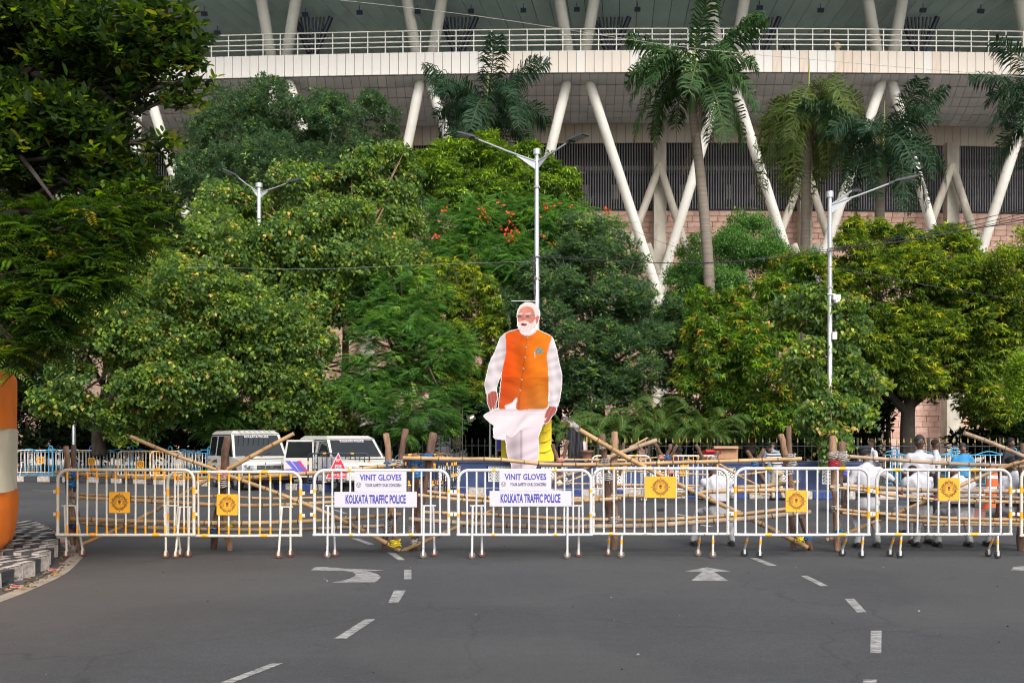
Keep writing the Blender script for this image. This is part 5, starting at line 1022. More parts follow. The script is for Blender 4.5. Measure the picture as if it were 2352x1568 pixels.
    for bx, by in ((411, 393), (404, 466), (396, 547), (383, 635), (369, 720), (353, 806)): C[(x - bx) ** 2 + (y - by) ** 2 < 92] = srgb(90, 60, 45); C[(x - bx) ** 2 + (y - by) ** 2 < 46] = srgb(205, 180, 160)
    lay([(474, 492), (490, 475), (512, 474), (528, 492), (530, 512), (478, 512)], (120, 180, 180), sh=1 - .5 * fold(.2, .2)); C[(np.abs(x - 469) < 4) & (y > 505) & (y < 552)] = srgb(235, 225, 225)
    # board: silhouette grown by one cell
    B = A.copy()
    for dx, dy in ((1, 0), (-1, 0), (0, 1), (0, -1)): B |= np.roll(np.roll(A, dx, 1), dy, 0)
    def topx(a, b): d = ((1900 + a / 1.96) / 1.7414966, (1150 + b / 1.96) / 1.7414966); return P(d[0], d[1], Yc)
    o0 = topx(380, 1586); root = thing('cutout_figure', 'giant standing printed cutout of a white bearded man in an orange waistcoat and white kurta', 'cutout', (o0.x, Yc, .2)); org = Vector((o0.x, Yc, o0.z)); gz = o0.z - .2
    ny, nx = A.shape; vx = np.concatenate([xs - st_ / 2, [xs[-1] + st_ / 2]]); vy = np.concatenate([ys - st_ / 2, [ys[-1] + st_ / 2]])
    px = ((1900 + vx / 1.96) / 1.7414966 - 1176) * Yc / F - org.x; pz = H + (HOR - (1150 + vy / 1.96) / 1.7414966) * Yc / F - org.z
    idx = np.arange((ny + 1) * (nx + 1)).reshape(ny + 1, nx + 1); VX, VZ = np.meshgrid(px, pz)
    def sheet_(M, yy, name, mt, cols=None, flip=False):
        jj, ii = np.where(M); q = np.stack([idx[jj, ii], idx[jj + 1, ii], idx[jj + 1, ii + 1], idx[jj, ii + 1]], 1)
        if flip: q = q[:, ::-1]
        return q
    q = sheet_(A, 0, '', None); V = np.stack([VX, 0 * VX, VZ], -1).reshape(-1, 3)
    Cv = np.zeros((ny + 1, nx + 1, 3)); Wv = np.zeros((ny + 1, nx + 1, 1)); Am = A[..., None]
    for a in (0, 1):
        for b in (0, 1): Cv[a:a + ny, b:b + nx] += C * Am; Wv[a:a + ny, b:b + nx] += Am
    Cv = (Cv / np.maximum(Wv, 1)).reshape(-1, 3); used = np.unique(q); rm = np.zeros(len(V), int); rm[used] = np.arange(len(used))
    me = mesh_np('printed_figure', V[used], rm[q].ravel(), np.full(len(q), 4), Cv[used] * np.array([.62, .56, .55]), PRINT); inst('printed_figure', me, root, (0, -.034, gz))
    # board solid
    mb = MB(); jj, ii = np.where(B); V2 = [(float(VX[j, i]), -.03, float(VZ[j, i])) for j in range(ny + 1) for i in range(nx + 1)]; n0 = len(V2); V2 += [(a, .03, c) for a, b, c in V2]; fs = []
    for j, i in zip(jj, ii):
        a, b, c, d = idx[j, i], idx[j + 1, i], idx[j + 1, i + 1], idx[j, i + 1]
        if i == 0 or not B[j, i - 1]:
            e = i
            while e + 1 < nx and B[j, e + 1]: e += 1
            c2, d2 = idx[j + 1, e + 1], idx[j, e + 1]; fs.append((a, b, c2, d2)); fs.append((d2 + n0, c2 + n0, b + n0, a + n0))
        for (dj, di, e0, e1) in ((-1, 0, a, d), (1, 0, b, c), (0, -1, a, b), (0, 1, d, c)):
            y2, x2 = j + dj, i + di
            if not (0 <= y2 < ny and 0 <= x2 < nx) or not B[y2, x2]: fs.append((e0, e1, e1 + n0, e0 + n0))
    us = sorted(set(k for f in fs for k in f)); rmap = {k: i for i, k in enumerate(us)}; me = bpy.data.meshes.new('board'); me.from_pydata([V2[k] for k in us], [], [tuple(rmap[k] for k in f) for f in fs]); me.materials.append(M_lattice)
    inst('board', me, root, (0, 0, gz))
    for u in (1185, 1225): b = MB(); q = P(u, 1000, Yc); b.tube([(q.x - org.x, .05, 0), (q.x - org.x, .05, 3.2)], .03, 8); b.build('support_pole', M_log, root, fix=False)
cutout()
def Cf(x, y): return ((1900 + x / 1.96) / 1.7414966, (1150 + y / 1.96) / 1.7414966)
yb = [P(*Cf(*p), 32.4) for p in ((205, 1150), (205, 1588), (618, 1588), (617, 1290), (600, 1265), (600, 1035), (560, 1045), (500, 1140))]; z0 = .2
t = thing('yellow_stand', 'tall frame wrapped in yellow cloth behind the cutout figure', 'stand', (yb[0].x, 32.4, z0)); b = MB(); b.prism([(p.x - yb[0].x, max(0, p.z - z0)) for p in yb], 0, .5); o = b.build('cloth_cover', M_yellow2, t)
sd_ = o.modifiers.new('s', 'SUBSURF'); sd_.subdivision_type = 'SIMPLE'; sd_.levels = sd_.render_levels = 1
b = MB()
for k, (a, c) in enumerate((((560, 1060), (500, 1170)), ((598, 1100), (520, 1140)), ((600, 1180), (500, 1215)), ((598, 1265), (498, 1290)))):
    q0, q1 = P(*Cf(*a), 32.39), P(*Cf(*c), 32.39); b.tube([q0 - t.location, q0.lerp(q1, .5) - t.location + Vector((0, -.02, -.03)), q1 - t.location], [.012, .03, .01], 6)
b.build('cloth_fold', M_yellow2, t, fix=False)

# ================================================================ LAMP POSTS
def led_head(parent, tip, d, name='lamp_head'):
    d = d.normalized(); M = Matrix((d, Vector((0, 0, 1)).cross(d).normalized() * -1, Vector((0, 0, 1)))).transposed(); s = M.col[1]; up = d.cross(s).normalized(); up = up if up.z > 0 else -up
    M = Matrix((d, s, up)).transposed(); b = MB(); b.box((0, 0, 0), (.18, .09, .07), M=M); b.box(M @ Vector((.38, 0, .01)), (.66, .34, .06), M=M, taper=.85)
    for k in range(5): b.box(M @ Vector((.2 + k * .08, 0, .055)), (.012, .28, .035), M=M)
    o = b.build(name, M_lamp, parent, tip); b = MB()
    for k in (-1, 0, 1): b.box(M @ Vector((.42, k * .1, -.024)), (.42, .08, .012), M=M)
    b.build('lamp_glass', M_led, o); return o
def lamp(label, u, vtop, Y, arms, vbase_z=.2, rb=.09, rt=.06, collars=(), vb=None):
    p = P(u, vtop, Y); base = Vector((p.x, Y, vbase_z)); t = thing('street_lamp', label, 'street lamp', base, 0, 'double arm street lamps'); hh = p.z - vbase_z
    b = MB(); b.tube([(0, 0, 0), (0, 0, hh * .33), (0, 0, hh * .331), (0, 0, hh * .66), (0, 0, hh * .661), (0, 0, hh)], [rb, rb * .97, rb * .86, rb * .84, rt * 1.1, rt], 14); b.build('pole', M_alu, t, fix=False)
    b = MB(); b.tube([(0, 0, hh - .05), (0, 0, hh + .13)], rt * 1.7, 14); b.build('pole_cap', M_alu, t, fix=False)
    for (u1, v1, dy) in arms:
        e = P(u1, v1, Y + dy) - base; s0 = Vector((0, 0, hh - .28)); b = MB(); b.tube([s0, s0.lerp(e, .5) + Vector((0, 0, -.02)), e], [.035, .03, .027], 8); m = s0.lerp(e, .42)
        b.add([s0 + Vector((0, .01, .02)), m + Vector((0, .01, 0)), s0 + Vector((0, .01, -.28)), s0 + Vector((0, -.01, .02)), m + Vector((0, -.01, 0)), s0 + Vector((0, -.01, -.28))], [(0, 1, 2), (5, 4, 3), (0, 3, 4, 1), (1, 4, 5, 2)])
        b.build('arm', M_alu, t, fix=False); led_head(t, e, Vector((e.x - s0.x, e.y - s0.y, (e.z - s0.z) * .5)))
    for v in collars: c = P(u, v, Y).z - vbase_z; b = MB(); b.tube([(0, 0, c - .03), (0, 0, c + .03)], rb * 1.15, 12); b.build('clamp', M_rope, t, fix=False)
    return t, base
t1, b1 = lamp('galvanised street lamp behind the cutout figure, in the centre', 1233, 352, 33.2, ((1092, 318, -1.0), (1306, 326, -.9)), rb=.095, rt=.07, collars=(430, 590, 640))
t2, b2 = lamp('galvanised street lamp rising out of the left trees', 595, 428, 44.4, ((543, 405, -.6), (662, 420, -.6)), rb=.13, rt=.09)
t3, b3 = lamp('galvanised street lamp at the right with creeper at its foot and both arms turned right', 1906, 450, 31.0, ((1957, 438, 2.4), (2050, 419, -.6)), rb=.085, rt=.065, collars=(575, 660, 700, 1030), )
t4, b4 = lamp('thin grey street lamp behind the left far barriers, its head hidden in foliage', 170, 600, 42.3, ((120, 575, .6), (215, 575, .6)), rb=.08, rt=.06)
# bundles of cable coiled on the centre pole, camera box on the right pole
b = MB()
for k in range(9):
    pts = [P(1228 + random.uniform(-5, 3), v + random.uniform(-4, 4), 33.05) - b1 for v in range(585, 705 if k < 3 else 640, 12)]; b.tube(smooth_path(pts, 3), .012, 5)
b.build('coiled_cable', M_black, t1, fix=False)
b = MB(); q = P(1921, 683, 30.9) - b3; b.box(q, (.22, .14, .16)); b.box(q + Vector((-.02, -.05, -.13)), (.13, .3, .1)); b.box(q + Vector((-.15, 0, .1)), (.25, .03, .03)); b.build('security_camera', M_lattice, t3, bevel=.01)
b = MB(); q = P(1916, 771, 30.9) - b3; b.box(q, (.14, .14, .22)); b.build('junction_box', M_lattice, t3, bevel=.01)
b = MB(); q = P(1903, 1035, 30.9) - b3; b.prism(rounded(.38, 1.0, .15), -.01, .01); b.build('white_notice', M_lattice, t3, (q.x, q.y - .05, q.z))
def wire(label, pts, r=.011, m=None):
    r = r * .75
    w3 = [P(*p) for p in pts]; base = w3[0]; pth = smooth_path([p - base for p in w3], 8); b = MB(); b.tube(pth, r, 5); o = b.build('cable', m or M_black, None, base, fix=False); return tag(o, label, 'cable', 'overhead cables')
wire('thick black cable sagging from the centre lamp post to the right edge', [(1232, 590, 33), (1400, 599, 32.5), (1640, 604, 31.5), (1905, 577, 30.8), (2120, 547, 30), (2360, 503, 29)], .019)
wire('black cable just above the thick one, crossing the right lamp post', [(1232, 584, 33), (1440, 600, 32.5), (1640, 602, 31.5), (1905, 572, 30.8), (2120, 540, 30), (2360, 510, 29)], .012)
wire('upper cable of the fan running to the right edge from the right lamp post', [(1905, 570, 30.8), (2050, 545, 30.3), (2200, 515, 30), (2360, 478, 29)], .014)
wire('second cable of the fan running to the right edge', [(1905, 574, 30.8), (2050, 550, 30.3), (2200, 525, 30), (2360, 488, 29)], .012)
wire('third cable of the fan running to the right edge', [(1905, 578, 30.8), (2050, 556, 30.3), (2200, 532, 30), (2360, 495, 29)], .012)
wire('cable falling from the right lamp post towards the lower right', [(1905, 612, 30.8), (2080, 645, 30.3), (2200, 668, 30), (2360, 690, 29)], .016)
wire('thin cable from the centre post over the pink stone wall', [(1236, 400, 33), (1400, 500, 33), (1530, 560, 33), (1660, 590, 33)], .007)
wire('thin cable from the right lamp post to the centre one, above the mango tree', [(1236, 635, 33), (1500, 628, 32), (1905, 650, 30.8)], .007)
wire('lower thin cable running left from the centre lamp post', [(1230, 398, 33), (1000, 428, 36), (746, 432, 40), (400, 450, 45)], .009)
wire('sagging thin cable running left from the centre lamp post', [(1228, 410, 33), (1000, 448, 36), (700, 475, 40), (400, 460, 45)], .009)
wire('pale blue cable strung before the peepal trees on the left', [(1230, 600, 33), (1000, 607, 34), (700, 618, 35), (430, 612, 36)], .0055, M_alu)
wire('long thin cable crossing the stadium fascia', [(700, -8, 40), (1100, 38, 40), (1550, 106, 40), (1900, 140, 40), (2360, 178, 40)], .012, M_rope)

# ================================================================ FENCES AND WALL
def kdir(x): return math.atan2(kerb_y(x + .5) - kerb_y(x - .5), 1.0)
t = thing('iron_fence', 'long black iron fence with gold spear tips behind the pavement', 'fence', (0, 40, .17))
pk = MB(); pk.box((0, 0, .72), (.022, .022, 1.44), mi=0); pk.add([(-.028, 0, 1.44), (0, -.015, 1.44), (.028, 0, 1.44), (0, .015, 1.44), (0, 0, 1.62)], [(0, 1, 4), (1, 2, 4), (2, 3, 4), (3, 0, 4)], 1); pkg = pk.mesh('picket', [M_black, mat('gold_paint', (.33, .24, .07), .5, var=.1)]); pkb = pkg.copy(); pkb.materials.clear(); pkb.materials.append(M_black); pkb.materials.append(M_alu)
FOFF = 7.5; fx = np.arange(-27, 22, .245)
for x in fx: inst('picket', pkg if x > 2.5 else pkb, t, (x, kerb_y(x) + FOFF - 40, 0))
for z in (.15, .75, 1.3): b = MB(); b.tube([(x, kerb_y(x) + FOFF - 40, z) for x in fx[::4]], .02, 6); b.build('fence_rail', M_black, t, fix=False)
for x in fx[::10]: b = MB(); b.box((0, 0, .8), (.07, .07, 1.6)); b.build('fence_post', M_black, t, (x + .12, kerb_y(x) + FOFF - 40, 0))
def wavy(label, x0, x1, off, group='light blue wavy railings'):
    t = thing('wavy_railing', label, 'railing', (x0, kerb_y(x0) + off, .2), 0, group); org = Vector((x0, kerb_y(x0) + off, 0)); sp = .16; b = MB(); b.tube([(0, 0, 0), (0, 0, .42), (0, 0, .42), (0, 0, .95)], .013, 6, mis=[1, 1, 0, 0]); m1 = b.mesh('bar', [M_white, M_skyblue], fix=False)
    def Q(x, z): return Vector((x, kerb_y(x) + off, z)) - org
    for i, x in enumerate(np.arange(x0, x1, sp)):
        q = Q(x, .05); inst('bar', m1, t, q)
    for z, w_ in ((.05, 0), (1.0, .0)): b = MB(); b.tube([Q(x, z) for x in np.arange(x0, x1, .5)], .018, 6); b.build('rail', M_skyblue, t, fix=False)
    b = MB(); b.tube([Q(x, 1.06 + .06 * math.cos(x * 6.0)) for x in np.arange(x0, x1, .08)], .02, 6); b.build('wave_rail', M_skyblue, t, fix=False)
    for x in np.arange(x0 + .3, x1, 1.9):
        b = MB(); b.tube([Q(x - .09, 0), Q(x - .09, 1.15)] + [Q(x - .09 * math.cos(a), 1.15 + .09 * math.sin(a)) for a in np.linspace(.3, 2.84, 6)] + [Q(x + .09, 1.15), Q(x + .09, 0)], .024, 6); b.build('loop_post', M_skyblue, t, fix=False)
wavy('light blue wavy railing on the pavement left of the police vans', -23, -8.6, .9); wavy('light blue and white wavy railing behind the policemen on the right', 12.4, 20, 5.0)
# blue wall with white lattice
WX0, WX1, WO = -3.3, 11.2, 1.5; t = thing('blue_wall', 'low blue wall with white lattice panels along the pavement', 'wall', (WX0, kerb_y(WX0) + WO, .2)); org = Vector((WX0, kerb_y(WX0) + WO, 0)); xs = np.arange(WX0, WX1, .84); b = MB(); cp = MB(); rc = MB()
for i, (a, c) in enumerate(zip(xs[:-1], xs[1:])):
    A, Bq = Vector((a, kerb_y(a) + WO, 0)) - org, Vector((c, kerb_y(c) + WO, 0)) - org; m = (A + Bq) / 2; an = math.atan2(Bq.y - A.y, Bq.x - A.x); L_ = (Bq - A).length
    cp.box(m + Vector((0, 0, .80)), (L_ + .001, .24, .07), an)
    if i % 2 == 0: b.box(m + Vector((0, 0, .38)), (L_ + .001, .18, .77), an)
    else:
        b.box(m + Vector((0, 0, .09)), (L_ - .002, .18, .18), an); b.box(m + Vector((0, 0, .72)), (L_ - .002, .18, .09), an)
        lp = MB()
        for k in range(-5, 12):
            for sg in (-1, 1):
                x0_ = k * .1; z0_ = 0; pts = []
                for q in np.linspace(0, .5, 11):
                    X_ = x0_ + q if sg > 0 else x0_ + .5 - q
                    if 0 <= X_ <= .8: pts.append((X_ - .4, 0, q))
                if len(pts) > 1: lp.tube([pts[0], pts[-1]], (.019), 4, smooth=False)
        for p0, p1 in (((-.41, 0), (.41, 0)), ((-.41, .5), (.41, .5)), ((-.41, 0), (-.41, .5)), ((.41, 0), (.41, .5))): lp.tube([(p0[0], 0, p0[1]), (p1[0], 0, p1[1])], .022, 4, smooth=False)
        inst('lattice_panel', lp.mesh('lattice_panel', M_lattice, fix=False), t, m + Vector((0, -.05, .18)), (0, 0, an)); rc.box(m + Vector((0, .05, .43)), (L_, .02, .5), an)
b.build('wall', M_wallblue, t); cp.build('coping', M_wallblue, t); rc.build('wall_recess', M_conc, t)
# ================================================================ ORANGE AND WHITE CLOTH PILLAR
M_oc = mat('orange_cloth', (.85, .19, .008), .75, var=.12, scale=1.5, bump=.25, bscale=60); M_wc = mat('cream_cloth', (.72, .64, .47), .8, var=.08, scale=2, bump=.25, bscale=60); M_grc = mat('green_cloth', (.02, .2, .05), .8, var=.1)
Yt = 13.3; cx = -9.1; rr_ = (40 - 1176) * Yt / F - cx; base = Vector((cx, Yt, .05)); t = thing('cloth_pillar', 'orange and cream cloth wrapped pillar at the left edge on the traffic island', 'pillar', base)
zs = [H + (HOR - v) * Yt / F - .05 for v in (1302, 1133, 985, 850)]
PV = [840, 850, 870, 985, 1080, 1133, 1180, 1230, 1267, 1285, 1302]; PU = [30, 38, 39, 40.5, 40, 40.5, 42.5, 38, 31, 13, 0]
PD_ = math.hypot(cx, Yt); PA = math.atan2(cx, Yt)
def prad(z): v = HOR - (z + .05 - H) * F / (Yt - .6); return PD_ * math.sin(math.atan((np.interp(v, PV, PU) - 1176) / F) - PA)
def clothband(z0, z1, m):
    n = 96; k = 26; vs = []
    for i in range(k + 1):
        q = i / k; z = z0 + (z1 - z0) * q; rad = prad(z) - .012
        for j in range(n):
            a = 2 * math.pi * j / n; f = 1 + .010 * math.sin(a * 13 + .6 * math.sin(q * 3)) + .006 * math.sin(a * 29 + q * 3) + .004 * math.sin(a * 7 + q * 5); vs.append((rad * f * math.cos(a), rad * f * math.sin(a), z + .012 * math.sin(a * 5)))
    b = MB(); b.add(vs, [(i * n + j, i * n + (j + 1) % n, (i + 1) * n + (j + 1) % n, (i + 1) * n + j) for i in range(k) for j in range(n)], smooth=True); return b.build('cloth_band', m, t, fix=False)
clothband(zs[0], zs[1], M_oc); clothband(zs[1], zs[2], M_wc); clothband(zs[2], zs[3], M_oc)
b = MB(); b.tube([(0, 0, 0), (0, 0, zs[3] - .1)], rr_ * .8, 30); b.build('core', M_oc, t, fix=False)
for k in range(9): a = k * .7; x_ = (rr_ - .3) * math.cos(a); y_ = (rr_ - .3) * math.sin(a); b = MB(); b.tube([(x_, y_, 0), (x_ + random.uniform(-.03, .03), y_, zs[3] + random.uniform(.05, .22))], .035, 8); b.build('wooden_pole', M_log, t, fix=False)
b = MB(); b.tube([(rr_ * .85, -rr_ * .25, 0), (rr_ * .85, -rr_ * .25, zs[0] + .3)], .05, 8); b.build('wooden_pole', M_log, t, fix=False)
# ================================================================ CARS
M_car = mat('white_car_paint', (.50, .49, .46), .25, var=.03, scale=1.5); M_car.node_tree.nodes['Principled BSDF'].inputs['Coat Weight'].default_value = .4
M_glass = mat('dark_window_glass', (.012, .016, .018), .06, var=.1, spec=.7); M_tyre = mat('tyre_rubber', (.02, .02, .021), .85, var=.2); M_chrome = mat('chrome', (.6, .6, .6), .15, .9, var=.05)
M_plas = mat('black_plastic', (.02, .02, .022), .5, var=.1); M_head = mat('headlamp_glass', (.55, .57, .6), .08, .3, var=.1); M_stripe = mat('yellow_stripe', (.75, .42, .02), .4, var=0); M_purple = mat('purple_print', (.10, .09, .42), .4, var=0); M_brownp = mat('brown_print', (.25, .12, .06), .4, var=0); M_redp = mat('magenta_print', (.5, .03, .10), .4, var=0); M_rim = mat('steel_rim', (.35, .35, .36), .4, .5, var=.1); M_plateY = mat('yellow_number_plate', (.75, .5, .02), .4, var=0)
def quadpanel(parent, name, pts, m, push=.006, thick=.012):
    p = [Vector(q) for q in pts]; n = (p[1] - p[0]).cross(p[2] - p[0]).normalized(); cen = sum(p, Vector()) / len(p); k = len(p)
    if n.dot(cen - Vector((0, 0, 1.0))) < 0: n = -n
    b = MB(); b.add([q + n * push for q in p] + [q - n * thick for q in p], [tuple(range(k)), tuple(reversed(range(k, 2 * k)))] + [(i, i + k, (i + 1) % k + k, (i + 1) % k) for i in range(k)]); return b.build(name, m, parent)
def van(label, loc, rz, L_, Wd, Ht, hood, style, belt=1.08):
    t = thing('police_van', label, 'police van', loc, rz); w2 = Wd / 2; fx_, rx = L_ / 2, -L_ / 2; fw, rw = fx_ - .86, rx + .92; rt = .36; wr = .345
    def arch(cx, r=.42): return [(cx + r * math.cos(a), .34 + r * math.sin(a)) for a in np.linspace(math.pi, 0, 9)]
    prof = [(rx, .42), (rx + .06, .36)] + arch(rw) + arch(fw) + [(fx_ - .1, .36), (fx_, .45), (fx_, .80), (fx_ - .06, .96), (fx_ - .35, hood), (fx_ - 1.28, hood + .09), (fx_ - 1.3, belt), (rx + .02, belt), (rx - .02, .9)]
    b = MB(); b.prism(prof, -w2, w2); o = b.build('body', M_car, t, bevel=.035)
    b = MB(); b.box((0, 0, .45), (L_ - .5, Wd - .32, .35)); b.build('underbody', M_plas, t)
    g0, g1 = rx + .03, fx_ - 1.2; r0, r1 = rx + .12, fx_ - 1.78; zr = Ht; wi = w2 - .13; wb = w2 - .02
    V = [(g0, -wb, belt - .01), (g1, -wb, belt - .01), (g1, wb, belt - .01), (g0, wb, belt - .01), (r0, -wi, zr - .1), (r1, -wi, zr - .1), (r1, wi, zr - .1), (r0, wi, zr - .1)]
    b = MB(); b.add(V, [(0, 3, 2, 1), (4, 5, 6, 7), (0, 1, 5, 4), (1, 2, 6, 5), (2, 3, 7, 6), (3, 0, 4, 7)]); b.build('cabin', M_car, t, bevel=.03)
    b = MB(); b.add([(r0 - .03, -wi - .01, zr - .11), (r1 + .06, -wi - .01, zr - .11), (r1 + .06, wi + .01, zr - .11), (r0 - .03, wi + .01, zr - .11), (r0 + .1, -wi + .12, zr), (r1 - .2, -wi + .12, zr), (r1 - .2, wi - .12, zr), (r0 + .1, wi - .12, zr)], [(0, 3, 2, 1), (4, 5, 6, 7), (0, 1, 5, 4), (1, 2, 6, 5), (2, 3, 7, 6), (3, 0, 4, 7)])
    b.build('roof', M_car, t, bevel=.04)
    if style == 1:
        for k in range(7): y = -.55 + k * .18; b = MB(); b.box((-.3, y, zr + .004), (L_ * .55, .035, .02)); b.build('roof_rib', M_car, t, bevel=.006)
    def gl(sx, z, side=-1):   # point on the cabin side
        q = (z - belt) / (zr - .1 - belt); return Vector((sx, side * (wb + (wi - wb) * q), z))
    z0, z1 = belt + .05, zr - .2
    fr = lambda x, z: x + 0
    a5 = g1 + (r1 - g1) * .12
    segs = ((g0 + .14, g0 + .95), (g0 + 1.10, g0 + 1.80), (g0 + 1.96, None)) if style == 1 else ((g0 + .14, g0 + .72), (g0 + .90, g0 + 1.66), (g0 + 1.86, None))
    for side in (-1, 1):
        for a, c in segs:
            aL = a + (.06 if a < g0 + .2 else 0)
            q = [gl(a, z0, side), gl(c or g1 - .1, z0, side), gl(c or r1 - .0, z1, side), gl(aL, z1, side)]; w_ = quadpanel(t, 'window', q, M_glass, .004)
        for c in (segs[0][1], segs[1][1]):
            quadpanel(t, 'door_gap', [(c + .035, side * (w2 + .0), .50), (c + .05, side * (w2 + .0), .50), (c + .05, side * (w2 + .0), belt - .03), (c + .035, side * (w2 + .0), belt - .03)], M_plas, .002)
        for c in (segs[1][0] + .1, (segs[2][0]) + .1): b = MB(); b.box((c, side * (w2 + .018), .93), (.16, .03, .035)); b.build('door_handle', M_plas, t, bevel=.008)
        # drip rail
        q0, q1 = gl(g0 + .1, zr - .15, side), gl(r1 + .02, zr - .15, side); b = MB(); b.tube([q0, q1, gl(g1 - .02, belt + .04, side)], .018, 6); b.build('rain_gutter', M_plas, t, fix=False)
    def ws(y, q): return Vector((g1 + (r1 - g1) * q, y * (wb + (wi - wb) * q), belt + (zr - .1 - belt) * q))
    wsn = quadpanel(t, 'windscreen', [ws(-.90, .07), ws(.90, .07), ws(.88, .93), ws(-.88, .93)], M_glass, .006)
    # wipers, lettering on the glass
    tilt = math.atan2(zr - .1 - belt, r1 - g1); me = text_me('KOLKATA POLICE', .125, M_plate, .85, .004, .001)
    c = ws(0, .86); n = Vector((math.sin(math.pi - tilt), 0, -math.cos(math.pi - tilt) * -1)).normalized()
    up = (ws(0, 1) - ws(0, 0)).normalized(); rgt = Vector((0, 1, 0)); nn = rgt.cross(up).normalized(); nn = nn if nn.x > 0 else -nn
    Mx = Matrix((rgt, -nn, up)).transposed().to_4x4(); Mx.translation = c + nn * .012; l = inst('lettering', me, wsn); l.matrix_local = Mx
    for y in (-.45, .1): b = MB(); b.tube([ws(y - .1, .04) + nn * .02, ws(y + .35, .22) + nn * .02], .01, 5); b.build('wiper', M_plas, t, fix=False)
    # bonnet, grille, lamps, bumper
    b = MB(); b.box((fx_ - .8, 0, hood + .055), (.75, Wd * .62, .05)); b.build('bonnet_bulge', M_car, t, (0, 0, 0), (0, R(5) * 0, 0), bevel=.02)
    b = MB(); b.box((fx_ + .0, 0, .80), (.03, Wd * .5, .17)); gr = b.build('grille', M_plas, t, bevel=.008)
    if style == 1:
        for k in range(3): b = MB(); b.box((fx_ + .022, 0, .745 + k * .055), (.015, Wd * .49, .016)); b.build('grille_slat', M_chrome, gr)
        b = MB(); b.tube([(fx_ + .03, .0, .8), (fx_ + .045, 0, .8)], .055, 14); b.build('badge', M_chrome, gr, fix=False)
    else:
        for k in range(6): b = MB(); b.box((fx_ + .022, -.33 + k * .132, .80), (.02, .03, .16)); b.build('grille_slat', M_chrome, gr)
    for s_ in (-1, 1):
        b = MB(); b.box((fx_ - .03, s_ * (w2 - .21), .80), (.14, .34, .19)); hl = b.build('headlight', M_head, t, bevel=.04); b = MB(); b.ell((fx_ + .03, s_ * (w2 - .2), .8), (.03, .075, .075), 12, 8); b.build('reflector', M_chrome, hl, fix=False)
        b = MB(); b.box((fx_ + .10, s_ * (w2 - .25), .5), (.03, .14, .09)); b.build('fog_lamp', M_head, t, bevel=.015)
        m0 = Vector((g1 - .12, s_ * (w2 + .03), belt + .1)); b = MB(); b.tube([m0, m0 + Vector((.04, s_ * .1, .02))], .015, 6); b.box(m0 + Vector((.05, s_ * .17, .05)), (.1, .2, .17)); b.build('wing_mirror', M_plas, t, bevel=.03)
    b = MB(); b.box((fx_ + .03, 0, .52), (.2, Wd - .04, .22)); b.build('front_bumper', M_car if style == 2 else M_plas, t, bevel=.05)
    b = MB(); b.box((fx_ + .14, 0, .53), (.012, .5, .11)); pn = b.build('number_plate', M_plateY if style == 1 else M_plate, t, bevel=.004)
    if style == 1:
        for z in (.62, .86): b = MB(); b.tube(smooth_path([(fx_ - .1, -w2 + .1, z), (fx_ + .17, -w2 + .12, z), (fx_ + .24, -.3, z), (fx_ + .24, .3, z), (fx_ + .17, w2 - .12, z), (fx_ - .1, w2 - .1, z)], 5), .022, 8); b.build('bull_bar', M_chrome, t, fix=False)
        for s_ in (-.28, .28): b = MB(); b.tube([(fx_ + .24, s_, .5), (fx_ + .24, s_, .95)], .022, 8); b.build('bull_bar', M_chrome, t, fix=False)
    # wheels
    for xx in (fw, rw):
        for s_ in (-1, 1):
            b = MB(); b.tube([(0, -.11, 0), (0, -.09, 0), (0, .09, 0), (0, .11, 0)], [wr - .03, wr, wr, wr - .03], 28); o = b.build('wheel', M_tyre, t, (xx, s_ * (w2 - .13), wr), fix=False)
            b = MB(); b.tube([(0, s_ * .105, 0), (0, s_ * .118, 0)], [.215, .2], 20); b.tube([(0, s_ * .1, 0), (0, s_ * .14, 0)], .06, 10)
            for k in range(8): a = k * math.pi / 4; b.box((.14 * math.cos(a), s_ * .119, .14 * math.sin(a)), (.03, .01, .03))
            b.build('rim', M_rim, o, fix=False)
            b = MB(); b.tube([(xx + .43 * math.cos(a), s_ * (w2 + .004), .34 + .43 * math.sin(a)) for a in np.linspace(.05, math.pi - .05, 12)], .022, 6); b.build('wheel_arch', M_plas if style == 1 else M_car, t, fix=False)
    yS = -w2 - .001
    def deco(pts, m, name='decal'): return quadpanel(t, name, [(x, yS, z) for x, z in pts], m, .004, .001)
    if style == 1:
        for a, c in ((rx + .02, rw - .43), (rw + .44, fw - .45)): deco([(a, .78), (c, .78), (c, .84), (a, .84)], M_stripe)
        deco([(fw + .3, .9), (fx_ - .2, .885), (fx_ - .2, .93), (fw + .1, .95)], M_stripe); deco([(rx + .1, .93), (rx + .5, .93), (rx + .42, 1.03), (rx + .28, .99), (rx + .2, 1.04)], M_brownp); deco([(rx + .75, .9), (rx + 1.35, .9), (rx + 1.25, 1.02), (rx + 1.0, .96), (rx + .9, 1.0)], M_plas); deco([(rx + .5, .88), (rx + .95, .87), (rx + .8, .98)], M_brownp)
        d_ = deco([(.42, .62), (.72, .62), (.72, .70), (.42, .70)], M_blueink); inst('lettering', text_me('POLICE', .075, M_plate, .85, .002, .001), d_, (.57, yS - .008, .66))
    else:
        # rear right door stands open: panel hinged on the middle pillar
        dr = Matrix.Translation((segs[1][1] + .03, -w2 - .01, 0)) @ Matrix.Rotation(R(58), 4, 'Z'); lw_ = 1.0
        def D(x, z, y=0): return dr @ Vector((-x, y, z))
        def dpan(name, pts, m, y0=-.02, y1=.02, par=t):
            k = len(pts); b = MB(); b.add([D(x, z, y0) for x, z in pts] + [D(x, z, y1) for x, z in pts], [tuple(range(k)), tuple(reversed(range(k, 2 * k)))] + [(i, i + k, (i + 1) % k + k, (i + 1) % k) for i in range(k)]); return b.build(name, m, par)
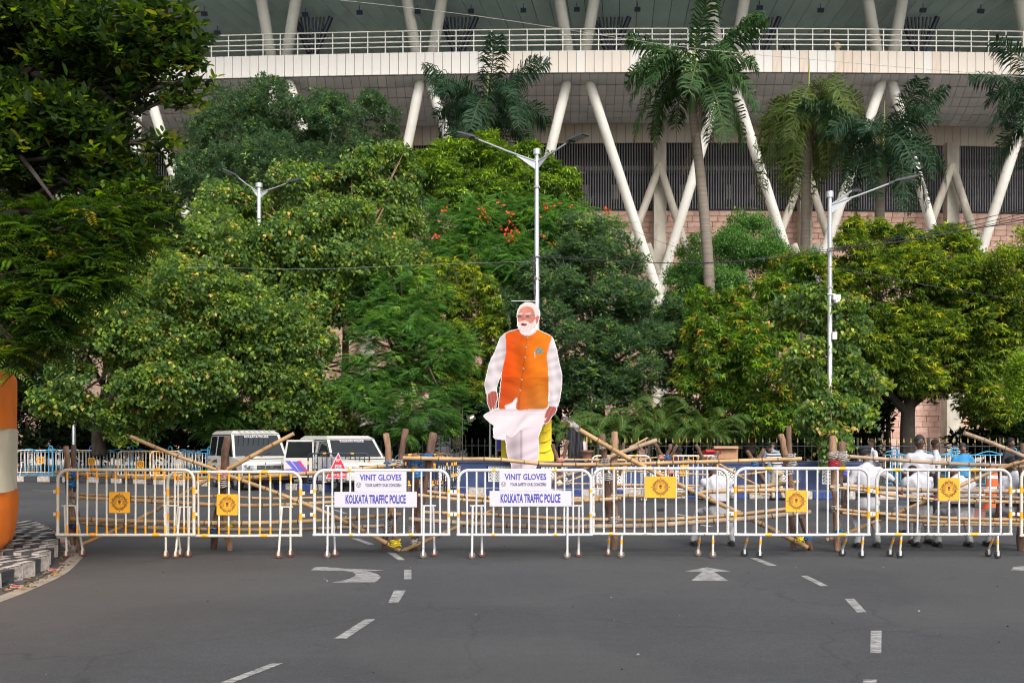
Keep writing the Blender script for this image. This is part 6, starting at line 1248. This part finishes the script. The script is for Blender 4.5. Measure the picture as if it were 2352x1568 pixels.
        dd = dpan('open_door', [(0, .45), (lw_ - .2, .45), (lw_, .75), (lw_, belt), (0, belt)], M_car, -.035, .035)
        for pts in ([(0, belt), (.05, belt), (.05, zr - .16), (0, zr - .16)], [(lw_ - .06, belt), (lw_, belt), (lw_ - .1, zr - .16), (lw_ - .16, zr - .16)], [(0, zr - .2), (lw_ - .1, zr - .2), (lw_ - .1, zr - .14), (0, zr - .14)]): dpan('door_frame', pts, M_car, -.02, .02, dd)
        dpan('window', [(.05, belt), (lw_ - .06, belt), (lw_ - .15, zr - .2), (.05, zr - .2)], M_glass, -.006, .006, dd)
        for k, (pts, m) in enumerate((([(.05, .5), (.35, .5), (.72, .98), (.45, .98)], M_purple), ([(.4, .55), (.52, .55), (.95, 1.0), (.78, 1.0)], M_purple), ([(.30, .80), (.43, .80), (.48, .88), (.35, .88)], M_redp), ([(.38, .92), (.5, .92), (.55, 1.0), (.43, 1.0)], M_redp), ([(.2, .66), (.31, .66), (.36, .74), (.25, .74)], M_redp), ([(.52, .68), (.9, .66), (.95, .72), (.6, .74)], M_purple))): dpan('decal', pts, m, -.040 - .001 * k, -.0355, dd); dpan('decal', pts, m, .0355, .040 + .001 * k, dd)
        deco([(rx + .1, .62), (rw - .45, .62), (rw - .45, .95), (rx + .1, .8)], M_purple)
        inst('lettering', text_me('DIAL 100', .07, M_purple, .9, .002, .001), t, (.55, yS - .004, .8))
    return t
def place(u, v, fwx, w2, rz):   # front right wheel contact -> origin
    g = G(u, v); d = Matrix.Rotation(rz, 3, 'Z') @ Vector((fwx, -w2, 0)); return (g.x - d.x, g.y - d.y, 0)
rz = R(-59); van('white police van with ribbed roof, yellow side stripe and chrome bull bar', place(548, 1125, 4.4 / 2 - .86, .86, rz), rz, 4.4, 1.98, 2.02, 1.04, 1)
rz = R(-57); van('white police van with purple stripes and an open side door', place(775, 1131, 4.2 / 2 - .86, .86, rz), rz, 4.25, 1.98, 1.84, 1.06, 2, belt=1.1)

# ================================================================ PEOPLE
SK = {'brown': mat('brown_skin', (.16, .075, .045), .5, var=.08), 'dark': mat('dark_brown_skin', (.085, .042, .028), .5, var=.08)}
SH = mat('white_uniform_cotton', (.44, .44, .48), .85, var=.08, bump=.5, bscale=14); TR = mat('white_trouser_cotton', (.42, .42, .44), .85, var=.12, bump=.6, bscale=12); SHB = mat('blue_shirt_cotton', (.03, .22, .45), .85, var=.15, bump=.4, bscale=14)
KH = mat('khaki_cotton', (.42, .35, .24), .85, var=.12, bump=.4, bscale=12); GY_ = mat('grey_blue_cotton', (.2, .25, .32), .85, var=.12); DK = mat('dark_trouser_cloth', (.02, .022, .03), .85, var=.2); BLK = mat('black_leather', (.012, .012, .013), .3, var=.1); HAIR = mat('black_hair', (.008, .007, .007), .9, var=.3, bump=.6, bscale=60); HAIRG = mat('greying_hair', (.03, .027, .025), .9, var=.3, bump=.6, bscale=60)
LEATHER = BLK
def stripe_mat():
    m = mat('striped_shirt', (.7, .7, .7), .85, var=.02); n = m.node_tree; tc = n.nodes.new('ShaderNodeTexCoord'); sp = n.nodes.new('ShaderNodeSeparateXYZ'); n.links.new(tc.outputs['Object'], sp.inputs[0])
    mu = n.nodes.new('ShaderNodeMath'); mu.operation = 'MULTIPLY'; mu.inputs[1].default_value = 12.5; n.links.new(sp.outputs['Z'], mu.inputs[0]); fr = n.nodes.new('ShaderNodeMath'); fr.operation = 'FRACT'; n.links.new(mu.outputs[0], fr.inputs[0])
    gt = n.nodes.new('ShaderNodeMath'); gt.operation = 'GREATER_THAN'; gt.inputs[1].default_value = .45; n.links.new(fr.outputs[0], gt.inputs[0])
    r = n.nodes.new('ShaderNodeValToRGB'); r.color_ramp.interpolation = 'CONSTANT'; r.color_ramp.elements[0].color = (.45, .42, .42, 1); r.color_ramp.elements[1].position = .5; r.color_ramp.elements[1].color = (.015, .015, .02, 1); n.links.new(gt.outputs[0], r.inputs[0]); n.links.new(r.outputs[0], n.nodes['Principled BSDF'].inputs['Base Color']); return m
STR = stripe_mat()
def person(label, loc, rz=0.0, sc=1.0, hz=.92, lean=0, curl=0, legs=None, arms=None, head=(0, 0), shirt=SH, trouser=TR, skin='brown', hair=HAIR, beret=False, face=False, glasses=False, voxel=.0155, belt=True, hairz=1.0, roll=0, build_=1.0, group=None, long_=False, tuck=True):
    """faces local -Y; all joints in metres before scaling"""
    loc = Vector(loc); t = thing('person', label, 'person', loc, rz, group); S = sc; prims = []; sk = SK[skin]; mats = [shirt, trouser, sk]
    f = lambda a: Vector((math.sin(roll) * math.cos(a), -math.sin(a), math.cos(a) * math.cos(roll)))
    hip = Vector((0, 0, hz)); d1 = f(lean); waist = hip + d1 * .14; d2 = f(lean + curl * .5); chest = waist + d2 * .25; d3 = f(lean + curl); neck = chest + d3 * .19; hd = f(lean + curl + head[0]); side = Vector((math.cos(roll), 0, -math.sin(roll)))
    q = build_
    def add(p0, p1, r0, r1, m): prims.append((Vector(p0), Vector(p1), r0, r1, m))
    def E2(rx, ry): return (rx * q, ry * q)
    add(hip - d1 * .06, waist - d1 * .02, E2(.155, .12), E2(.145, .108), 1); add(waist - d1 * .01, chest, E2(.155, .118), E2(.178, .125), 0); add(chest, neck - d3 * .06, E2(.178, .122), E2(.14, .09), 0)
    add(neck - d3 * .05, neck + (d3 + hd).normalized() * .09, (.055, .055), (.05, .052), 2)
    hc = neck + hd * .17; ya = head[1]; fw_ = Vector((math.sin(ya), -math.cos(ya), 0)); fwd = (fw_ - hd * fw_.dot(hd)).normalized(); sdh = hd.cross(fwd)
    add(hc - hd * .02 - fwd * .005, hc + hd * .035 - fwd * .012, (.072, .084), (.074, .09), 2); add(hc - hd * .075 + fwd * .03, hc - hd * .02 + fwd * .025, (.04, .045), (.06, .06), 2)   # skull and jaw
    add(hc + fwd * .092 + hd * .0, hc + fwd * .108 - hd * .028, (.008, .008), (.014, .012), 2)        # nose
    for s_ in (-1, 1): add(hc + sdh * s_ * .078 + hd * .015, hc + sdh * s_ * .08 - hd * .022, (.01, .016), (.008, .011), 2)   # ears
    shs = [neck - d3 * .075 + side * (s_ * .175 * q) for s_ in (-1, 1)]
    for s_, sh in zip((-1, 1), shs): add(neck - d3 * .07, sh, (.075, .07), (.062, .062), 0)
    def hand(wr, el, s_):
        dr = (wr - el).normalized(); side_ = dr.cross(Vector((0, -1, 0.2)));  side_ = side_.normalized() if side_.length > .1 else Vector((1, 0, 0)); nrm = side_.cross(dr).normalized(); pc = wr + dr * .075
        add(wr, pc, (.026, .018), (.036, .015), 2)
        for k in range(4):
            o = side_ * (k - 1.5) * .019; l = (.072, .08, .075, .058)[k]; a = pc + o + dr * .0; m = a + (dr + nrm * .18).normalized() * l * .55; e = m + (dr + nrm * .7).normalized() * l * .5; add(a, m, (.0095, .0095), (.009, .009), 2); add(m, e, (.009, .009), (.0075, .0075), 2)
        a = wr + dr * .03 + side_ * .028 * s_; m = a + (dr * .7 + side_ * s_ * .8).normalized() * .04; e = m + (dr + nrm * .4).normalized() * .035; add(a, m, (.012, .012), (.0105, .0105), 2); add(m, e, (.0105, .0105), (.0085, .0085), 2)
    arms = arms or [((-.26, 0, -.28), (-.27, -.06, -.52)), ((.26, 0, -.28), (.27, -.06, -.52))]
    for s_, sh, (el, wr) in zip((-1, 1), shs, arms):
        ctr = neck - d3 * .075; el = ctr + Vector(el); wr = ctr + Vector(wr); mid = sh.lerp(el, .8 if not long_ else 1)
        add(sh, mid, (.064, .066), (.06, .06), 0); add(sh.lerp(el, .4), el, (.043, .043), (.037, .037), 0 if long_ else 2); add(el, wr, (.042, .04) if long_ else (.037, .036), (.033, .033) if long_ else (.025, .023), 0 if long_ else 2); hand(wr, el, s_)
    legs = legs or [((-.1, -.02, .5), (-.11, 0, .09)), ((.1, -.02, .5), (.11, 0, .09))]
    shoes = []
    for s_, (kn, an) in zip((-1, 1), legs):
        h0 = hip + side * (s_ * .085); kn = Vector(kn); an = Vector(an); add(h0, kn, (.088 * q, .09 * q), (.066, .068), 1); add(kn, an + Vector((0, 0, .0)), (.068, .07), (.056, .062), 1); shoes.append(an)
    b = MB()
    for p0, p1, r0, r1, m in prims:
        d = p1 - p0; n = 12; L_ = d.length; dn = d.normalized() if L_ > 1e-6 else Vector((0, 0, 1)); r0m, r1m = min(r0), min(r1)
        P_ = [p0 - dn * r0m * .95, p0 - dn * r0m * .7, p0 - dn * r0m * .35, p0, p0.lerp(p1, .5), p1, p1 + dn * r1m * .35, p1 + dn * r1m * .7, p1 + dn * r1m * .95]; k = [.3, .71, .93, 1, 1, 1, .93, .71, .3]; rr = []
        for i, kk in enumerate(k): w_ = 0 if i < 4 else (.5 if i == 4 else 1); rr.append(((r0[0] * (1 - w_) + r1[0] * w_) * kk, (r0[1] * (1 - w_) + r1[1] * w_) * kk))
        # local x of the section is the horizontal side
        b.tube(P_, rr, n)
    b.v = [tuple(c * S for c in v) for v in b.v]
    me = b.mesh('body', mats); o = bpy.data.objects.new('body_tmp', me); COL.objects.link(o); m = o.modifiers.new('r', 'REMESH'); m.mode = 'VOXEL'; m.voxel_size = voxel; sm = o.modifiers.new('s', 'SMOOTH'); sm.factor = .5; sm.iterations = 2
    dg = bpy.context.evaluated_depsgraph_get(); me2 = bpy.data.meshes.new_from_object(o.evaluated_get(dg)); bpy.data.objects.remove(o); me2.name = 'body'
    nf = len(me2.polygons); cen = np.zeros(nf * 3); me2.polygons.foreach_get('center', cen); cen = cen.reshape(-1, 3) / S; best = np.full(nf, 1e9); mi = np.zeros(nf, int)
    for p0, p1, r0, r1, m_ in prims:
        a = np.array(p0); d = np.array(p1 - p0); L2 = max(d @ d, 1e-9); tt = np.clip(((cen - a) @ d) / L2, 0, 1); ds = np.linalg.norm(cen - a - tt[:, None] * d, axis=1) - (np.mean(r0) * (1 - tt) + np.mean(r1) * tt); u_ = ds < best; best = np.where(u_, ds, best); mi = np.where(u_, m_, mi)
    nv = len(me2.vertices); vc = np.zeros(nv * 3); me2.vertices.foreach_get('co', vc); vc = vc.reshape(-1, 3); vn = np.zeros(nv * 3); me2.vertices.foreach_get('normal', vn); vn = vn.reshape(-1, 3); cl = np.zeros(nv)
    for fi, pl_ in enumerate(me2.polygons):
        if mi[fi] < 2:
            for k_ in pl_.vertices: cl[k_] = 1
    ph = random.uniform(0, 6); q_ = vc / S; fd = np.sin(q_[:, 2] * 34 + 5 * np.sin(q_[:, 0] * 9 + ph) + 3 * q_[:, 1] * 9) * .6 + np.sin(q_[:, 0] * 46 + 4 * np.sin(q_[:, 2] * 11 + ph)) * .4
    me2.vertices.foreach_set('co', (vc + vn * (cl * fd * .0075 * (voxel < .02))[:, None]).ravel())
    me2.materials.clear()
    for m_ in mats: me2.materials.append(m_)
    me2.polygons.foreach_set('material_index', mi.astype(np.int32)); me2.polygons.foreach_set('use_smooth', np.ones(nf, bool)); inst('body', me2, t)
    def child(name, mb, m, fix=False): mb.v = [tuple(c * S for c in v) for v in mb.v]; return mb.build(name, m, t, fix=fix)
    Mh = Matrix((sdh, -fwd, hd)).transposed()
    # hair: upper and back shell of the skull
    if hair is not None:
        hb = MB(); n, mm = 18, 9; vs = []
        for i in range(mm + 1):
            th = math.pi * .62 * i / mm
            for j in range(n):
                ph = 2 * math.pi * j / n; front = max(0, math.cos(ph)); th2 = th * (1 - .42 * front ** 1.2); r_ = 1.06 + .02 * random.random()
                vs.append(hc + hd * .03 - fwd * .012 + Mh @ Vector((math.sin(th2) * math.sin(ph) * .077 * r_, -math.sin(th2) * math.cos(ph) * .095 * r_, math.cos(th2) * .098 * r_ * hairz)))
        hb.add(vs, [(i * n + j, i * n + (j + 1) % n, (i + 1) * n + (j + 1) % n, (i + 1) * n + j) for i in range(mm) for j in range(n)], smooth=True); child('hair', hb, hair, True)
    if beret:
        bb = MB(); bb.tube([hc + hd * .045 - fwd * .01, hc + hd * .075 - fwd * .01], [(.088, .1), (.092, .105)], 18); bb.ell(hc + hd * .10 - fwd * .02, (.112, .118, .045), 18, 8, M=Mh @ Matrix.Rotation(.15, 3, 'Y')); child('beret', bb, DK)
    if belt:
        bb = MB(); bb.tube([waist - d1 * .055, waist + d1 * .0], [(.17 * q, .134 * q)] * 2, 20, cap=False); bb.tube([waist + d1 * .0, waist - d1 * .055], [(.15 * q, .115 * q)] * 2, 20, cap=False); child('belt', bb, BLK)
        bb = MB(); bb.box(waist - d1 * .03 + Vector((0, -.138 * q, 0)), (.045, .012, .04)); child('belt_buckle', bb, M_alu)
    for an, s_ in zip(shoes, (-1, 1)):
        bb = MB(); fo = Vector((s_ * .03, -1, 0)).normalized(); c = Vector((an.x, an.y, max(.045, an.z - .045))); bb.tube([c - fo * .085, c - fo * .05, c + fo * .03, c + fo * .11, c + fo * .155, c + fo * .175], [(.025, .022), (.042, .045), (.045, .048), (.05, .033), (.043, .026), (.02, .014)], 12); bb.box(c + fo * .045 + Vector((0, 0, -.033)), (.085, .26, .022), M=Matrix((fo.cross(Vector((0, 0, 1))), fo, Vector((0, 0, 1)))).transposed()); child('shoe', bb, BLK)
    if face:
        for s_ in (-1, 1):
            e = hc + fwd * .083 + sdh * s_ * .031 + hd * .012; bb = MB(); bb.ell(e, (.013, .008, .008), 10, 6, M=Mh); ey = child('eye', bb, M_lattice); bb = MB(); bb.ell((e + fwd * .006), (.006, .004, .006), 8, 5, M=Mh); child('iris', bb, M_ink)
            bb = MB(); bb.tube([e + hd * .018 - sdh * .018 * 1 + fwd * .004, e + hd * .022 + fwd * .008, e + hd * .018 + sdh * .018 + fwd * .002], [.003, .005, .003], 6); child('eyebrow', bb, hair or HAIR)
            if glasses:
                bb = MB(); bb.tube([e + fwd * .016 + sdh * .026 * math.cos(a) + hd * (.018 * math.sin(a) - .002) for a in np.linspace(0, 6.283, 16)[:-1]], .0032, 5, closed=True); bb.tube([e + fwd * .016 + sdh * s_ * .026, hc + sdh * s_ * .08 + hd * .014], .003, 5)
                if s_ > 0: bb.tube([e + fwd * .016 - sdh * .026, e + fwd * .018 - sdh * .038], .003, 5)
                child('glasses', bb, BLK)
        mo = hc + fwd * .085 - hd * .052; bb = MB(); bb.tube([mo - sdh * .024, mo + fwd * .004, mo + sdh * .024], [.003, .006, .003], 6); child('mouth', bb, mat('lips', (.10, .035, .03), .5, var=.05)); 
        if label.startswith('man in a bright blue'): bb = MB(); bb.tube([mo + hd * .014 - sdh * .03 - fwd * .004, mo + hd * .02 + fwd * .006, mo + hd * .014 + sdh * .03 - fwd * .004], [.004, .007, .004], 6); child('moustache', bb, BLK)
    if shirt is SH and sc > .9 and voxel < .02:
        for s_, sh in zip((-1, 1), shs):
            bb = MB(); bb.tube([neck - d3 * .03 + side * s_ * .06, sh + d3 * .058 - side * s_ * .02], [(.022, .008), (.026, .008)], 8); child('shoulder_strap', bb, M_navytie)
        bb = MB(); bb.tube([neck - d3 * .015 + Vector((.062 * math.cos(a), .062 * math.sin(a), .012 * math.sin(a))) for a in np.linspace(0, 6.283, 14)[:-1]], (.013), 6, closed=True); child('collar', bb, SH)
    return t
def sit(u, Y, hz, **k):
    pass
PW_ = math.pi
def seatleg(kx, ky, kz, ax, ay): return ((kx, ky, kz), (ax, ay, .1))
# seated along the bamboo, backs to the camera (turned half round: local -Y is away from the camera)
def at(u, Y, z=0): return (((u - 1176) * Y / F), Y, z)
person('policeman in white sitting hunched on the bamboo, back to us, in the middle gap', at(1651, 16.15), PW_, .98, hz=.62, lean=.15, curl=.55, head=(.5, 0), legs=[((-.24, -.42, .55), (-.31, -.48, .1)), ((.26, -.42, .55), (.31, -.48, .1))], arms=[((-.26, -.1, -.27), (-.16, -.36, -.30)), ((.26, -.1, -.27), (.16, -.36, -.30))], skin='dark', build_=1.12)
person('policeman in white with a navy beret leaning his elbow on the bamboo, back to us', at(1994, 16.15), PW_ - .1, 1.0, hz=.74, lean=.12, curl=.1, head=(.15, -.6), roll=.0, legs=[((-.16, -.22, .47), (-.2, -.25, .1)), ((.14, -.2, .45), (.12, -.2, .1))], arms=[((-.42, -.05, -.16), (-.5, .02, -.30)), ((.28, 0, -.27), (.34, -.02, -.5))], skin='dark', beret=True, build_=1.05)
person('policeman in white standing and facing us with black framed glasses', at(2112, 17.0), .1, 1.0, hz=.93, head=(.03, -.2), legs=[((-.13, -.03, .5), (-.13, 0, .09)), ((.13, -.03, .5), (.15, 0, .09))], arms=[((-.25, .04, -.28), (-.2, .14, -.5)), ((.25, .04, -.28), (.2, .14, -.5))], skin='dark', hair=HAIRG, face=True, glasses=True, build_=1.0)
person('policeman in white sitting with bowed head, in front of the one with glasses', at(2117, 16.05), PW_, .98, hz=.63, lean=.1, curl=.45, head=(.7, 0), legs=[((-.1, -.42, .56), (-.09, -.42, .1)), ((.24, -.42, .6), (.16, -.38, .3))], arms=[((-.25, -.14, -.25), (-.12, -.36, -.25)), ((.25, -.14, -.25), (.12, -.36, -.25))], skin='dark', build_=1.08)
person('policeman in white sitting behind the square emblem plate, back to us', at(2212, 16.05), PW_, .98, hz=.6, lean=.1, curl=.45, head=(.6, .1), legs=[((-.25, -.42, .55), (-.29, -.42, .1)), ((.22, -.42, .55), (.22, -.42, .1))], arms=[((-.28, -.08, -.27), (-.2, -.3, -.36)), ((.28, -.08, -.27), (.2, -.3, -.36))], skin='dark', build_=1.1)
person('policeman in white sitting on the bamboo at the right edge, wearing a cap', at(2338, 16.1), PW_, 1.0, hz=.6, lean=.05, curl=.2, head=(.25, 0), legs=[((-.28, -.42, .55), (-.32, -.42, .1)), ((.25, -.42, .55), (.25, -.42, .1))], skin='dark', beret=True, build_=1.1)
# standing behind
person('man in a bright blue shirt standing behind the seated policemen', at(2211, 22.5), -.3, .93, hz=.9, head=(.2, .3), shirt=SHB, trouser=DK, hair=HAIRG, face=True, belt=False, voxel=.02)
person('dark haired man in white behind the shoulder of the policeman with glasses', at(2149, 24), 1.2, .96, shirt=SH, trouser=DK, skin='dark', belt=False, voxel=.024)
person('man in a white shirt walking left behind the beret wearer', at(2001, 27), -1.3, .97, shirt=SH, trouser=DK, skin='dark', belt=False, voxel=.024)
person('man in a black and white striped shirt and beige trousers bending by the blue wall', at(1786, 28.9), PW_ + .3, .97, hz=.86, lean=.2, curl=.5, head=(.5, -.8), shirt=STR, trouser=KH, skin='dark', belt=False, voxel=.024, legs=[((-.11, -.06, .47), (-.16, .05, .09)), ((.12, -.1, .47), (.14, 0, .09))])
person('person in grey blue uniform beside the striped shirt', at(1772, 30.2), PW_ - .4, .95, lean=.1, curl=.3, head=(.4, 0), shirt=GY_, trouser=GY_, skin='dark', belt=False, voxel=.026, long_=True)
person('person in dark blue bending behind the far bamboo frame', at(1541, 30.5), .5, .95, hz=.85, lean=.3, curl=.4, head=(.3, 0), shirt=M_navytie, trouser=DK, skin='brown', belt=False, voxel=.026)
person('person with dark hair near the right edge behind the raised bamboo', at(2323, 24), .4, .98, shirt=DK, trouser=DK, skin='dark', belt=False, voxel=.026)
# on the stadium deck
for u, lb, shm in ((1807, 'guard in dark clothes on the stadium deck, nearest the palms', DK), (1927, 'guard in khaki on the stadium deck looking left', KH), (2119, 'guard in dark clothes on the stadium deck, rightmost', DK)):
    X = (u - 1176) * 76 / F; person(lb, (X, FY(X, YF) + 2.2, ZT - .1), random.uniform(-.8, .3), 1.02, shirt=shm, trouser=shm, belt=False, voxel=.035, long_=shm is DK)
# ================================================================ SMALL THINGS
def boxcarton(label, u, v, Y, d, m, z0=None):
    p = P(u, v, Y); t = thing('carton', label, 'carton', (p.x, p.y, p.z), random.uniform(-.2, .2)); b = MB(); w_, dd, h = d
    for c, s_ in (((0, 0, .01), (w_, dd, .02)), ((-w_ / 2 + .006, 0, h / 2), (.012, dd, h)), ((w_ / 2 - .006, 0, h / 2), (.012, dd, h)), ((0, -dd / 2 + .006, h / 2), (w_ - .03, .012, h)), ((0, dd / 2 - .006, h / 2), (w_ - .03, .012, h))): b.box(c, s_)
    b.build('box_wall', m, t); b = MB(); b.box((0, -dd / 2 - .07, h + .0), (w_, .15, .008), M=Matrix.Rotation(R(28), 3, 'X')); b.build('flap', m, t); b = MB(); b.box((w_ / 2 + .06, 0, h - .01), (.14, dd, .008)); b.build('flap', m, t)
M_card = mat('brown_cardboard', (.36, .2, .11), .85, var=.1)
boxcarton('brown cardboard carton on the blue wall', *C4(1345, 415), 31.2, (.72, .4, .36), M_card); boxcarton('red printed carton left of the brown one on the blue wall', *C4(1215, 410), 31.2, (.5, .35, .24), mat('red_carton', (.4, .03, .03), .7, var=.1))
t = thing('flower_pot', 'terracotta flower pot on the blue wall', 'flower pot', P(*C3(1900, 412), 31.4)); b = MB(); b.tube([(0, 0, 0), (0, 0, .2), (0, 0, .2), (0, 0, .26)], [.13, .2, .225, .225], 16); b.build('pot', mat('terracotta', (.25, .12, .08), .85, var=.15), t, fix=False); b = MB(); b.tube([(0, 0, .25), (0, 0, .262)], .19, 12); b.build('soil', M_soil, t, fix=False)
# black tarpaulin over a small post, white board, hanging dark jacket
t = thing('tarpaulin', 'black tarpaulin hanging by the areca palms right of the cutout', 'tarpaulin', (P(1310, 1060, 31.9).x, 31.9, .2)); b = MB(); vs = []
for i in range(9):
    for j in range(12): u = 1300 + i * 4.6 + j * .6; v = 985 + j * 8 + 3 * math.sin(i * 1.2); vs.append(P(u, v, 31.9 + .06 * math.sin(i * 1.7 + j * .4)) - t.location)
b.add(vs, [(i * 12 + j, i * 12 + j + 1, i * 12 + j + 13, i * 12 + j + 12) for i in range(8) for j in range(11)], smooth=True); b.build('sheet', mat('black_plastic_sheet', (.012, .012, .015), .4, var=.2), t, fix=False); b = MB(); b.tube([(.3, .08, 0), (.3, .08, 2.0)], .025, 6); b.build('post', M_log, t, fix=False)
t = thing('white_board', 'small white board leaning beside the tarpaulin', 'board', (P(1330, 1060, 32.1).x, 32.1, .2)); b = MB(); b.box((0, 0, .75), (.42, .04, 1.4)); b.build('panel', M_plate, t, bevel=.01); b = MB(); b.box((.24, .02, .8), (.04, .05, 1.6)); b.build('batten', M_bam, t)
# blue sign board on two poles left of the cutout
t = thing('blue_signboard', 'blue signboard on grey poles half hidden behind the cutout', 'signboard', (P(1150, 1000, 33.5).x, 33.5, .2)); b = MB(); b.box((.0, 0, 1.62), (.3, .03, .95)); b.box((.0, -.02, 1.62), (.25, .02, .9), mi=1); b.build('panel', [M_plate, M_blueink], t)
for x in (-.35, -.15): b = MB(); b.tube([(x, 0, 0), (x, 0, 2.6)], .03, 8); b.build('pole', M_alu, t, fix=False)
# lit floodlamp in the trees
t = thing('garden_floodlight', 'lit garden floodlight glowing among the leaves left of the cutout', 'floodlight', (P(1078, 960, 42).x, 38, .17)); q = P(1084, 958, 38) - t.location; b = MB(); b.tube([(q.x - .35, 0, 0), (q.x - .35, 0, q.z + .3), (q.x - .1, 0, q.z - .1)], .02, 6); b.build('pole', M_black, t, fix=False)
b = MB(); b.box(q + Vector((-.03, .05, -.02)), (.3, .12, .22), M=Matrix.Rotation(R(-25), 3, 'Y')); b.build('housing', M_lamp, t); b = MB(); b.ell(q + Vector((0, -.03, 0)), (.09, .03, .035), 12, 8, M=Matrix.Rotation(R(-35), 3, 'Y')); b.build('lamp_glass', mat('warm_glow', (1, .8, .5), .3, var=0, emit=((1, .5, .15), 1.6)), t, fix=False)
# bits of white wall behind the fern leaved tree, police cone, black bag, motorbike
t = thing('garden_wall', 'whitewashed wall glimpsed under the fern leaved tree', 'wall', (P(990, 1000, 56).x, 56, .17)); b = MB(); b.box((0, 0, 1.5), (6, .3, 3.0)); b.build('wall', M_lattice, t); b = MB(); b.box((0, 0, 3.05), (6.2, .4, .12)); b.build('coping', M_conc, t)
g = G(2279, 1160); Yk = 25.5; t = thing('traffic_bollard', 'orange and white traffic bollard behind the policemen', 'bollard', ((2279 - 1176) * Yk / F, Yk, 0)); b = MB(); b.tube([(0, 0, 0), (0, 0, .06), (0, 0, .06), (0, 0, .45), (0, 0, .45), (0, 0, .55), (0, 0, .55), (0, 0, .75), (0, 0, .75), (0, 0, .83), (0, 0, .83), (0, 0, 1.0), (0, 0, 1.04)], [.26, .26, .17, .15, .15, .145, .145, .13, .13, .125, .125, .11, .05], 16, mis=[0, 0, 0, 1, 1, 1, 0, 0, 1, 1, 0, 0, 0]); b.build('body', [mat('orange_plastic', (.6, .09, .015), .5, var=.05), M_plate], t, fix=False); b = MB(); b.tube([(0, 0, 1.04), (0, 0, 1.14)], .04, 8); b.build('top_loop', M_bluetie, t, fix=False)
g = G(*C4(767, 878)); b = MB(); vs = []
for i in range(7):
    for j in range(5): vs.append(((i - 3) * .055, (j - 2) * .07, .005 + .07 * random.random() * (1 if 0 < i < 6 and 0 < j < 4 else 0)))
b.add(vs, [(i * 5 + j, (i + 1) * 5 + j, (i + 1) * 5 + j + 1, i * 5 + j + 1) for i in range(6) for j in range(4)]); tag(b.build('plastic_bag', mat('black_bag', (.015, .015, .017), .35, var=.2), None, (g.x, g.y, .004), fix=False), 'crumpled black plastic bag lying on the road beyond the barriers', 'plastic bag')
t = thing('motorbike', 'blue and white motorbike with its dark front wheel half hidden behind the right log posts', 'motorbike', at(1940, 24.5), R(70))
for x in (-.62, .62):
    b = MB(); b.tube([(x + .27 * math.cos(a), 0, .31 + .27 * math.sin(a)) for a in np.linspace(0, 6.283, 24)[:-1]], .045, 8, closed=True); o = b.build('wheel', M_tyre, t, fix=False); b = MB(); b.tube([(x, -.03, .31), (x, .03, .31)], .06, 10)
    for k in range(6): a = k * math.pi / 3; b.tube([(x, 0, .31), (x + .25 * math.cos(a), 0, .31 + .25 * math.sin(a))], .01, 5)
    b.build('rim', M_rim, o, fix=False)
b = MB(); b.ell((.15, 0, .82), (.28, .14, .15), 12, 8); b.build('fuel_tank', M_blueink, t, fix=False); b = MB(); b.tube([(-.1, 0, .82), (-.35, 0, .8), (-.75, 0, .86)], [(.12, .06), (.14, .06), (.1, .05)], 10); b.build('seat', BLK, t, fix=False); b = MB(); b.box((.05, 0, .45), (.42, .24, .32)); b.tube([(-.2, .16, .3), (-.8, .16, .4)], .04, 8); b.build('engine', M_rim, t, bevel=.04)
b = MB(); b.tube([(.62, .07, .31), (.42, .07, .95)], .022, 6); b.tube([(.62, -.07, .31), (.42, -.07, .95)], .022, 6); b.tube([(.35, -.34, 1.02), (.42, 0, 1.0), (.35, .34, 1.02)], .016, 6); b.build('handlebar', M_alu, t, fix=False); b = MB(); b.ell((.52, 0, .9), (.1, .12, .14), 12, 8); b.build('headlight_cowl', M_plate, t, fix=False)
